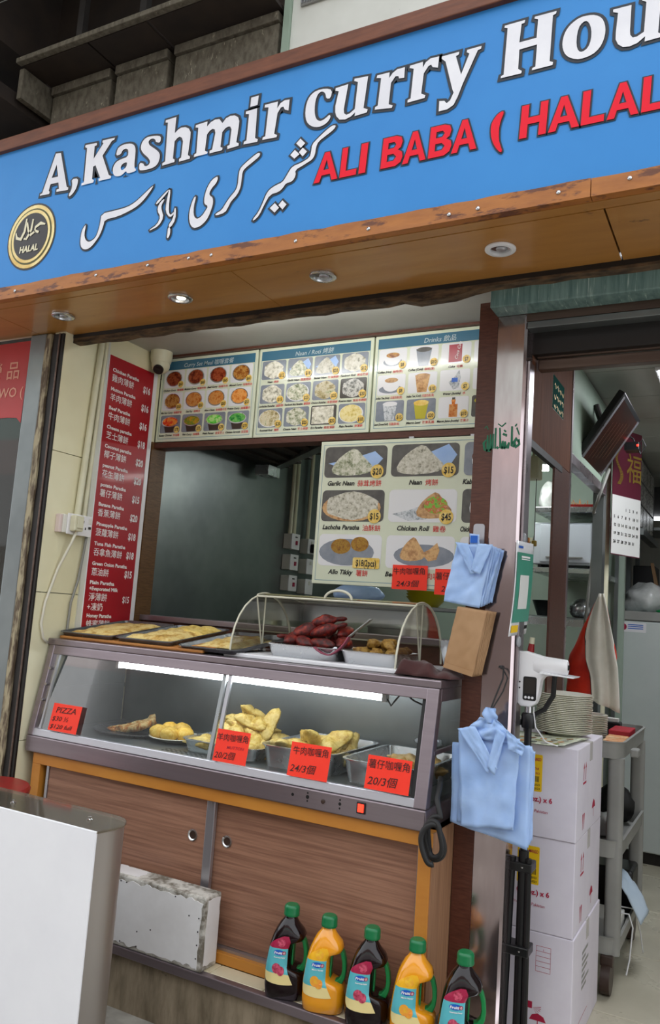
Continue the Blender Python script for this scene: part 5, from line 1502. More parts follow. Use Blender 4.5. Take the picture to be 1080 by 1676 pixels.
G().tube([(-1.395 + 0.055 * (1 - math.cos(math.pi * i / 10)), y, z + 0.032 * math.sin(math.pi * i / 10)) for i in range(11)], 0.005, 8).build('handle', 'acrylic_edge', lid, smooth=SM)

tray_thing('steel_tray', 'shiny steel tray of red chicken under the food cover', -1.560, -1.275, 2.465, 2.72, ZB, 0.044)
tray_thing('steel_tray', 'shiny steel tray of brown fritters under the food cover', -1.262, -1.042, 2.460, 2.71, ZB, 0.044)
def drum(seed):
    g = G()
    n, m = 12, 14
    rings = []
    for i in range(n + 1):
        t = i / n
        r = 0.010 + 0.026 * math.sin(math.pi * min(1, t * 1.25)) ** 1.2 if t < 0.72 else 0.011 + 0.008 * (t - 0.72)
        if t > 0.95: r = 0.016
        if i in (0, n): r *= 0.35
        bend = 0.018 * math.sin(t * 3)
        ring = []
        for k in range(m):
            a = 2 * math.pi * k / m
            q = r * (1 + 0.28 * wob(math.cos(a) * 1.5, math.sin(a) * 1.5, t * 5, 1.0, seed))
            ring.append((q * math.cos(a) * 0.9 + bend, t * 0.158 - 0.06, q * 0.78 * math.sin(a)))
        rings.append(ring)
    return g.loft(rings).mesh('chicken_piece', smooth=True)
DR = [drum(s) for s in (2.2, 6.1, 8.8)]
for me in DR: me.materials.append(M['chicken_red'])
rs = random.Random(21)
CH = [(-1.50, 2.54, .045, 0.2, 0.0), (-1.44, 2.52, .045, 1.3, 0.1), (-1.36, 2.52, .045, 1.7, 0.0), (-1.31, 2.57, .05, 0.4, 0.1), (-1.50, 2.62, .05, 2.2, 0.1), (-1.43, 2.60, .06, 1.6, 0.1), (-1.36, 2.61, .06, 0.9, 0.1),
      (-1.46, 2.57, .085, -1.0, 0.45), (-1.38, 2.57, .09, -1.25, 0.35), (-1.33, 2.62, .085, 0.2, 0.1), (-1.40, 2.60, .115, -1.35, 0.30)]
for i, (x, y, z, a, e) in enumerate(CH):
    o = bpy.data.objects.new('chicken_piece', DR[i % 3])
    COL.objects.link(o)
    o.location = (x, y, ZB + z + 0.008)
    o.rotation_euler = (e, rs.uniform(-0.4, 0.4), a)
    o.scale = (0.92,) * 3
    tag(o, 'dark red roasted chicken piece in the tray under the cover', 'chicken', 'red roasted chicken pieces')
def fritter(seed):
    return G().ball((0, 0, 0), 1, 3, lambda p: Vector((p.x * .032, p.y * .022, p.z * .017)) * (1 + 0.30 * wob(p.x, p.y, p.z, 2.2, seed) + 0.12 * wob(p.x, p.y, p.z, 6, seed))).mesh('fritter', smooth=True)
FR = [fritter(s) for s in (1.1, 5.2, 7.7)]
for me in FR: me.materials.append(M['kebab'])
for i, (x, y, z) in enumerate([(-1.20, 2.52, .030), (-1.14, 2.51, .030), (-1.09, 2.53, .030), (-1.19, 2.58, .032), (-1.13, 2.58, .034), (-1.09, 2.60, .034), (-1.21, 2.64, .034), (-1.15, 2.64, .036), (-1.10, 2.65, .036), (-1.17, 2.55, .056), (-1.12, 2.56, .058), (-1.14, 2.61, .062), (-1.19, 2.61, .056)]):
    o = bpy.data.objects.new('fritter', FR[i % 3])
    COL.objects.link(o)
    o.location = (x, y, ZB + z + 0.010)
    o.rotation_euler = (rs.uniform(-.3, .3), rs.uniform(-.3, .3), rs.uniform(0, 6.28))
    tag(o, 'brown fried fritter in the tray under the cover', 'fritter', 'brown fritters')
tg = root('tongs', 'pink handled tongs lying across the cover base', 'tongs', loc=(-1.33, 2.45, ZB))
g = G()
g.sheet(lambda u, v: (-1.345 + 0.075 * u + 0.045 * math.sin(u * 2) , 2.440 + 0.022 * v + 0.02 * u, ZB + 0.004 + 0.085 * u ** 1.4 + 0.03 * (1 - u) * max(0, 0.35 - u) * 4), 12, 3, 0.004)
g.build('handle', 'tongs_pink', tg, smooth=True)
g = G()
g.sheet(lambda u, v: (-1.228 + 0.06 * u, 2.462 + 0.02 * v + 0.04 * u, ZB + 0.090 + 0.065 * u), 8, 3, 0.003)
g.build('arm', 'grey_plastic', tg, smooth=True)

def cloth_fn(u, v):
    x = -1.02 + 0.20 * u
    y = 2.385 + 0.15 * v
    e = min(u, 1 - u, v, 1 - v)
    h = (0.034 + 0.030 * wob(u * 3.2, v * 2.2, 0, 1.3, 3) + 0.006 * math.sin(u * 13 + v * 6)) * min(1, (e * 6) ** 0.7)
    h *= 1.15 - 0.5 * u
    return (x + 0.02 * wob(u * 3, v * 3, 5, 1, 1), y + 0.02 * wob(u * 3, v * 3, 9, 1, 1), ZT + 0.003 + max(0.001, h))
G().sheet(cloth_fn, 34, 22, 0.002).build('wiping_cloth', 'maroon_cloth', None, 'crumpled maroon wiping cloth at the end of the case top', 'cloth', smooth=True)
def cup_fn(u, v):
    a = 2 * math.pi * u
    r = 0.022 + 0.020 * v + 0.004 * math.sin(5 * a + v * 4) * v
    return (-0.885 + r * math.cos(a), 2.555 + r * math.sin(a), ZT + 0.0005 + 0.115 * v)
G().grid(cup_fn, 24, 8).build('plastic_cup', 'clear_plastic', None, 'milky clear plastic cup behind the kraft bags', 'cup', smooth=True)

# ------------------------------------------------------------------ hanging bag bundles
def bag_sheet(name, m, quad, Y, par, amp=0.006, seed=0.0, th=0.0012, nu=20, nv=22, lean=0.0, curl=0.0):
    """wrinkled sheet over a quad given as (x,z): tl, tr, br, bl"""
    tl, tr, br, bl = quad
    def fn(u, v):
        x = (tl[0] * (1 - u) + tr[0] * u) * (1 - v) + (bl[0] * (1 - u) + br[0] * u) * v
        z = (tl[1] * (1 - u) + tr[1] * u) * (1 - v) + (bl[1] * (1 - u) + br[1] * u) * v
        w = amp * wob(u * 3, v * 4, 0, 1.4, seed) + amp * 0.5 * wob(u * 9 + v * 4, v * 6, 3, 1, seed) + 0.35 * amp * math.sin(u * 9 + 5 * v + seed)
        return (x + 0.3 * amp * wob(v * 5, u, 1, 1.5, seed), Y + w + lean * v - curl * (abs(2 * u - 1) ** 3), z + 0.3 * amp * wob(u * 5, v, 7, 1.5, seed))
    return G().sheet(fn, nu, nv, th).build(name, m, par, smooth=True)

def hung_plate(x0, x1, z0, z1, y):
    pass
ub = root('plastic_bag_bundle', 'small bundle of blue carrier bags hanging over the kraft bags', 'bag bundle', loc=(-0.79, 2.44, 1.44))
for i in range(6):
    s = 0.004 * i
    bag_sheet('bag_layer', 'blue_bag', ((-0.846 + s, 1.640), (-0.728 + 1.3 * s, 1.638 - s * 0.5), (-0.762 + 1.5 * s, 1.442 + s), (-0.880 + s, 1.458 + s)), 2.425 + 0.007 * i, ub, 0.005, i * 2.3)
bag_sheet('bag_fold', 'blue_bag', ((-0.730, 1.630), (-0.706, 1.615), (-0.748, 1.452), (-0.764, 1.446)), 2.442, ub, 0.006, 9.0, nu=6)
bag_sheet('collar_flap', 'blue_bag', ((-0.846, 1.645), (-0.806, 1.642), (-0.764, 1.552), (-0.792, 1.545)), 2.414, ub, 0.003, 4.0, nu=8, nv=14)
bag_sheet('collar_flap', 'blue_bag', ((-0.772, 1.642), (-0.724, 1.640), (-0.762, 1.545), (-0.790, 1.556)), 2.411, ub, 0.003, 6.0, nu=8, nv=14)
bag_sheet('tab', 'blue_bag', ((-0.806, 1.675), (-0.774, 1.672), (-0.772, 1.632), (-0.803, 1.634)), 2.428, ub, 0.003, 2.0, nu=6, nv=6)
box('tab_print', 'label_blue', (-0.801, -0.778, 2.4225, 2.4235, 1.645, 1.668), ub)
hk = root('wall_hook', 'small steel hook plate on the walnut pillar above the blue bags', 'hook', loc=(-0.79, 2.478, 1.64))
g = G()
g.prism(rounded(-0.809, -0.772, 1.640, 1.712, 0.010), 'Y', 2.473, 2.4775)
g.build('plate', 'aluminium', hk)
G().tube([(-0.790, 2.473, 1.66), (-0.790, 2.440, 1.655), (-0.790, 2.428, 1.668)], 0.0035, 8).build('prong', 'steel', hk)

kb = root('kraft_bag_bundle', 'bundle of brown kraft paper bags hanging below the small blue bags', 'paper bags', loc=(-0.79, 2.44, 1.23))
for i in range(7):
    s = 0.0032 * i
    bag_sheet('bag_layer', 'kraft', ((-0.832 + s, 1.444), (-0.735 + 1.0 * s, 1.434), (-0.772 + 1.0 * s, 1.231 + 0.3 * s), (-0.868 + s, 1.252 + 0.5 * s)), 2.422 + 0.0055 * i, kb, 0.003, i * 1.7, 0.0015)
g = G()
g.prism([(-0.868, 1.253), (-0.862, 1.268), (-0.768, 1.247), (-0.772, 1.232)], 'Y', 2.4165, 2.4185)
g.build('bottom_fold', 'kraft', kb)

bb = root('plastic_bag_bundle', 'large bundle of blue carrier bags hanging from a black cord on the pillar', 'bag bundle', loc=(-0.69, 2.38, 0.77))
for i in range(5):
    s = 0.005 * i
    bag_sheet('back_layer', 'blue_bag', ((-0.812 + s * 0.5, 1.035 - s), (-0.578 + s * 0.3, 1.058 - s), (-0.576 + s * 0.3, 0.768 + s), (-0.806 + s, 0.806 + s)), 2.385 + 0.008 * i, bb, 0.006, 3.3 + i * 1.9, nu=24, nv=26)
for i in range(2):
    bag_sheet('front_layer', 'blue_bag', ((-0.788 + .008 * i, 1.078), (-0.604 - .012 * i, 1.075), (-0.612 - .004 * i, 0.822 - .006 * i), (-0.768 - .018 * i, 0.803 + .006 * i)), 2.364 + 0.012 * i, bb, 0.006, 11 + i * 4, nu=24, nv=26)
bag_sheet('shoulder', 'blue_bag', ((-0.722, 1.122), (-0.668, 1.120), (-0.600, 1.060), (-0.785, 1.060)), 2.356, bb, 0.010, 15, nu=22, nv=10)
bag_sheet('collar_flap', 'blue_bag', ((-0.786, 1.082), (-0.735, 1.098), (-0.660, 0.985), (-0.690, 0.968)), 2.346, bb, 0.004, 17, nu=10, nv=16)
bag_sheet('collar_flap', 'blue_bag', ((-0.668, 1.100), (-0.640, 1.085), (-0.668, 0.965), (-0.690, 0.985)), 2.343, bb, 0.004, 19, nu=8, nv=14)
bag_sheet('collar_flap', 'blue_bag', ((-0.640, 1.100), (-0.582, 1.060), (-0.590, 1.030), (-0.632, 1.045)), 2.344, bb, 0.006, 23, nu=10, nv=8)
def knot(u, v):
    a = 2 * math.pi * u
    r = 0.020 + 0.004 * math.sin(3 * a + 6 * v) - 0.008 * abs(2 * v - 1)
    return (-0.694 + r * math.cos(a) * 1.1, 2.362 + r * math.sin(a) * 0.7, 1.110 + 0.042 * v)
G().grid(knot, 20, 8).build('gathered_top', 'blue_bag', bb, smooth=True)
cd = root('bag_hanger', 'black string loop on the steel pillar holding the large blue bags', 'hanger', loc=(-0.68, 2.47, 1.25))
G().tube([(-0.700, 2.47, 1.265), (-0.686, 2.455, 1.262), (-0.680, 2.43, 1.235), (-0.690, 2.39, 1.18), (-0.696, 2.364, 1.142)], 0.0025, 6).build('loop', 'black_rubber', cd)
G().tube([(-0.690, 2.462, 1.264), (-0.668, 2.44, 1.238), (-0.672, 2.41, 1.20), (-0.690, 2.37, 1.15)], 0.0022, 6).build('loop', 'black_rubber', cd)
G().lathe([(0.008, 0), (0.006, 0.006), (0.0, 0.008)], n=12, c1=False).build('hook_base', 'black_rubber', cd, local=True).location = (-0.019, 0.0, 0.015)

# coiled power cable at the end of the case
pts = []
for i in range(90):
    t = i / 89
    a = 2 * math.pi * 2.6 * t + 1.2
    pts.append((-0.808 + (0.028 + 0.006 * math.sin(5 * t * 6.28)) * math.cos(a), 2.262 - 0.02 * t + 0.012 * math.sin(a * 0.7), 0.788 + 0.052 * math.sin(a) - 0.02 * t))
pts = [(-0.836, 2.36, 0.93), (-0.826, 2.33, 0.915), (-0.822, 2.30, 0.88)] + pts
G().tube(pts, 0.0080, 8).build('power_cable', 'black_rubber', None, 'black power cable coiled and hung at the end of the case', 'cable', smooth=True)

# ------------------------------------------------------------------ side wall: dome camera, sockets, conduit, cords
dm = root('dome_camera', 'white dome security camera in the ceiling corner', 'camera', loc=(-2.455, 2.79, 2.54))
cc = (-2.455, 2.79, 2.54)
G().lathe([(0.050, 0.0), (0.050, -0.030), (0.046, -0.050), (0.040, -0.056)], cc, 28, True, True).build('base', 'ivory_plastic', dm, smooth=SM)
G().ball((cc[0], cc[1], cc[2] - 0.062), 0.043, 3).build('ball', 'ivory_plastic', dm, smooth=True)
d = Vector((0.25, -0.62, -0.74)).normalized()
c0 = Vector((cc[0], cc[1], cc[2] - 0.062))
G().tube([c0 + d * 0.030, c0 + d * 0.0445], 0.024, 20).build('lens_window', 'black_plastic', dm, smooth=SM)
G().tube([c0 + d * 0.0446, c0 + d * 0.0462], 0.012, 16).build('lens', 'dark_metal', dm)

XWf = XW
so2 = root('wall_socket', 'double wall socket with a plug-in adapter on the cream wall', 'socket', loc=(XW, 2.43, 1.63))
box('back_box', 'socket_white', (XW, XW + 0.028, 2.334, 2.488, 1.640, 1.716), so2, 0.004)
box('side_box', 'facade_pink', (XW, XW + 0.026, 2.318, 2.333, 1.640, 1.714), so2, 0.003)
box('face_plate', 'white_plastic', (XW + 0.0285, XW + 0.034, 2.352, 2.490, 1.636, 1.722), so2, 0.003)
ad = box('adapter', 'ivory_plastic', (XW + 0.0345, XW + 0.066, 2.362, 2.412, 1.650, 1.714), so2, 0.006)
box('adapter_cap', 'ivory_plastic', (XW + 0.0665, XW + 0.071, 2.372, 2.404, 1.662, 1.702), ad, 0.003)
for y, z in ((2.440, 1.695), (2.428, 1.668), (2.452, 1.668)):
    box('pin_slot', 'black_plastic', (XW + 0.0338, XW + 0.0346, y - 0.0025, y + 0.0025, z - 0.005, z + 0.005), so2)
box('switch_rocker', 'socket_white', (XW + 0.0342, XW + 0.038, 2.466, 2.482, 1.690, 1.712), so2, 0.002)
box('indicator', 'dark_metal', (XW + 0.0342, XW + 0.037, 2.468, 2.481, 1.668, 1.678), so2)
for i, (ya, yb, r_, lab) in enumerate(((2.455, 2.415, 0.0135, 'thick cream conduit pipe running up the wall from the socket'), (2.478, 2.452, 0.0095, 'thin cream conduit pipe beside the red menu'))):
    G().tube([(XW + 0.015 + 0.004 * i, ya, 2.538), (XW + 0.015 + 0.004 * i, ya * 0.5 + yb * 0.5, 2.1), (XW + 0.018, yb, 1.726), (XW + 0.018, yb, 1.7165)], r_, 10).build('conduit_pipe', 'ivory_plastic', None, lab, 'pipe', smooth=SM)
G().tube([(XW + 0.052, 2.388, 1.649), (XW + 0.04, 2.378, 1.60), (XW + 0.015, 2.346, 1.494), (XW + 0.012, 2.303, 1.357), (XW + 0.012, 2.294, 1.27), (XW + 0.012, 2.312, 1.215), (XW + 0.012, 2.338, 1.196)], 0.0055, 8).build('white_cable', 'wire_white', None, 'white cable hanging from the adapter down to the case', 'cable', smooth=True)
G().tube([(XW + 0.02, 2.478, 1.639), (XW + 0.016, 2.476, 1.58), (XW + 0.014, 2.462, 1.453), (XW + 0.012, 2.438, 1.36), (XW + 0.012, 2.434, 1.25), (XW + 0.012, 2.434, 1.217)], 0.0055, 8).build('grey_cable', 'wire_grey', None, 'grey cable running down the wall beside the red menu', 'cable', smooth=True)

# ------------------------------------------------------------------ juice bottles on the ledge
HB = 0.256
SEC = [  # z, xmin, xmax, half depth
    (0.000, -0.046, 0.046, 0.036), (0.004, -0.050, 0.050, 0.040), (0.030, -0.053, 0.053, 0.042), (0.062, -0.053, 0.052, 0.042), (0.074, -0.053, 0.044, 0.042),
    (0.082, -0.052, 0.020, 0.041), (0.092, -0.051, 0.013, 0.041), (0.120, -0.048, 0.013, 0.040), (0.140, -0.045, 0.014, 0.039), (0.150, -0.043, 0.022, 0.038),
    (0.158, -0.041, 0.040, 0.037), (0.168, -0.038, 0.043, 0.036), (0.182, -0.033, 0.038, 0.032), (0.198, -0.025, 0.029, 0.026), (0.210, -0.018, 0.021, 0.020), (0.216, -0.0155, 0.0185, 0.017), (0.226, -0.0155, 0.0185, 0.017)]
SEC = [(z * 1.045, x0 * (1.22 if z < 0.2 else 1.1), x1 * (1.17 if z < 0.205 else 1.0) if x1 > 0.03 else x1, d * 1.12 if z < 0.205 else d) for z, x0, x1, d in SEC]
def sect(z):
    for a, b in zip(SEC, SEC[1:]):
        if a[0] <= z <= b[0]:
            t = (z - a[0]) / (b[0] - a[0])
            return tuple(p + (q - p) * t for p, q in zip(a, b))
    return SEC[-1]
def sring(s, n=28):
    z, x0, x1, d = s
    cx, rx = (x0 + x1) / 2, (x1 - x0) / 2
    out = []
    e = 2.0 / 3.2 if z < 0.175 else 1.0 - 0.35 * max(0, (0.205 - z) / 0.03)
    e = min(1.0, max(0.55, e))
    for k in range(n):
        a = 2 * math.pi * k / n
        c, s_ = math.cos(a), math.sin(a)
        out.append((cx + rx * math.copysign(abs(c) ** e, c), d * math.copysign(abs(s_) ** e, s_), z))
    return out
def front_y(x, z):
    z_, x0, x1, d = sect(z)
    cx, rx = (x0 + x1) / 2, max(0.001, (x1 - x0) / 2)
    q = min(0.999, abs((x - cx) / rx))
    return -d * (1 - q ** 3.2) ** (1 / 3.2)
def make_bottle(kind, label, loc, rotz):
    r = root('juice_bottle', label, 'bottle', loc=(0, 0, 0), group='juice bottles on the ledge')
    jm, top = ('juice_dark', 'label_crimson') if kind == 'pom' else ('juice_orange', 'label_mango')
    G().loft([sring(s) for s in SEC]).build('bottle_body', jm, r, smooth=True, local=True)
    cp = G()
    n = 36
    cp.loft([[(0.0015 + q * (1 + (0.025 if k % 2 and 0.2355 < z < 0.2505 else 0)) * math.cos(2 * math.pi * k / n), q * (1 + (0.025 if k % 2 and 0.2355 < z < 0.2505 else 0)) * math.sin(2 * math.pi * k / n), z) for k in range(n)]
             for q, z in ((0.0232, 0.2275), (0.0240, 0.229), (0.0240, 0.234), (0.0230, 0.236), (0.0230, 0.250), (0.0218, 0.255), (0.018, 0.2585))])
    cp.build('cap', 'cap_green', r, smooth=SM, local=True)
    # grip: a green insert bridging the hand hole
    g = G()
    path = [(0.045, 0.066), (0.052, 0.074), (0.0595, 0.090), (0.062, 0.110), (0.060, 0.132), (0.054, 0.152), (0.045, 0.164)]
    inner = [(0.035, 0.160), (0.043, 0.148), (0.048, 0.130), (0.0495, 0.110), (0.047, 0.095), (0.038, 0.083), (0.028, 0.079)]
    g.prism([(a, b * 1.045) for a, b in path + inner], 'Y', -0.013, 0.013)
    g.build('grip', 'grip_green', r, bevel=0.003, local=True)
    g = G()
    g.prism([(0.0135, 0.086), (0.0175, 0.086), (0.0185, 0.154), (0.0145, 0.154)], 'Y', -0.014, 0.014)
    g.build('grip_lining', 'grip_green', r, local=True)
    # label patch
    g = G()
    DZ = 0.014
    def lim(z):
        x0, x1 = sect(z)[1] + 0.004, 0.006
        z = z - DZ
        if z > 0.128:
            t = (z - 0.128) / 0.034
            x0 += 0.030 * t ** 2.2
            x1 = 0.006 + 0.012 * t - 0.030 * max(0, t - 0.6) ** 1.2
        if z < 0.075:
            x1 += 0.016 * ((0.075 - z) / 0.03) ** 1.0
        if z < 0.050:
            x0 += 0.04 * ((0.050 - z) / 0.015) ** 2 * 0.12
        return x0, x1
    nz, nx = 30, 12
    for j in range(nz + 1):
        z = DZ + 0.034 + (0.164 - 0.034) * j / nz
        for i in range(nx + 1):
            x0, x1 = lim(z)
            x = x0 + (x1 - x0) * i / nx
            zz = z
            if j == 0: zz += 0.004 * (1 - (2 * i / nx - 1) ** 2) * -1
            g.v.append((x, front_y(x, z) - 0.0009, zz))
    for j in range(nz):
        z = 0.034 + (0.164 - 0.034) * (j + .5) / nz
        g.cur = 0 if z > 0.128 else (1 if z > 0.058 else 2)
        for i in range(nx):
            a = j * (nx + 1) + i
            g.f.append((a, a + 1, a + nx + 2, a + nx + 1))
            g.mi.append(g.cur)
    lb = g.build('label', None, r, mats=[top, 'label_teal', 'label_cream'], smooth=True, local=True)
    def patch(cx, cz, rx, rz, m, nm, lift):
        g = G()
        cz += DZ
        n = 16
        ring = [(cx + rx * math.cos(2 * math.pi * k / n), cz + rz * math.sin(2 * math.pi * k / n)) for k in range(n)]
        g.add([(cx, front_y(cx, cz) - lift, cz)] + [(x, front_y(x, z) - lift, z) for x, z in ring], [(0, k + 1, (k + 1) % n + 1) for k in range(n)])
        g.build(nm, m, lb, local=True)
    fm = 'pom_red' if kind == 'pom' else 'mango_flesh'
    patch(-0.024, 0.074, 0.0135, 0.0145, fm, 'fruit_print', 0.0016)
    patch(-0.011, 0.068, 0.0115, 0.0130, fm, 'fruit_print', 0.0021)
    patch(-0.014, 0.146, 0.012, 0.012, 'pom_red' if kind == 'pom' else 'mango_flesh', 'fruit_print', 0.0016)
    patch(-0.019, 0.118, 0.017, 0.0075, 'label_blue', 'brand_patch', 0.0016)
    patch(-0.004, 0.118, 0.0052, 0.0052, 'label_crimson', 'brand_dot', 0.0022)
    def word(s, x, z, size, m, w):
        z += DZ
        vs, fs, ww = text_geo(s, 0.03, 0.1)
        k = w / ww
        g = G()
        g.add([(x + a * k, front_y(x + a * k, z + b * size) - 0.0026, z + b * size) for a, b in vs], fs)
        g.build('label_lettering', m, lb, local=True)
    word('Fruiti', -0.034, 0.1145, 0.0095, 'text_white', 0.025)
    word('O', -0.0068, 0.1150, 0.008, 'text_white', 0.0055)
    word('Pomegranate Nectar' if kind == 'pom' else 'Mango Nectar', -0.034, 0.1035, 0.0055, 'text_white', 0.034)
    r.location = loc
    r.rotation_euler = (0, 0, rotz)
    return r
ZL = 0.2500
make_bottle('pom', 'dark pomegranate juice bottle nearest the white block', (-1.250, 2.250, ZL), 0.30)
make_bottle('mango', 'orange mango juice bottle, second from the white block', (-1.118, 2.246, ZL), 0.30)
make_bottle('pom', 'dark pomegranate juice bottle between the two orange ones', (-0.978, 2.246, ZL), 0.30)
make_bottle('mango', 'orange mango juice bottle in front of the cabinet end post', (-0.838, 2.246, ZL), 0.30)
make_bottle('pom', 'dark pomegranate juice bottle standing by the steel pillar', (-0.700, 2.250, ZL), 0.30)

# ------------------------------------------------------------------ weathered block on the ledge
wb = root('weathered_block', 'weathered white painted block with grimy edges on the ledge', 'block', loc=(-1.78, 2.245, ZL))
rs = random.Random(4)
g = G().box(-2.06, -1.533, 2.2005, 2.287, ZL, 0.474)
g.build('block_core', 'weathered_edge', wb, bevel=0.006)
def ragged(x0, x1, z0, z1, n, amp, seed):
    q = random.Random(seed)
    pts = []
    for i in range(n): pts.append((x0 + (x1 - x0) * i / n, z0 + q.uniform(0, amp)))
    for i in range(8): pts.append((x1 - q.uniform(0, amp), z0 + (z1 - z0) * i / 8))
    for i in range(n): pts.append((x1 - (x1 - x0) * i / n, z1 - q.uniform(0, amp * 1.2)))
    for i in range(8): pts.append((x0 + q.uniform(0, amp), z1 - (z1 - z0) * i / 8))
    return pts
G().prism(ragged(-2.055, -1.541, 0.258, 0.466, 44, 0.010, 1), 'Y', 2.1985, 2.2005).build('front_sheet', 'weathered_white', wb)
G().prism(ragged(2.212, 2.280, 0.264, 0.464, 8, 0.004, 2), 'X', -1.5335, -1.5315).build('end_sheet', 'weathered_white', wb)
G().prism(ragged(-2.055, -1.82, 2.208, 2.280, 20, 0.008, 3), 'Z', 0.4735, 0.4755).build('top_sheet', 'weathered_white', wb)
nl = G().lathe([(0.0025, 0), (0.0025, 0.0006)], n=8)
xform(nl, mtx(rx=math.pi / 2))
nme = nl.mesh('nail')
for i in range(14):
    o = link('nail', nme, 'black_plastic', wb)
    e = i % 3
    o.location = (rs.uniform(-1.95, -1.56), 2.1983, 0.455 if e == 0 else (0.268 if e == 1 else rs.uniform(0.29, 0.44))) if i < 10 else (-1.553, 2.1983, 0.29 + 0.04 * (i - 10))

# ------------------------------------------------------------------ white counter box in front
wc = root('white_counter_box', 'white fronted steel box with a clear acrylic top, nearest the street', 'counter box', loc=(-1.9, 1.72, GR))
def rbox(z, off=0.0, yb=1.80):
    pts = [(-2.40 - off, 1.652 - off, z), (-1.512 + off, 1.652 - off, z)]
    for k in range(9):
        a = math.radians(-20 + 110 * k / 8)
        pts.append((-1.512 - 0.075 + (0.075 + off) * max(math.cos(a), 0.0) if False else -1.587 + (0.085 + off) * math.cos(a), yb - 0.085 + (0.085 + off) * math.sin(a), z))
    pts.append((-2.40 - off, yb + off, z))
    return pts
G().loft([rbox(GR), rbox(0.784)]).build('steel_body', 'steel_satin', wc, smooth=SM)
box('front_panel', 'white_paint', (-2.40, -1.508, 1.645, 1.6515, GR, 0.792), wc, 0.0015)
G().loft([rbox(0.7865, 0.004), rbox(0.7915, 0.004)]).build('acrylic_sheet', 'acrylic_top', wc, smooth=SM)
for x, y in ((-1.60, 1.715), (-1.88, 1.70)):
    G().lathe([(0.008, 0), (0.008, 0.003), (0.004, 0.005), (0.004, 0.010), (0.0, 0.011)], (x, y, 0.7915), 12, True, False).build('screw', 'chrome', wc, smooth=SM)

# ------------------------------------------------------------------ red stool and things in the neighbouring shop
nl_ = root('neighbour_fill_lamp', 'fluorescent batten inside the neighbouring shop', 'lamp', loc=(-3.2, 2.9, 2.46))  # unseen tube lamp added to brighten the interior behind the neighbouring pane
box('batten_body', 'white_plastic', (-3.8, -2.9, 2.88, 2.92, 2.435, 2.4595), nl_)
G().tube([(-3.78, 2.90, 2.42), (-2.92, 2.90, 2.42)], 0.013, 10).build('tube', 'tube_light', nl_, smooth=SM)
st = root('stool', 'red wooden stool at the neighbouring shop front', 'stool', loc=(-2.46, 2.02, GR))
G().lathe([(0.0, 0.630), (0.150, 0.630), (0.163, 0.636), (0.165, 0.650), (0.158, 0.660), (0.0, 0.662)], (-2.40, 2.02, GR), 36, False, False).build('seat', 'red_paint', st, smooth=SM)
for a in (45, 135, 225, 315):
    c, s_ = math.cos(math.radians(a)), math.sin(math.radians(a))
    G().tube([(-2.40 + 0.15 * c, 2.02 + 0.15 * s_, GR), (-2.40 + 0.10 * c, 2.02 + 0.10 * s_, GR + 0.631)], 0.016, 8).build('leg', 'red_paint', st, smooth=SM)
cnt = root('side_counter', 'steel counter inside the neighbouring shop window', 'counter', loc=(-3.1, 2.6, GR))
box('counter_body', 'green_upper', (-3.9, -2.64, 2.40, 2.9, GR, 1.14), cnt)
box('counter_top', 'steel_kitchen', (-3.9, -2.635, 2.38, 2.92, 1.14, 1.17), cnt, 0.004)
tray_thing('baking_tray', 'grey tray of folded flatbreads behind the neighbouring window', -2.98, -2.66, 2.40, 2.70, 1.1705, 0.03, 'tray_dark')
for i in range(3):
    z = 1.178 + 0.018 * i
    G().sheet(lambda u, v: (-2.96 + 0.27 * u, 2.43 + 0.22 * v, z + 0.016 + 0.008 * math.sin(7 * u + i) + 0.006 * wob(u * 4, v * 4, i, 1)), 14, 10, 0.010).build('flatbread', 'paratha', None, ('bottom', 'middle', 'top')[i] + ' folded flatbread in the neighbouring shop tray', 'flatbread', smooth=True)
r = root('price_card', 'plain red card low in the neighbouring window', 'price card', loc=(-2.75, 2.255, 0.90))
box('card', 'card_red', (-2.80, -2.665, 2.2575, 2.2590, 0.93, 1.02), r)

# ------------------------------------------------------------------ laminated poster on the pillar edge
po = root('payment_poster', 'laminated green poster with a white square hung at the pillar edge', 'poster', loc=(-0.655, 2.5, 1.36))
def pc(u, v):      # u 0..1 across (depth), v 0..1 down
    return (-0.651 - 0.012 * v + 0.006 * math.sin(3 * v), 2.410 + 0.205 * u - 0.008 * v, 1.655 + 0.010 * u - 0.292 * v)
def pband(u0, u1, v0, v1, m, nm, lift):
    g = G()
    g.grid(lambda u, v: (lambda p: (p[0] + lift, p[1], p[2]))(pc(u0 + (u1 - u0) * u, v0 + (v1 - v0) * v)), 6, 10)
    g.build(nm, m, po)
G().sheet(lambda u, v: pc(u, v), 8, 14, 0.0012).build('laminate_sheet', 'print_white', po, smooth=True)
pband(0.03, 0.97, 0.12, 0.86, 'teal_poster', 'green_field', 0.0035)
pband(0.22, 0.74, 0.36, 0.72, 'paper', 'blank_square', 0.0045)
pband(0.05, 0.42, 0.89, 0.965, 'yellow_label', 'yellow_patch', 0.0035)
pband(0.52, 0.95, 0.90, 0.94, 'text_black', 'dark_patch', 0.0035)
pband(0.25, 0.75, 0.155, 0.175, 'text_white', 'title_line', 0.0045)
pband(0.25, 0.75, 0.185, 0.195, 'text_white', 'title_line', 0.0045)
pband(0.10, 0.35, 0.05, 0.075, 'label_blue', 'logo_line', 0.0035)
for z, y in ((1.672, 2.515), (1.348, 2.50)):
    G().ball((-0.655, y, z), (0.008, 0.014, 0.018), 2).build('suction_hook', 'clear_plastic', po, smooth=True)

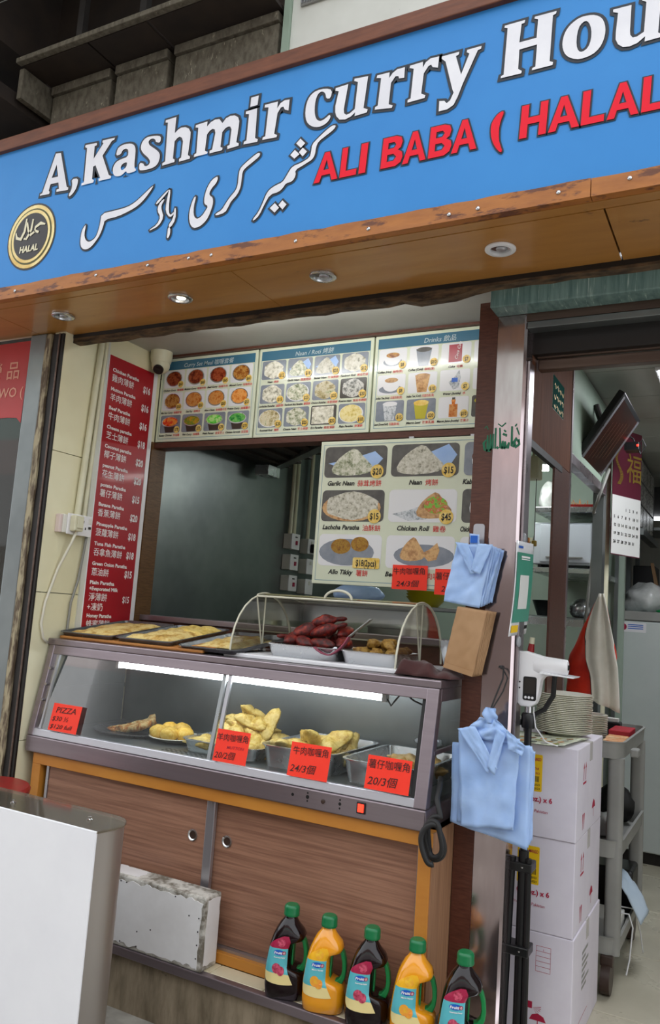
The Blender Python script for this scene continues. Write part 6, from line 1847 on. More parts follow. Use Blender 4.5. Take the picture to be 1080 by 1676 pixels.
# ------------------------------------------------------------------ thermometer on its stand
ts = root('thermometer_stand', 'black telescopic stand in front of the cartons', 'stand', loc=(-0.63, 2.56, FL))
G().tube([(-0.628, 2.56, 0.70), (-0.630, 2.56, 1.125)], 0.0115, 12).build('upper_pole', 'black_plastic', ts, smooth=SM)
G().tube([(-0.626, 2.56, 0.15), (-0.628, 2.56, 0.72)], 0.016, 12).build('lower_pole', 'black_plastic', ts, smooth=SM)
G().lathe([(0.020, 0), (0.022, 0.006), (0.022, 0.040), (0.018, 0.046)], (-0.630, 2.56, 1.085), 16).build('clamp_collar', 'black_plastic', ts, smooth=SM)
G().tube([(-0.630, 2.56, 1.12), (-0.630, 2.56, 1.150)], 0.010, 12).build('ball_head', 'chrome', ts, smooth=SM)
box('clamp_knob', 'black_plastic', (-0.674, -0.651, 2.55, 2.57, 1.090, 1.108), ts, 0.004)
for i, (x, y) in enumerate(((-0.668, 2.548), (-0.604, 2.55), (-0.640, 2.60))):
    G().tube([(x, y, 0.105), (x * 0.75 - 0.25 * 0.628, y, 0.70)], 0.0095, 8).build('folded_leg', 'black_plastic', ts, smooth=SM)
    G().ball((x, y, 0.112), (0.012, 0.012, 0.010), 2).build('rubber_foot', 'black_rubber', ts, smooth=True)
for z in (0.66, 0.42):
    box('leg_bracket', 'black_plastic', (-0.672, -0.598, 2.535, 2.60, z, z + 0.028), ts, 0.004)
    G().lathe([(0.004, 0), (0.004, 0.003)], n=8).build('rivet', 'chrome', ts, local=True).location = (0.005, -0.025, z - FL + 0.014)

th = root('infrared_thermometer', 'white gun-shaped wall thermometer with a black display', 'thermometer', loc=(-0.62, 2.55, 1.15))
prof = [(-0.668, 1.318), (-0.670, 1.20), (-0.664, 1.168), (-0.648, 1.152), (-0.618, 1.152), (-0.602, 1.163), (-0.594, 1.190), (-0.588, 1.235), (-0.578, 1.248), (-0.560, 1.252), (-0.560, 1.300), (-0.600, 1.312), (-0.640, 1.320)]
g = G().prism(prof, 'Y', 2.518, 2.566)
g.build('body', 'white_plastic', th, bevel=0.008, seg=3, smooth=SM)
g = G()
rings = []
for t, r_ in ((0.0, 0.031), (0.3, 0.030), (0.85, 0.0245), (0.97, 0.023), (1.0, 0.020)):
    c = Vector((-0.610 + 0.105 * t, 2.540 - 0.030 * t, 1.278 + 0.004 * t))
    rings.append([(c.x + 0.25 * r_ * math.cos(2 * math.pi * k / 24) * 0.0, c.y + r_ * math.cos(2 * math.pi * k / 24) * 0.8, c.z + r_ * math.sin(2 * math.pi * k / 24)) for k in range(24)])
g.loft(rings).build('barrel', 'white_plastic', th, smooth=SM)
G().tube([(-0.5052, 2.510, 1.282), (-0.5036, 2.5095, 1.282)], 0.008, 14).build('sensor', 'black_plastic', th)
g = G().prism(rounded(-0.640, -0.599, 1.172, 1.244, 0.006), 'Y', 2.5165, 2.5185)
d_ = g.build('display', 'black_plastic', th)
box('screen', 'dark_metal', (-0.637, -0.603, 2.5160, 2.5166, 1.192, 1.238), d_)
for i in range(3):
    G().tube([(-0.631 + 0.0105 * i, 2.5168, 1.181), (-0.631 + 0.0105 * i, 2.5150, 1.181)], 0.004, 10).build('button', 'white_plastic', d_)
for z in (1.208, 1.226):
    G().tube([(-0.651, 2.5185, z), (-0.651, 2.5172, z)], 0.0025, 8).build('speaker_hole', 'black_plastic', th)
for i in range(12):
    box('vent_slit', 'grey_plastic', (-0.6685, -0.6600, 2.5172, 2.5184, 1.190 + 0.005 * i, 1.1918 + 0.005 * i), th)
box('back_plate', 'black_plastic', (-0.682, -0.6705, 2.522, 2.572, 1.165, 1.322), th, 0.003)
g = G().prism([(-0.585, 1.258), (-0.485, 1.252), (-0.480, 1.256), (-0.585, 1.263)], 'Y', 2.490, 2.575)
g.build('hand_tray', 'print_white', th)
G().tube([(-0.556, 2.57, 1.25), (-0.560, 2.575, 1.19), (-0.585, 2.575, 1.145), (-0.620, 2.57, 1.122)], 0.008, 10).build('bracket_arm', 'black_plastic', th, smooth=SM)
G().tube([(-0.612, 2.548, 1.152), (-0.612, 2.548, 1.135), (-0.606, 2.555, 1.09), (-0.585, 2.60, 1.045), (-0.56, 2.66, 1.028), (-0.58, 2.76, 1.026)], 0.0022, 6).build('charging_wire', 'white_plastic', th)

# ------------------------------------------------------------------ cartons in the doorway
def carton(label, x0, x1, y0, y1, z0, z1, kind):
    r = root('carton', label, 'carton', loc=((x0 + x1) / 2, (y0 + y1) / 2, z0), group='white juice cartons')
    box('carton_body', 'carton', (x0, x1, y0, y1, z0, z1), r, 0.003)
    zt = z1 + 0.0006
    box('tape', 'tape', (x0, x1 + 0.0006, (y0 + y1) / 2 - 0.024, (y0 + y1) / 2 + 0.024, z1 - 0.06, z1 + 0.0006), r)
    Yf = y0 - 0.0004
    Xr = x1 + 0.0004
    if kind == 'mango':
        g = G()
        fxz(g, [rounded(-0.682, -0.612, z1 - 0.148, z1 - 0.032, 0.004)], Yf)
        lb = g.build('yellow_label', 'yellow_label', r)
        g = G()
        put_text(g, 'MANGO', (-0.646, Yf, z1 - 0.052), 0.014, XZ, 'L', 0.02, 0.2, width=0.030)
        put_text(g, 'NECTAR', (-0.652, Yf, z1 - 0.080), 0.010, XZ, 'L', 0.02, width=0.030)
        put_text(g, '2 L x 6 PCS', (-0.656, Yf, z1 - 0.094), 0.008, XZ, 'L', 0.02, width=0.036)
        g.build('label_lettering', 'carton_print', lb)
        g = G()
        for i in range(9):
            fxz(g, [[(-0.652 + 0.0036 * i, z1 - 0.118), (-0.6502 + 0.0036 * i, z1 - 0.118), (-0.6502 + 0.0036 * i, z1 - 0.100), (-0.652 + 0.0036 * i, z1 - 0.100)]], Yf - 0.0006)
        put_text(g, '04  2022', (-0.652, Yf, z1 - 0.130), 0.009, XZ, 'L', 0.01, width=0.034)
        put_text(g, '04  2023', (-0.652, Yf, z1 - 0.142), 0.009, XZ, 'L', 0.01, width=0.034)
        g.build('label_lettering', 'text_black', lb)
        g = G()
        put_text(g, '0 Fl.oz.) x 6', (-0.577, Yf, z1 - 0.178), 0.022, XZ, 'R', 0.03, width=0.104)
        put_text(g, 'Produit du Pakistan', (-0.590, Yf, z1 - 0.212), 0.013, XZ, 'R', 0.0, 0.15, width=0.105)
        g.build('print', 'carton_print', r)
        g = G()
        ym = y0 + 0.12
        for s in (-0.018, 0.014):
            fyz(g, [[(ym + s, z1 - 0.110), (ym + s + 0.007, z1 - 0.110), (ym + s + 0.007, z1 - 0.072), (ym + s + 0.013, z1 - 0.072), (ym + s + 0.0035, z1 - 0.052), (ym + s - 0.006, z1 - 0.072), (ym + s, z1 - 0.072)]], Xr)
        fyz(g, [[(ym - 0.026, z1 - 0.122), (ym + 0.030, z1 - 0.122), (ym + 0.030, z1 - 0.115), (ym - 0.026, z1 - 0.115)]], Xr)
        g.build('arrow_mark', 'carton_print', r)
        g = G()
        for s in (0, 0.022):      # wine-glass mark
            fyz(g, [[(ym - 0.02 + s, z0 + 0.07), (ym - 0.004 + s, z0 + 0.07), (ym - 0.008 + s, z0 + 0.045), (ym - 0.010 + s, z0 + 0.02), (ym - 0.014 + s, z0 + 0.02), (ym - 0.016 + s, z0 + 0.045)]], Xr)
        g.build('glass_mark', 'carton_print', r)
        g = G()
        yu = y0 + 0.30            # umbrella mark
        fyz(g, [[(yu - 0.03, z0 + 0.06), (yu + 0.03, z0 + 0.06), (yu + 0.020, z0 + 0.078), (yu, z0 + 0.088), (yu - 0.020, z0 + 0.078)]], Xr)
        fyz(g, [[(yu - 0.002, z0 + 0.03), (yu + 0.002, z0 + 0.03), (yu + 0.002, z0 + 0.06), (yu - 0.002, z0 + 0.06)]], Xr)
        g.build('umbrella_mark', 'carton_print', r)
    else:
        g = G()
        bx, bz = -0.612, z1 - 0.115
        for i in range(6):
            fxz(g, [[(bx, bz + 0.015 * i), (bx + 0.046, bz + 0.015 * i), (bx + 0.046, bz + 0.015 * i + 0.0012), (bx, bz + 0.015 * i + 0.0012)]], Yf)
        for x in (bx, bx + 0.045):
            fxz(g, [[(x, bz), (x + 0.001, bz), (x + 0.001, bz + 0.076), (x, bz + 0.076)]], Yf)
        put_text(g, '1', (bx + 0.021, Yf, bz + 0.063), 0.009)
        g.build('ruled_box', 'carton_print', r)
        g = G()
        ux, uz = -0.600, z0 + 0.085
        fxz(g, [[(ux - 0.026, uz), (ux + 0.026, uz), (ux + 0.018, uz + 0.015), (ux, uz + 0.022), (ux - 0.018, uz + 0.015)]], Yf)
        fxz(g, [[(ux - 0.0015, uz - 0.030), (ux + 0.0015, uz - 0.030), (ux + 0.0015, uz), (ux - 0.0015, uz)]], Yf)
        fxz(g, [[(ux - 0.034, uz + 0.032), (ux - 0.018, uz + 0.032), (ux - 0.018, uz + 0.052), (ux - 0.034, uz + 0.052)]], Yf)
        for i in range(5):
            a = math.radians(10 - 18 * i)
            fxz(g, [[(ux - 0.016, uz + 0.036), (ux - 0.016 + 0.026 * math.cos(a), uz + 0.038 + 0.02 * math.sin(a)), (ux - 0.016 + 0.026 * math.cos(a), uz + 0.040 + 0.02 * math.sin(a))]], Yf)
        g.build('umbrella_mark', 'carton_print', r)
        for i in range(7):
            g = G()
            w_ = (0.10, 0.06, 0.11, 0.09, 0.05, 0.12, 0.08)[i]
            fyz(g, [[(y0 + 0.15, z1 - 0.09 - 0.018 * i), (y0 + 0.15 + w_, z1 - 0.09 - 0.018 * i), (y0 + 0.15 + w_, z1 - 0.08 - 0.018 * i), (y0 + 0.15, z1 - 0.08 - 0.018 * i)]], Xr)
            g.build('print_line', 'grey_plastic', r)
        g = G()
        fyz(g, [[(y0 + 0.06, z0 + 0.06), (y0 + 0.26, z0 + 0.06), (y0 + 0.26, z0 + 0.062), (y0 + 0.06, z0 + 0.062)]], Xr)
        g.build('print', 'carton_print', r)
    return r
carton('bottom white carton with a red umbrella mark on the floor', -0.818, -0.498, 2.70, 3.165, FL, 0.4445, 'umbrella')
carton('middle white mango nectar carton of the doorway stack', -0.818, -0.502, 2.70, 3.155, 0.4455, 0.7325, 'mango')
carton('top white mango nectar carton carrying plates and menus', -0.818, -0.501, 2.695, 3.150, 0.7335, 1.0200, 'mango')

# paper menus on the carton
pm = root('paper_menu', 'printed paper menus spread on the top carton', 'menu', loc=(-0.67, 2.83, 1.0206))
def pmf(k):
    def fn(u, v):
        x = -0.812 + 0.250 * u + 0.05 * v * (1 - k * .3) + 0.012 * k
        y = 2.705 + 0.25 * v - 0.03 * k + 0.02 * u
        return (x, y, 1.0212 + 0.0022 * k + 0.010 * max(0, u - 0.75) ** 1.2 * (1 + k) + 0.004 * (wob(u * 3, v * 3, k, 1) + 0.5) * 0.8)
    return fn
for k in range(3):
    G().sheet(pmf(k), 16, 12, 0.0006).build('sheet', 'menu_paper', pm, smooth=True)
fn = pmf(2)
for i in range(5):
    for j in range(4):
        u, v = 0.30 + 0.14 * i, 0.10 + 0.21 * j
        g = G()
        pts = [fn(u + 0.045 * math.cos(2 * math.pi * k / 12), v + 0.06 * math.sin(2 * math.pi * k / 12)) for k in range(12)]
        g.add([(p[0], p[1], p[2] + 0.0012) for p in pts], [tuple(range(12))])
        g.build('dish_print', ['print_curry_brown', 'print_dark', 'print_salad', 'print_curry_orange', 'print_keema'][(i * 3 + j) % 5], pm)

# plates: one mesh, individual plates
def plate_mesh(r):
    return G().lathe([(0.0, 0.002), (r * 0.58, 0.002), (r * 0.62, 0.0), (r * 0.66, 0.003), (r * 0.97, 0.013), (r, 0.0145), (r, 0.0165), (r * 0.965, 0.0165), (r * 0.65, 0.006), (0.0, 0.0048)], n=40, c0=False, c1=False).mesh('plate', smooth=SM)
for r_, n, x, y, lab, gp in ((0.098, 22, -0.615, 3.015, 'cream dinner plate in the tall stack on the carton', 'tall stack of plates'), ):
    me = plate_mesh(r_)
    me.materials.append(M['porcelain'])
    for i in range(n):
        o = bpy.data.objects.new('plate', me)
        COL.objects.link(o)
        o.location = (x + 0.0012 * math.sin(i * 2.1), y + 0.0012 * math.cos(i * 1.7), 1.0215 + 0.0062 * i)
        tag(o, lab, 'plate', gp)

# ------------------------------------------------------------------ service trolley
tr = root('service_trolley', 'grey plastic three-shelf service trolley behind the cartons', 'trolley', loc=(-0.69, 3.57, FL))
def shelf(z, nm, w=0.50, d=0.70):
    g = tray_geo(w, d, 0.062, 0.05, 0.004, 0.004, 0.006)
    xform(g, mtx((-0.690, 3.575, z), rz=-0.0))
    return g.build(nm, 'grey_plastic', tr, smooth=SM)
for z in (0.930, 0.575, 0.238):
    shelf(z, 'shelf_tray')
for x in (-0.467, -0.915):
    for y in (3.262, 3.885):
        g = G().loft([rrect(x, y, 0.058, 0.045, 0.018, z) for z in (0.236, 0.600, 0.932)])
        g.build('upright', 'grey_plastic', tr, smooth=SM)
        cx, cyy = x - 0.012, y - 0.02
        w_ = G().tube([(cx - 0.016, cyy, FL + 0.056), (cx + 0.016, cyy, FL + 0.056)], 0.055, 24)
        w_.build('caster_wheel', 'brown_enamel', tr, smooth=SM)
        G().box(cx - 0.022, cx + 0.022, cyy - 0.02, cyy + 0.028, FL + 0.100, 0.2375).build('caster_fork', 'brown_enamel', tr, bevel=0.004)
box('handle_stub', 'grey_plastic', (-0.425, -0.395, 3.30, 3.36, 0.935, 0.965), tr, 0.006)
ZS = 0.9365
for i, (x0, x1, y0, y1, h, m, nm, lab) in enumerate((
        (-0.535, -0.455, 3.27, 3.35, 0.040, 'orange_packet', 'sauce_packet', 'orange packet at the near end of the trolley top'),
        (-0.535, -0.455, 3.36, 3.44, 0.044, 'orange_packet', 'sauce_packet', 'second orange packet on the trolley top'),
        (-0.540, -0.460, 3.455, 3.54, 0.046, 'orange_packet', 'sauce_packet', 'third orange packet on the trolley, beside the black holder'),
        (-0.545, -0.462, 3.56, 3.74, 0.062, 'red_packet', 'red_packet', 'red packet at the far end of the trolley top'),
        (-0.660, -0.575, 3.27, 3.36, 0.045, 'paper', 'paper_stack', 'white paper slips on the trolley top'),)):
    box(nm, m, (x0, x1, y0, y1, ZS, ZS + h), None, 0.004, label=lab, cat='packet' if 'packet' in nm else 'paper')
hd = root('napkin_holder', 'black napkin holder standing on the trolley top', 'holder', loc=(-0.60, 3.80, ZS))
box('holder_body', 'black_plastic', (-0.66, -0.53, 3.77, 3.84, ZS, ZS + 0.07), hd, 0.004)
box('napkins', 'paper', (-0.65, -0.54, 3.785, 3.825, ZS + 0.071, ZS + 0.085), hd)
me = plate_mesh(0.088)
me.materials.append(M['porcelain'])
for i in range(14):
    o = bpy.data.objects.new('plate', me)
    COL.objects.link(o)
    o.location = (-0.640, 3.58, ZS + 0.002 + 0.0074 * i)
    tag(o, 'small cream plate in the short stack on the trolley', 'plate', 'short stack of plates')
def lump(name, c, s, m, label, cat, seed=0.0, amp=0.25, sub=3, flat=True):
    def fn(p):
        k = 1 + amp * wob(p.x, p.y, p.z, 1.7, seed) + amp * 0.4 * wob(p.x, p.y, p.z, 4.5, seed)
        q = Vector((p.x * s[0] * k, p.y * s[1] * k, p.z * s[2] * k))
        if flat and q.z < -s[2] * 0.8: q.z = -s[2] * 0.8
        return q
    return G().ball((c[0], c[1], c[2] + s[2] * 0.8), 1, sub, fn).build(name, m, None, label, cat, smooth=True)
lump('black_bag', (-0.545, 3.80, 0.590), (0.075, 0.06, 0.085), 'black_rubber', 'black plastic bag on the middle trolley shelf', 'bag', 1.0)
box('red_box', 'red_packet', (-0.508, -0.488, 3.33, 3.47, 0.5825, 0.70), None, 0.003, label='thin red box on the middle trolley shelf', cat='box')
lump('white_bag', (-0.545, 3.53, 0.583), (0.045, 0.055, 0.05), 'clear_bag', 'crumpled clear bag on the middle trolley shelf', 'bag', 2.0)
lump('brown_bag', (-0.64, 3.40, 0.583), (0.07, 0.06, 0.10), 'kraft', 'crumpled brown bag deep on the middle trolley shelf', 'bag', 5.0)
box('black_crate', 'black_plastic', (-0.64, -0.45, 3.66, 3.84, 0.2455, 0.43), None, 0.012, label='black crate at the far end of the bottom trolley shelf', cat='crate')
bl = root('blue_white_bag', 'pale blue plastic bag draped over the bottom trolley shelf', 'bag', loc=(-0.45, 3.6, 0.25))
G().sheet(lambda u, v: (-0.50 + 0.105 * v + 0.02 * math.sin(4 * u), 3.48 + 0.17 * u, 0.420 + 0.03 * math.sin(3 * u) - 0.13 * v ** 1.6 + 0.012 * wob(u * 5, v * 5, 0, 1.3, 2)), 16, 14, 0.003).build('bag_skin', 'pale_bag', bl, smooth=True)
box('paper_stack', 'paper', (-0.60, -0.455, 3.33, 3.49, 0.2455, 0.33), None, 0.004, label='stack of white paper on the bottom trolley shelf', cat='paper')
box('cardboard_box', 'kraft', (-0.80, -0.62, 3.32, 3.55, 0.2455, 0.46), None, 0.004, label='brown cardboard box deep on the bottom trolley shelf', cat='box')
tw = root('plastic_strap', 'loose white packing strap hanging from the bottom trolley shelf', 'strap', loc=(-0.42, 3.45, 0.25))
G().tube([(-0.475, 3.42, 0.334), (-0.43, 3.42, 0.336), (-0.415, 3.42, 0.29), (-0.422, 3.40, 0.18), (-0.43, 3.38, 0.13)], 0.003, 6).build('strap', 'print_white', tw)
G().tube([(-0.475, 3.50, 0.333), (-0.425, 3.56, 0.318), (-0.408, 3.60, 0.22), (-0.40, 3.63, 0.14)], 0.003, 6).build('strap', 'print_white', tw)

# ------------------------------------------------------------------ freezer at the back, with things on it
fz = root('freezer', 'tall white freezer at the back of the corridor', 'freezer', loc=(-0.45, 5.4, FL))
box('cabinet_body', 'freezer_white', (-0.81, -0.05, 5.13, 5.72, FL + 0.06, 1.53), fz, 0.006)
box('door', 'freezer_white', (-0.81, -0.05, 5.10, 5.128, FL + 0.065, 1.472), fz, 0.008)
box('top_strip', 'grey_plastic', (-0.81, -0.05, 5.095, 5.128, 1.476, 1.53), fz, 0.004)
box('kick_plinth', 'black_paint', (-0.80, -0.06, 5.12, 5.70, FL, FL + 0.06), fz)
g = G()
fxz(g, [rounded(-0.735, -0.583, 1.405, 1.462, 0.006)], 5.0985)
sk = g.build('sticker', 'print_white', fz)
g = G()
fxz(g, [disc(-0.712, 1.434, 0.020)], 5.0978)
g.build('sticker_globe', 'label_crimson', sk)
g = G()
for i, z in enumerate((1.446, 1.436, 1.424)):
    fxz(g, [[(-0.686, z), (-0.60, z), (-0.60, z + 0.005), (-0.686, z + 0.005)]], 5.0978)
g.build('sticker_lines', 'label_blue', sk)
lump('clear_bag', (-0.60, 5.36, 1.5305), (0.14, 0.13, 0.105), 'clear_bag', 'bulky clear plastic bag of lettuce on the freezer', 'bag', 3.3, 0.3)
lump('green_pack', (-0.49, 5.22, 1.5305), (0.06, 0.03, 0.012), 'grip_green', 'small green packet at the front of the freezer top', 'packet', 4.1, 0.15)
lump('grey_bag', (-0.42, 5.42, 1.5305), (0.11, 0.10, 0.12), 'grey_plastic', 'grey plastic bag on the freezer next to the frame edge', 'bag', 7.3, 0.35)
rk = root('storage_rack', 'steel storage rack behind the freezer', 'rack', loc=(-0.55, 6.0, FL))
for x in (-0.80, -0.30):
    for y in (5.80, 6.25):
        box('rack_post', 'steel_kitchen', (x, x + 0.03, y, y + 0.03, FL, 2.45), rk)
for z in (1.62, 2.10):
    box('rack_shelf', 'steel_kitchen', (-0.80, -0.27, 5.80, 6.28, z, z + 0.02), rk)
box('black_box', 'black_plastic', (-0.76, -0.62, 5.84, 6.1, 1.6205, 1.86), None, 0.004, label='black box on the steel rack above the freezer', cat='box')
lb = root('leaning_board', 'pale board leaning beside the black box on the rack', 'board', loc=(-0.6, 5.9, 1.62))
G().prism([(-0.600, 1.6205), (-0.575, 1.6205), (-0.630, 1.88), (-0.650, 1.88)], 'Y', 5.83, 5.86).build('board_panel', 'kraft', lb)
ps = root('poster_board', 'black and white photo sheets on the wall beyond the calendar', 'poster', loc=(-0.62, 5.6, 1.95))
box('board_sheet', 'dark_metal', (-0.640, -0.630, 5.02, 5.79, 2.02, 2.46), ps)
for i in range(4):
    for j in range(3):
        box('photo_sheet', 'print_keema', (-0.6295, -0.6285, 5.04 + 0.18 * i, 5.19 + 0.18 * i, 2.04 + 0.14 * j, 2.165 + 0.14 * j), ps)
box('board_rail', 'steel_kitchen', (-0.645, -0.60, 5.02, 5.79, 1.98, 2.018), ps)

# ------------------------------------------------------------------ hanging red bag and towel, pipe, calendar, television
rbg = root('red_carrier_bag', 'red carrier bag hanging behind the partition post', 'bag', loc=(-0.66, 3.72, 1.1))
def rb(u, v):
    a = 2 * math.pi * u
    w = 0.012 + 0.088 * min(1, v * 1.7) ** 0.9
    return (-0.620 - 0.040 * v + w * math.cos(a) * (1 + 0.12 * wob(math.cos(a), math.sin(a), v * 4, 1.5, 2)), 3.74 + 0.6 * w * math.sin(a), 1.545 - 0.44 * v + 0.01 * wob(u * 4, v * 6, 0, 1, 5))
g = G().grid(rb, 26, 22)
g.build('bag_skin', 'red_bag', rbg, smooth=True)
box('bottle_neck', 'grip_green', (-0.685, -0.655, 3.73, 3.76, 1.425, 1.44), rbg, 0.004)
twl = root('tea_towel', 'greyish white tea towel hanging in front of the red bag', 'towel', loc=(-0.59, 3.66, 1.1))
def tf(u, v):
    w = 0.018 + 0.10 * min(1.0, v * 1.6)
    x = -0.602 + w * (u - 0.55) * (1.1 if v < .45 else 1.0) + 0.035 * v
    if u < 0.5: x -= 0.03 * math.sin(min(1, v * 1.3) * math.pi) * (0.5 - u) * 2
    return (x, 3.650 + 0.009 * math.sin(u * 11 + 1) * (0.4 + v) + 0.006 * wob(u * 4, v * 5, 0, 1, 1), 1.560 - 0.46 * v - 0.04 * u * v)
G().sheet(tf, 28, 24, 0.003).build('towel_cloth', 'towel', twl, smooth=True)
G().tube([tf(0.0, v / 12) for v in range(4, 13)], 0.0025, 6).build('towel_hem', 'dark_metal', twl)
G().tube([(-0.700, 4.30, FL), (-0.700, 4.30, 1.6), (-0.700, 4.30, 2.50)], 0.022, 12).build('water_pipe', 'ivory_plastic', None, 'cream vertical water pipe beside the calendar', 'pipe', smooth=SM)
G().tube([(-0.645, 4.02, 2.18), (-0.66, 3.85, 2.02), (-0.70, 3.95, 1.96), (-0.72, 4.10, 1.98), (-0.735, 4.22, 1.90), (-0.76, 4.22, 1.6), (-0.79, 4.22, 1.2)], 0.008, 8).build('grey_cable', 'wire_grey', None, 'thick grey cable looping down behind the post', 'cable', smooth=True)

ca = root('wall_calendar', 'maroon and gold lucky character calendar hanging in the corridor', 'calendar', loc=(-0.60, 4.31, 1.77))
p0, p1_ = Vector((-0.655, 4.20, 0)), Vector((-0.5485, 4.43, 0))
ex = (p1_ - p0).normalized()
W_ = (p1_ - p0).length
ey = Vector((0, 0, 1))
nn = ex.cross(ey)
def cal(u, z, lift=0.0):
    return p0 + ex * (u * W_) + ey * z + nn * lift
def crect(u0, u1, z0, z1, m, nm, lift, par=ca):
    g = G()
    g.add([cal(u0, z0, lift), cal(u1, z0, lift), cal(u1, z1, lift), cal(u0, z1, lift)], [(0, 1, 2, 3)])
    return g.build(nm, m, par)
g = G()
v = [cal(0, 1.785, 0), cal(1, 1.785, 0), cal(1, 2.44, 0), cal(0, 2.44, 0)]
g.add(v + [p - nn * 0.003 for p in v], [(0, 1, 2, 3), (7, 6, 5, 4), (0, 4, 5, 1), (1, 5, 6, 2), (2, 6, 7, 3), (3, 7, 4, 0)])
g.build('backing', 'calendar_maroon', ca)
crect(0.0, 1.0, 1.79, 2.09, 'paper', 'date_sheet', 0.0008)
g = G()
put_text(g, '福', cal(0.46, 2.185, 0.001), 0.165, (ex, ey), 'L', 0.03, sx=0.86)
for k in range(26):
    t = k / 25
    q = [cal(0.20 + 0.10 * math.sin(7 * t) + a * (0.06 - 0.03 * t), 2.15 + 0.20 * t, 0.0016) for a in (-1, 1)] + [cal(0.20 + 0.10 * math.sin(7 * t + 0.28) + a * (0.06 - 0.03 * t), 2.15 + 0.20 * (t + 0.03), 0.0016) for a in (1, -1)]
    g.add(q, [(0, 1, 2, 3)])
g.build('gold_lettering', 'gold_foil', ca)
g = G()
d0 = 3
for k in range(31):
    c, rw = (k + d0) % 7, (k + d0) // 7
    put_text(g, str(k + 1), cal(0.06 + 0.13 * c, 2.015 - 0.042 * rw, 0.001), 0.021, (ex, ey), 'L', 0.03)
g.build('date_lettering', 'text_black', ca)

tv = root('television', 'television tilted down from the partition wall', 'television', loc=(-0.62, 3.70, 2.25))
b0 = Vector((-0.692, 0, 2.100))
hv = Vector((0.195, 0, 0.300))
H_ = hv.length
hv.normalize()
tn = Vector((hv.z, 0, -hv.x))           # screen normal, outwards and down
def tvb(y0, y1, h0, h1, d0, d1, m, nm, bevel=0.0, par=None):
    g = G()
    vs = []
    for d in (d0, d1):
        for h in (h0, h1):
            for y in (y0, y1):
                p = b0 + hv * h + tn * d
                vs.append((p.x, y, p.z))
    g.add(vs, [(0, 1, 3, 2), (4, 6, 7, 5), (0, 4, 5, 1), (2, 3, 7, 6), (0, 2, 6, 4), (1, 5, 7, 3)])
    return g.build(nm, m, par or tv, bevel=bevel)
tvb(3.45, 3.95, 0.0, H_, -0.030, 0.0, 'black_plastic', 'housing', 0.004)
tvb(3.492, 3.908, 0.022, H_ - 0.022, 0.0004, 0.0016, 'screen_black', 'screen')
tvb(3.462, 3.490, 0.015, H_ - 0.015, 0.0004, 0.003, 'aluminium', 'side_bezel')
tvb(3.910, 3.938, 0.015, H_ - 0.015, 0.0004, 0.003, 'aluminium', 'side_bezel')
for k in range(6):
    tvb(3.56 + 0.05 * k, 3.562 + 0.05 * k, 0.06 + 0.01 * k, 0.24 + 0.012 * k, 0.0018, 0.0022, 'jamb_wood', 'screen_line')
tvb(3.60, 3.80, 0.10, 0.26, -0.060, -0.0305, 'dark_metal', 'bracket_plate')
G().tube([(-0.660, 3.70, 2.42), (-0.63, 3.70, 2.33), (-0.60, 3.70, 2.285)], 0.014, 8).build('bracket_arm', 'dark_metal', tv)
rv = root('receiver_box', 'small black receiver with a glowing red light beside the calendar', 'receiver', loc=(-0.50, 4.12, 2.3))
box('receiver_body', 'black_plastic', (-0.585, -0.515, 4.06, 4.14, 2.285, 2.325), rv, 0.004)
G().ball((-0.522, 4.058, 2.306), 0.0055, 2).build('status_light', 'led_red', rv, smooth=True)
G().tube([(-0.52, 4.10, 2.325), (-0.505, 4.10, 2.345), (-0.49, 4.10, 2.31), (-0.512, 4.10, 2.27), (-0.55, 4.10, 2.35), (-0.60, 4.0, 2.37)], 0.004, 6).build('receiver_cable', 'black_rubber', rv)
box('steel_pole', 'steel_kitchen', (-0.60, -0.585, 4.10, 4.115, 2.33, 2.504), rv)

sk = root('calligraphy_sticker', 'green sticker with yellow calligraphy on the walnut partition', 'sticker', loc=(-0.66, 2.95, 2.19))
box('sticker_sheet', 'facade_green', (-0.6638, -0.6632, 2.864, 3.050, 2.190, 2.316), sk)
box('sticker_field', 'dark_green', (-0.6632, -0.6624, 2.865, 3.049, 2.191, 2.315), sk)
g = G()
rs = random.Random(6)
for j in range(3):
    for i in range(4):
        y, z = 2.885 + 0.042 * i, 2.282 - 0.038 * j
        pts = [(y, z, .004), (y + 0.012, z + 0.012 * rs.uniform(-1, 1), .007), (y + 0.022, z - 0.010, .006), (y + 0.032, z + 0.008, .004)]
        for q, w in zip(pts, pts[1:]):
            g.add([(-0.662, q[0], q[1] - q[2] / 2), (-0.662, w[0], w[1] - w[2] / 2), (-0.662, w[0], w[1] + w[2] / 2), (-0.662, q[0], q[1] + q[2] / 2)], [(0, 1, 2, 3)])
g.build('sticker_lettering', 'yellow_label', sk)

# ------------------------------------------------------------------ lamps inside
lp = root('ceiling_light_panel', 'square white light panel in the corridor ceiling', 'lamp', loc=(-0.1, 3.75, 2.505))
box('panel_frame', 'white_plastic', (-0.385, 0.22, 3.46, 4.06, 2.490, 2.504), lp, 0.002)
box('diffuser', 'panel_light', (-0.372, 0.207, 3.473, 4.047, 2.486, 2.4899), lp)
kl = root('kitchen_tube_lamp', 'glowing tube lamp in the kitchen seen over the hatch', 'lamp', loc=(-1.2, 4.15, 2.22))
box('batten', 'white_plastic', (-1.75, -0.95, 4.125, 4.175, 2.235, 2.275), kl)
G().tube([(-1.73, 4.15, 2.218), (-0.97, 4.15, 2.218)], 0.014, 10).build('tube', 'tube_kitchen', kl, smooth=SM)
box('lamp_hanger', 'steel', (-1.40, -1.38, 4.14, 4.16, 2.275, 2.539), kl)

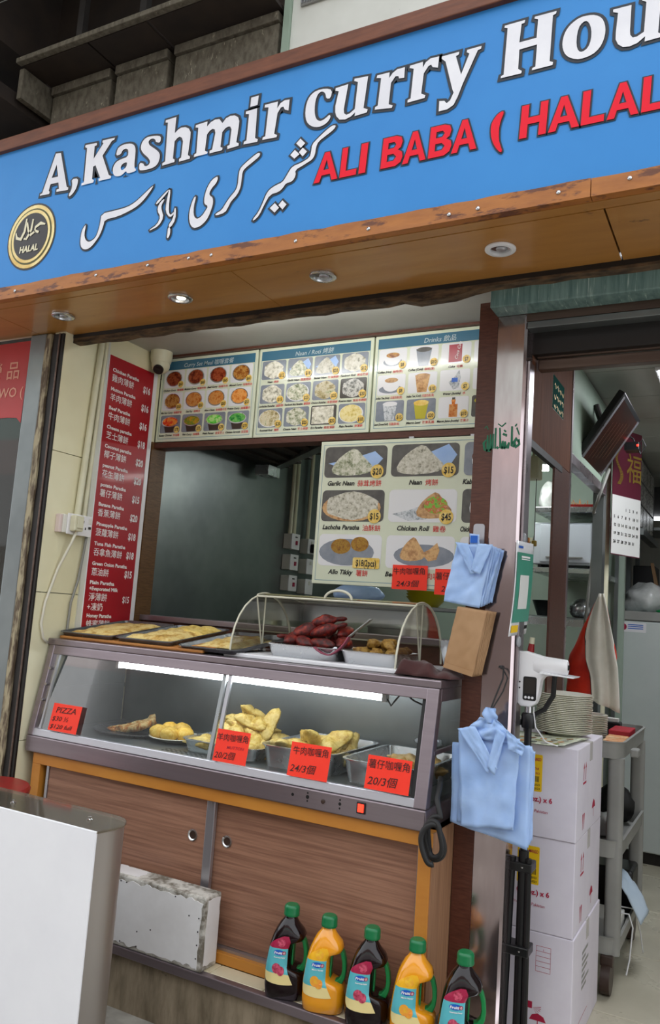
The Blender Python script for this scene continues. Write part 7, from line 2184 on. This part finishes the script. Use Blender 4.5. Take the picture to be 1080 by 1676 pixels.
# ------------------------------------------------------------------ kitchen seen through the hatch
ks1 = root('kitchen_shelf', 'stainless wall shelf carrying the pale oven', 'shelf', loc=(-0.95, 4.4, 1.68))
box('shelf_board', 'steel_tray', (-1.06, -0.735, 4.27, 4.97, 1.683, 1.712), ks1, 0.003)
box('shelf_board', 'steel_tray', (-1.06, -0.735, 4.27, 4.97, 2.005, 2.035), ks1, 0.003)
for y in (4.30, 4.94):
    box('shelf_post', 'steel_kitchen', (-0.745, -0.725, y, y + 0.02, FL, 2.45), ks1)
ov1 = root('oven', 'pale grey oven on the kitchen wall shelf', 'oven', loc=(-0.92, 4.5, 1.7125))
box('oven_body', 'steel_blue_oven', (-1.07, -0.762, 4.31, 4.75, 1.730, 1.955), ov1, 0.006)
box('oven_door', 'steel_blue_oven', (-1.035, -0.770, 4.300, 4.309, 1.742, 1.945), ov1, 0.004)
for x in (-1.05, -0.79):
    box('foot', 'black_rubber', (x, x + 0.02, 4.33, 4.70, 1.7125, 1.7299), ov1)
box('door_handle', 'grey_plastic', (-1.00, -0.81, 4.292, 4.2995, 1.765, 1.772), ov1)
lump('white_bag', (-1.03, 4.45, 2.0355), (0.05, 0.06, 0.09), 'clear_bag', 'white plastic bag stuffed on the upper kitchen shelf', 'bag', 2.7, 0.35)
skw = root('skewer_tray', 'tray of skewers on the upper kitchen shelf', 'tray', loc=(-0.85, 4.4, 2.0355))
box('tray_body', 'red_paint', (-0.95, -0.765, 4.30, 4.60, 2.0355, 2.052), skw)
rs = random.Random(9)
for i in range(18):
    x, y = rs.uniform(-0.94, -0.775), rs.uniform(4.31, 4.40)
    G().tube([(x, y, 2.050), (x + rs.uniform(-.02, .02), y + 0.01, 2.050 + rs.uniform(0.015, 0.035))], 0.0022, 5).build('skewer', 'wood_stick', skw)
G().tube([(-1.10, 4.95, 2.15), (-1.09, 4.93, 2.08), (-1.13, 4.93, 2.0), (-1.22, 4.95, 1.95), (-1.26, 4.96, 1.8)], 0.012, 8).build('drain_pipe', 'wire_grey', None, 'bent grey pipe on the kitchen back wall', 'pipe', smooth=True)
ps1 = root('pull_switch', 'cream pull-cord switch with wooden beads under the hatch panel', 'switch', loc=(-0.80, 3.35, 2.0))
box('switch_body', 'ivory_plastic', (-0.90, -0.835, 3.40, 3.47, 2.03, 2.13), ps1, 0.006)
box('ceiling_rod', 'ivory_plastic', (-0.872, -0.862, 3.43, 3.44, 2.13, 2.54), ps1)
for i, x in enumerate((-0.880, -0.850)):
    G().tube([(x, 3.43, 2.03), (x, 3.43, 1.775 - 0.012 * i)], 0.0018, 5).build('cord', 'dark_metal', ps1)
    box('bead', 'brass' if i else 'wood_stick', (x - 0.010, x + 0.010, 3.42, 3.44, 1.752 - 0.014 * i, 1.775 - 0.012 * i), ps1, 0.004)
ks2 = root('kitchen_socket', 'cream socket on the green kitchen wall', 'socket', loc=(-1.26, 4.99, 1.87))
box('socket_plate', 'ivory_plastic', (-1.33, -1.205, 4.985, 4.999, 1.865, 1.945), ks2, 0.004)
for x, z in ((-1.262, 1.915), (-1.275, 1.892), (-1.25, 1.892)):
    box('pin_slot', 'black_plastic', (x - .004, x + .004, 4.984, 4.9852, z - .006, z + .006), ks2)
uc = root('undercounter_fridge', 'grey framed glass door fridge in the kitchen', 'fridge', loc=(-1.0, 4.6, FL))
box('fridge_body', 'steel_kitchen', (-1.20, -0.76, 4.50, 4.96, FL, 1.46), uc)
box('door_frame', 'steel_tray', (-1.19, -0.77, 4.470, 4.499, 0.30, 1.455), uc, 0.006)
box('door_panel', 'green_wall', (-1.145, -0.815, 4.462, 4.4695, 0.36, 1.41), uc)
bk = root('black_bowl', 'black tapered bowl on the kitchen fridge', 'bowl', loc=(-1.0, 4.6, 1.4605))
G().lathe([(0.0, 0), (0.055, 0), (0.085, 0.085), (0.082, 0.085), (0.052, 0.004), (0.0, 0.004)], (-1.045, 4.58, 1.4605), 20, False, False).build('bowl_wall', 'black_plastic', bk, smooth=SM)
lump('steel_ladle_pot', (-0.86, 4.60, 1.4605), (0.07, 0.07, 0.06), 'steel_tray', 'round steel pot on the kitchen fridge beside the post', 'pot', 1.0, 0.0)
kn = root('knife_steel', 'red handled sharpening steel standing on the top carton', 'knife sharpener', loc=(-0.72, 2.95, 1.02))
G().tube([(-0.738, 2.95, 1.0205), (-0.733, 2.95, 1.230)], 0.005, 8).build('rod', 'steel', kn, smooth=SM)
G().tube([(-0.733, 2.95, 1.230), (-0.731, 2.95, 1.26), (-0.727, 2.95, 1.315), (-0.725, 2.95, 1.335)], [0.009, 0.013, 0.012, 0.010], 10).build('handle', 'wood_handle_red', kn, smooth=SM)
G().tube([(-0.725, 2.95, 1.3352), (-0.723, 2.95, 1.358)], [0.010, 0.009], 10).build('handle_cap', 'ivory_plastic', kn, smooth=SM)

# ------------------------------------------------------------------ kitchen seen through the counter window
hd2 = root('extractor_hood', 'dark stainless extractor hood in the kitchen', 'extractor hood', loc=(-2.0, 3.3, 2.2))
g = G().prism([(-2.515, 2.97), (-2.515, 3.90), (-1.72, 3.22), (-1.2, 2.97)], 'Z', 2.205, 2.50)
g.build('hood_body', 'dark_metal', hd2)
for i in range(7):
    x = -2.40 + 0.13 * i
    box('filter_slat', 'dark_brown', (x, x + 0.05, 2.99, min(3.86, 3.84 - 0.115 * i * 0.9), 2.192, 2.2045), hd2)
G().prism([(-2.515, 3.86), (-2.515, 3.92), (-1.66, 3.19), (-1.70, 3.15)], 'Z', 2.18, 2.2045).build('front_rim', 'steel_kitchen', hd2)
box('grease_cup', 'steel_tray', (-2.47, -2.38, 3.66, 3.78, 2.12, 2.179), hd2, 0.003)
for j in range(2):
    for i in range(3):
        y = 4.10 + 0.20 * j
        z = 1.755 - 0.125 * i - 0.01 * j
        r = root('kitchen_switch' if j == 0 else 'kitchen_socket', ('upper', 'middle', 'lower')[i] + (' isolator switch on the steel kitchen wall' if j == 0 else ' power socket beside the isolator switches'), 'switch' if j == 0 else 'socket', loc=(-2.52, y, z), group='switches on the steel kitchen wall')
        box('back_box', 'socket_white', (-2.5195, -2.465, y, y + 0.09, z, z + 0.09), r, 0.003)
        box('face_plate', 'white_plastic', (-2.4645, -2.458, y - 0.002, y + 0.092, z - 0.002, z + 0.092), r, 0.002)
        if j == 0:
            box('toggle', 'label_crimson', (-2.4575, -2.448, y + 0.04, y + 0.055, z + 0.025, z + 0.05), r, 0.002)
            box('indicator', 'black_plastic', (-2.4578, -2.456, y + 0.035, y + 0.06, z + 0.068, z + 0.076), r)
        else:
            box('rocker', 'socket_white', (-2.4575, -2.453, y + 0.03, y + 0.05, z + 0.055, z + 0.078), r, 0.002)
            if i == 0:
                box('black_plug', 'black_plastic', (-2.4575, -2.41, y + 0.02, y + 0.075, z + 0.005, z + 0.06), r, 0.008)
for k, (y, z) in enumerate(((4.13, 1.846), (4.175, 1.846), (4.345, 1.836))):
    G().tube([(-2.495, y, 2.538), (-2.495, y, z)], 0.013, 8).build('conduit_pipe', 'ivory_plastic', None, ('first', 'second', 'third')[k] + ' cream conduit above the kitchen switches, counted from the window', 'pipe', smooth=SM)
ks3 = root('window_shelf', 'steel shelf inside the kitchen window below the hanging menu', 'shelf', loc=(-1.3, 3.15, 1.44))
box('shelf_board', 'steel_kitchen', (-1.72, -1.0, 3.04, 3.30, 1.430, 1.445), ks3, 0.002)
for x in (-1.70, -1.04):
    box('shelf_leg', 'steel_kitchen', (x, x + 0.02, 3.05, 3.07, FL, 1.43), ks3)
    box('shelf_leg', 'steel_kitchen', (x, x + 0.02, 3.26, 3.28, FL, 1.43), ks3)
lump('blue_bag_stack', (-1.525, 3.13, 1.4455), (0.115, 0.06, 0.045), 'blue_bag', 'folded blue carrier bags on the kitchen window shelf', 'bag', 5.5, 0.2)
for i in range(3):
    G().lathe([(0.0, 0), (0.050, 0), (0.085, 0.040), (0.082, 0.040), (0.048, 0.004), (0.0, 0.004)], (-1.215, 3.14, 1.4455 + 0.012 * i), 24, False, False).build('yellow_bowl', 'yellow_plastic', None, ('lowest', 'middle', 'uppermost')[i] + ' yellow bowl of the stack behind the hanging menu', 'bowl', 'yellow bowls', smooth=SM)
pt = root('steel_pot', 'large steel pot behind the clear food cover', 'pot', loc=(-1.42, 3.45, 1.0))
G().lathe([(0.0, 0), (0.16, 0), (0.165, 0.01), (0.165, 0.30), (0.172, 0.305), (0.165, 0.31), (0.10, 0.335), (0.02, 0.345), (0.0, 0.346)], (-1.46, 3.50, 1.04), 32, False, False).build('pot_wall', 'steel_kitchen', pt, smooth=SM)
G().tube([(-1.46, 3.50, 1.386), (-1.46, 3.50, 1.40), (-1.46, 3.50, 1.415)], [0.012, 0.02, 0.018], 12).build('lid_knob', 'black_plastic', pt, smooth=SM)
kt = root('kitchen_bench', 'stainless kitchen bench behind the window', 'bench', loc=(-1.5, 3.5, FL))
box('bench_top', 'steel_kitchen', (-2.45, -1.06, 3.32, 3.90, 1.00, 1.04), kt, 0.004)
for x in (-2.42, -1.12):
    for y in (3.35, 3.84):
        box('bench_leg', 'steel_kitchen', (x, x + 0.03, y, y + 0.03, FL, 1.00), kt)

# grille of the air conditioner over the sign
ac = root('air_conditioner_grille', 'ribbed ventilation grille in the white wall above the sign', 'grille', loc=(-1.3, 2.09, 3.41))
g = G()
box('grille_frame', 'grey_plastic', (-1.385, -1.10, 2.090, 2.0995, 3.432, 3.60), ac, 0.004)
for i in range(26):
    box('grille_rib', 'aluminium', (-1.378 + 0.0105 * i, -1.373 + 0.0105 * i, 2.084, 2.0895, 3.438, 3.595), ac)
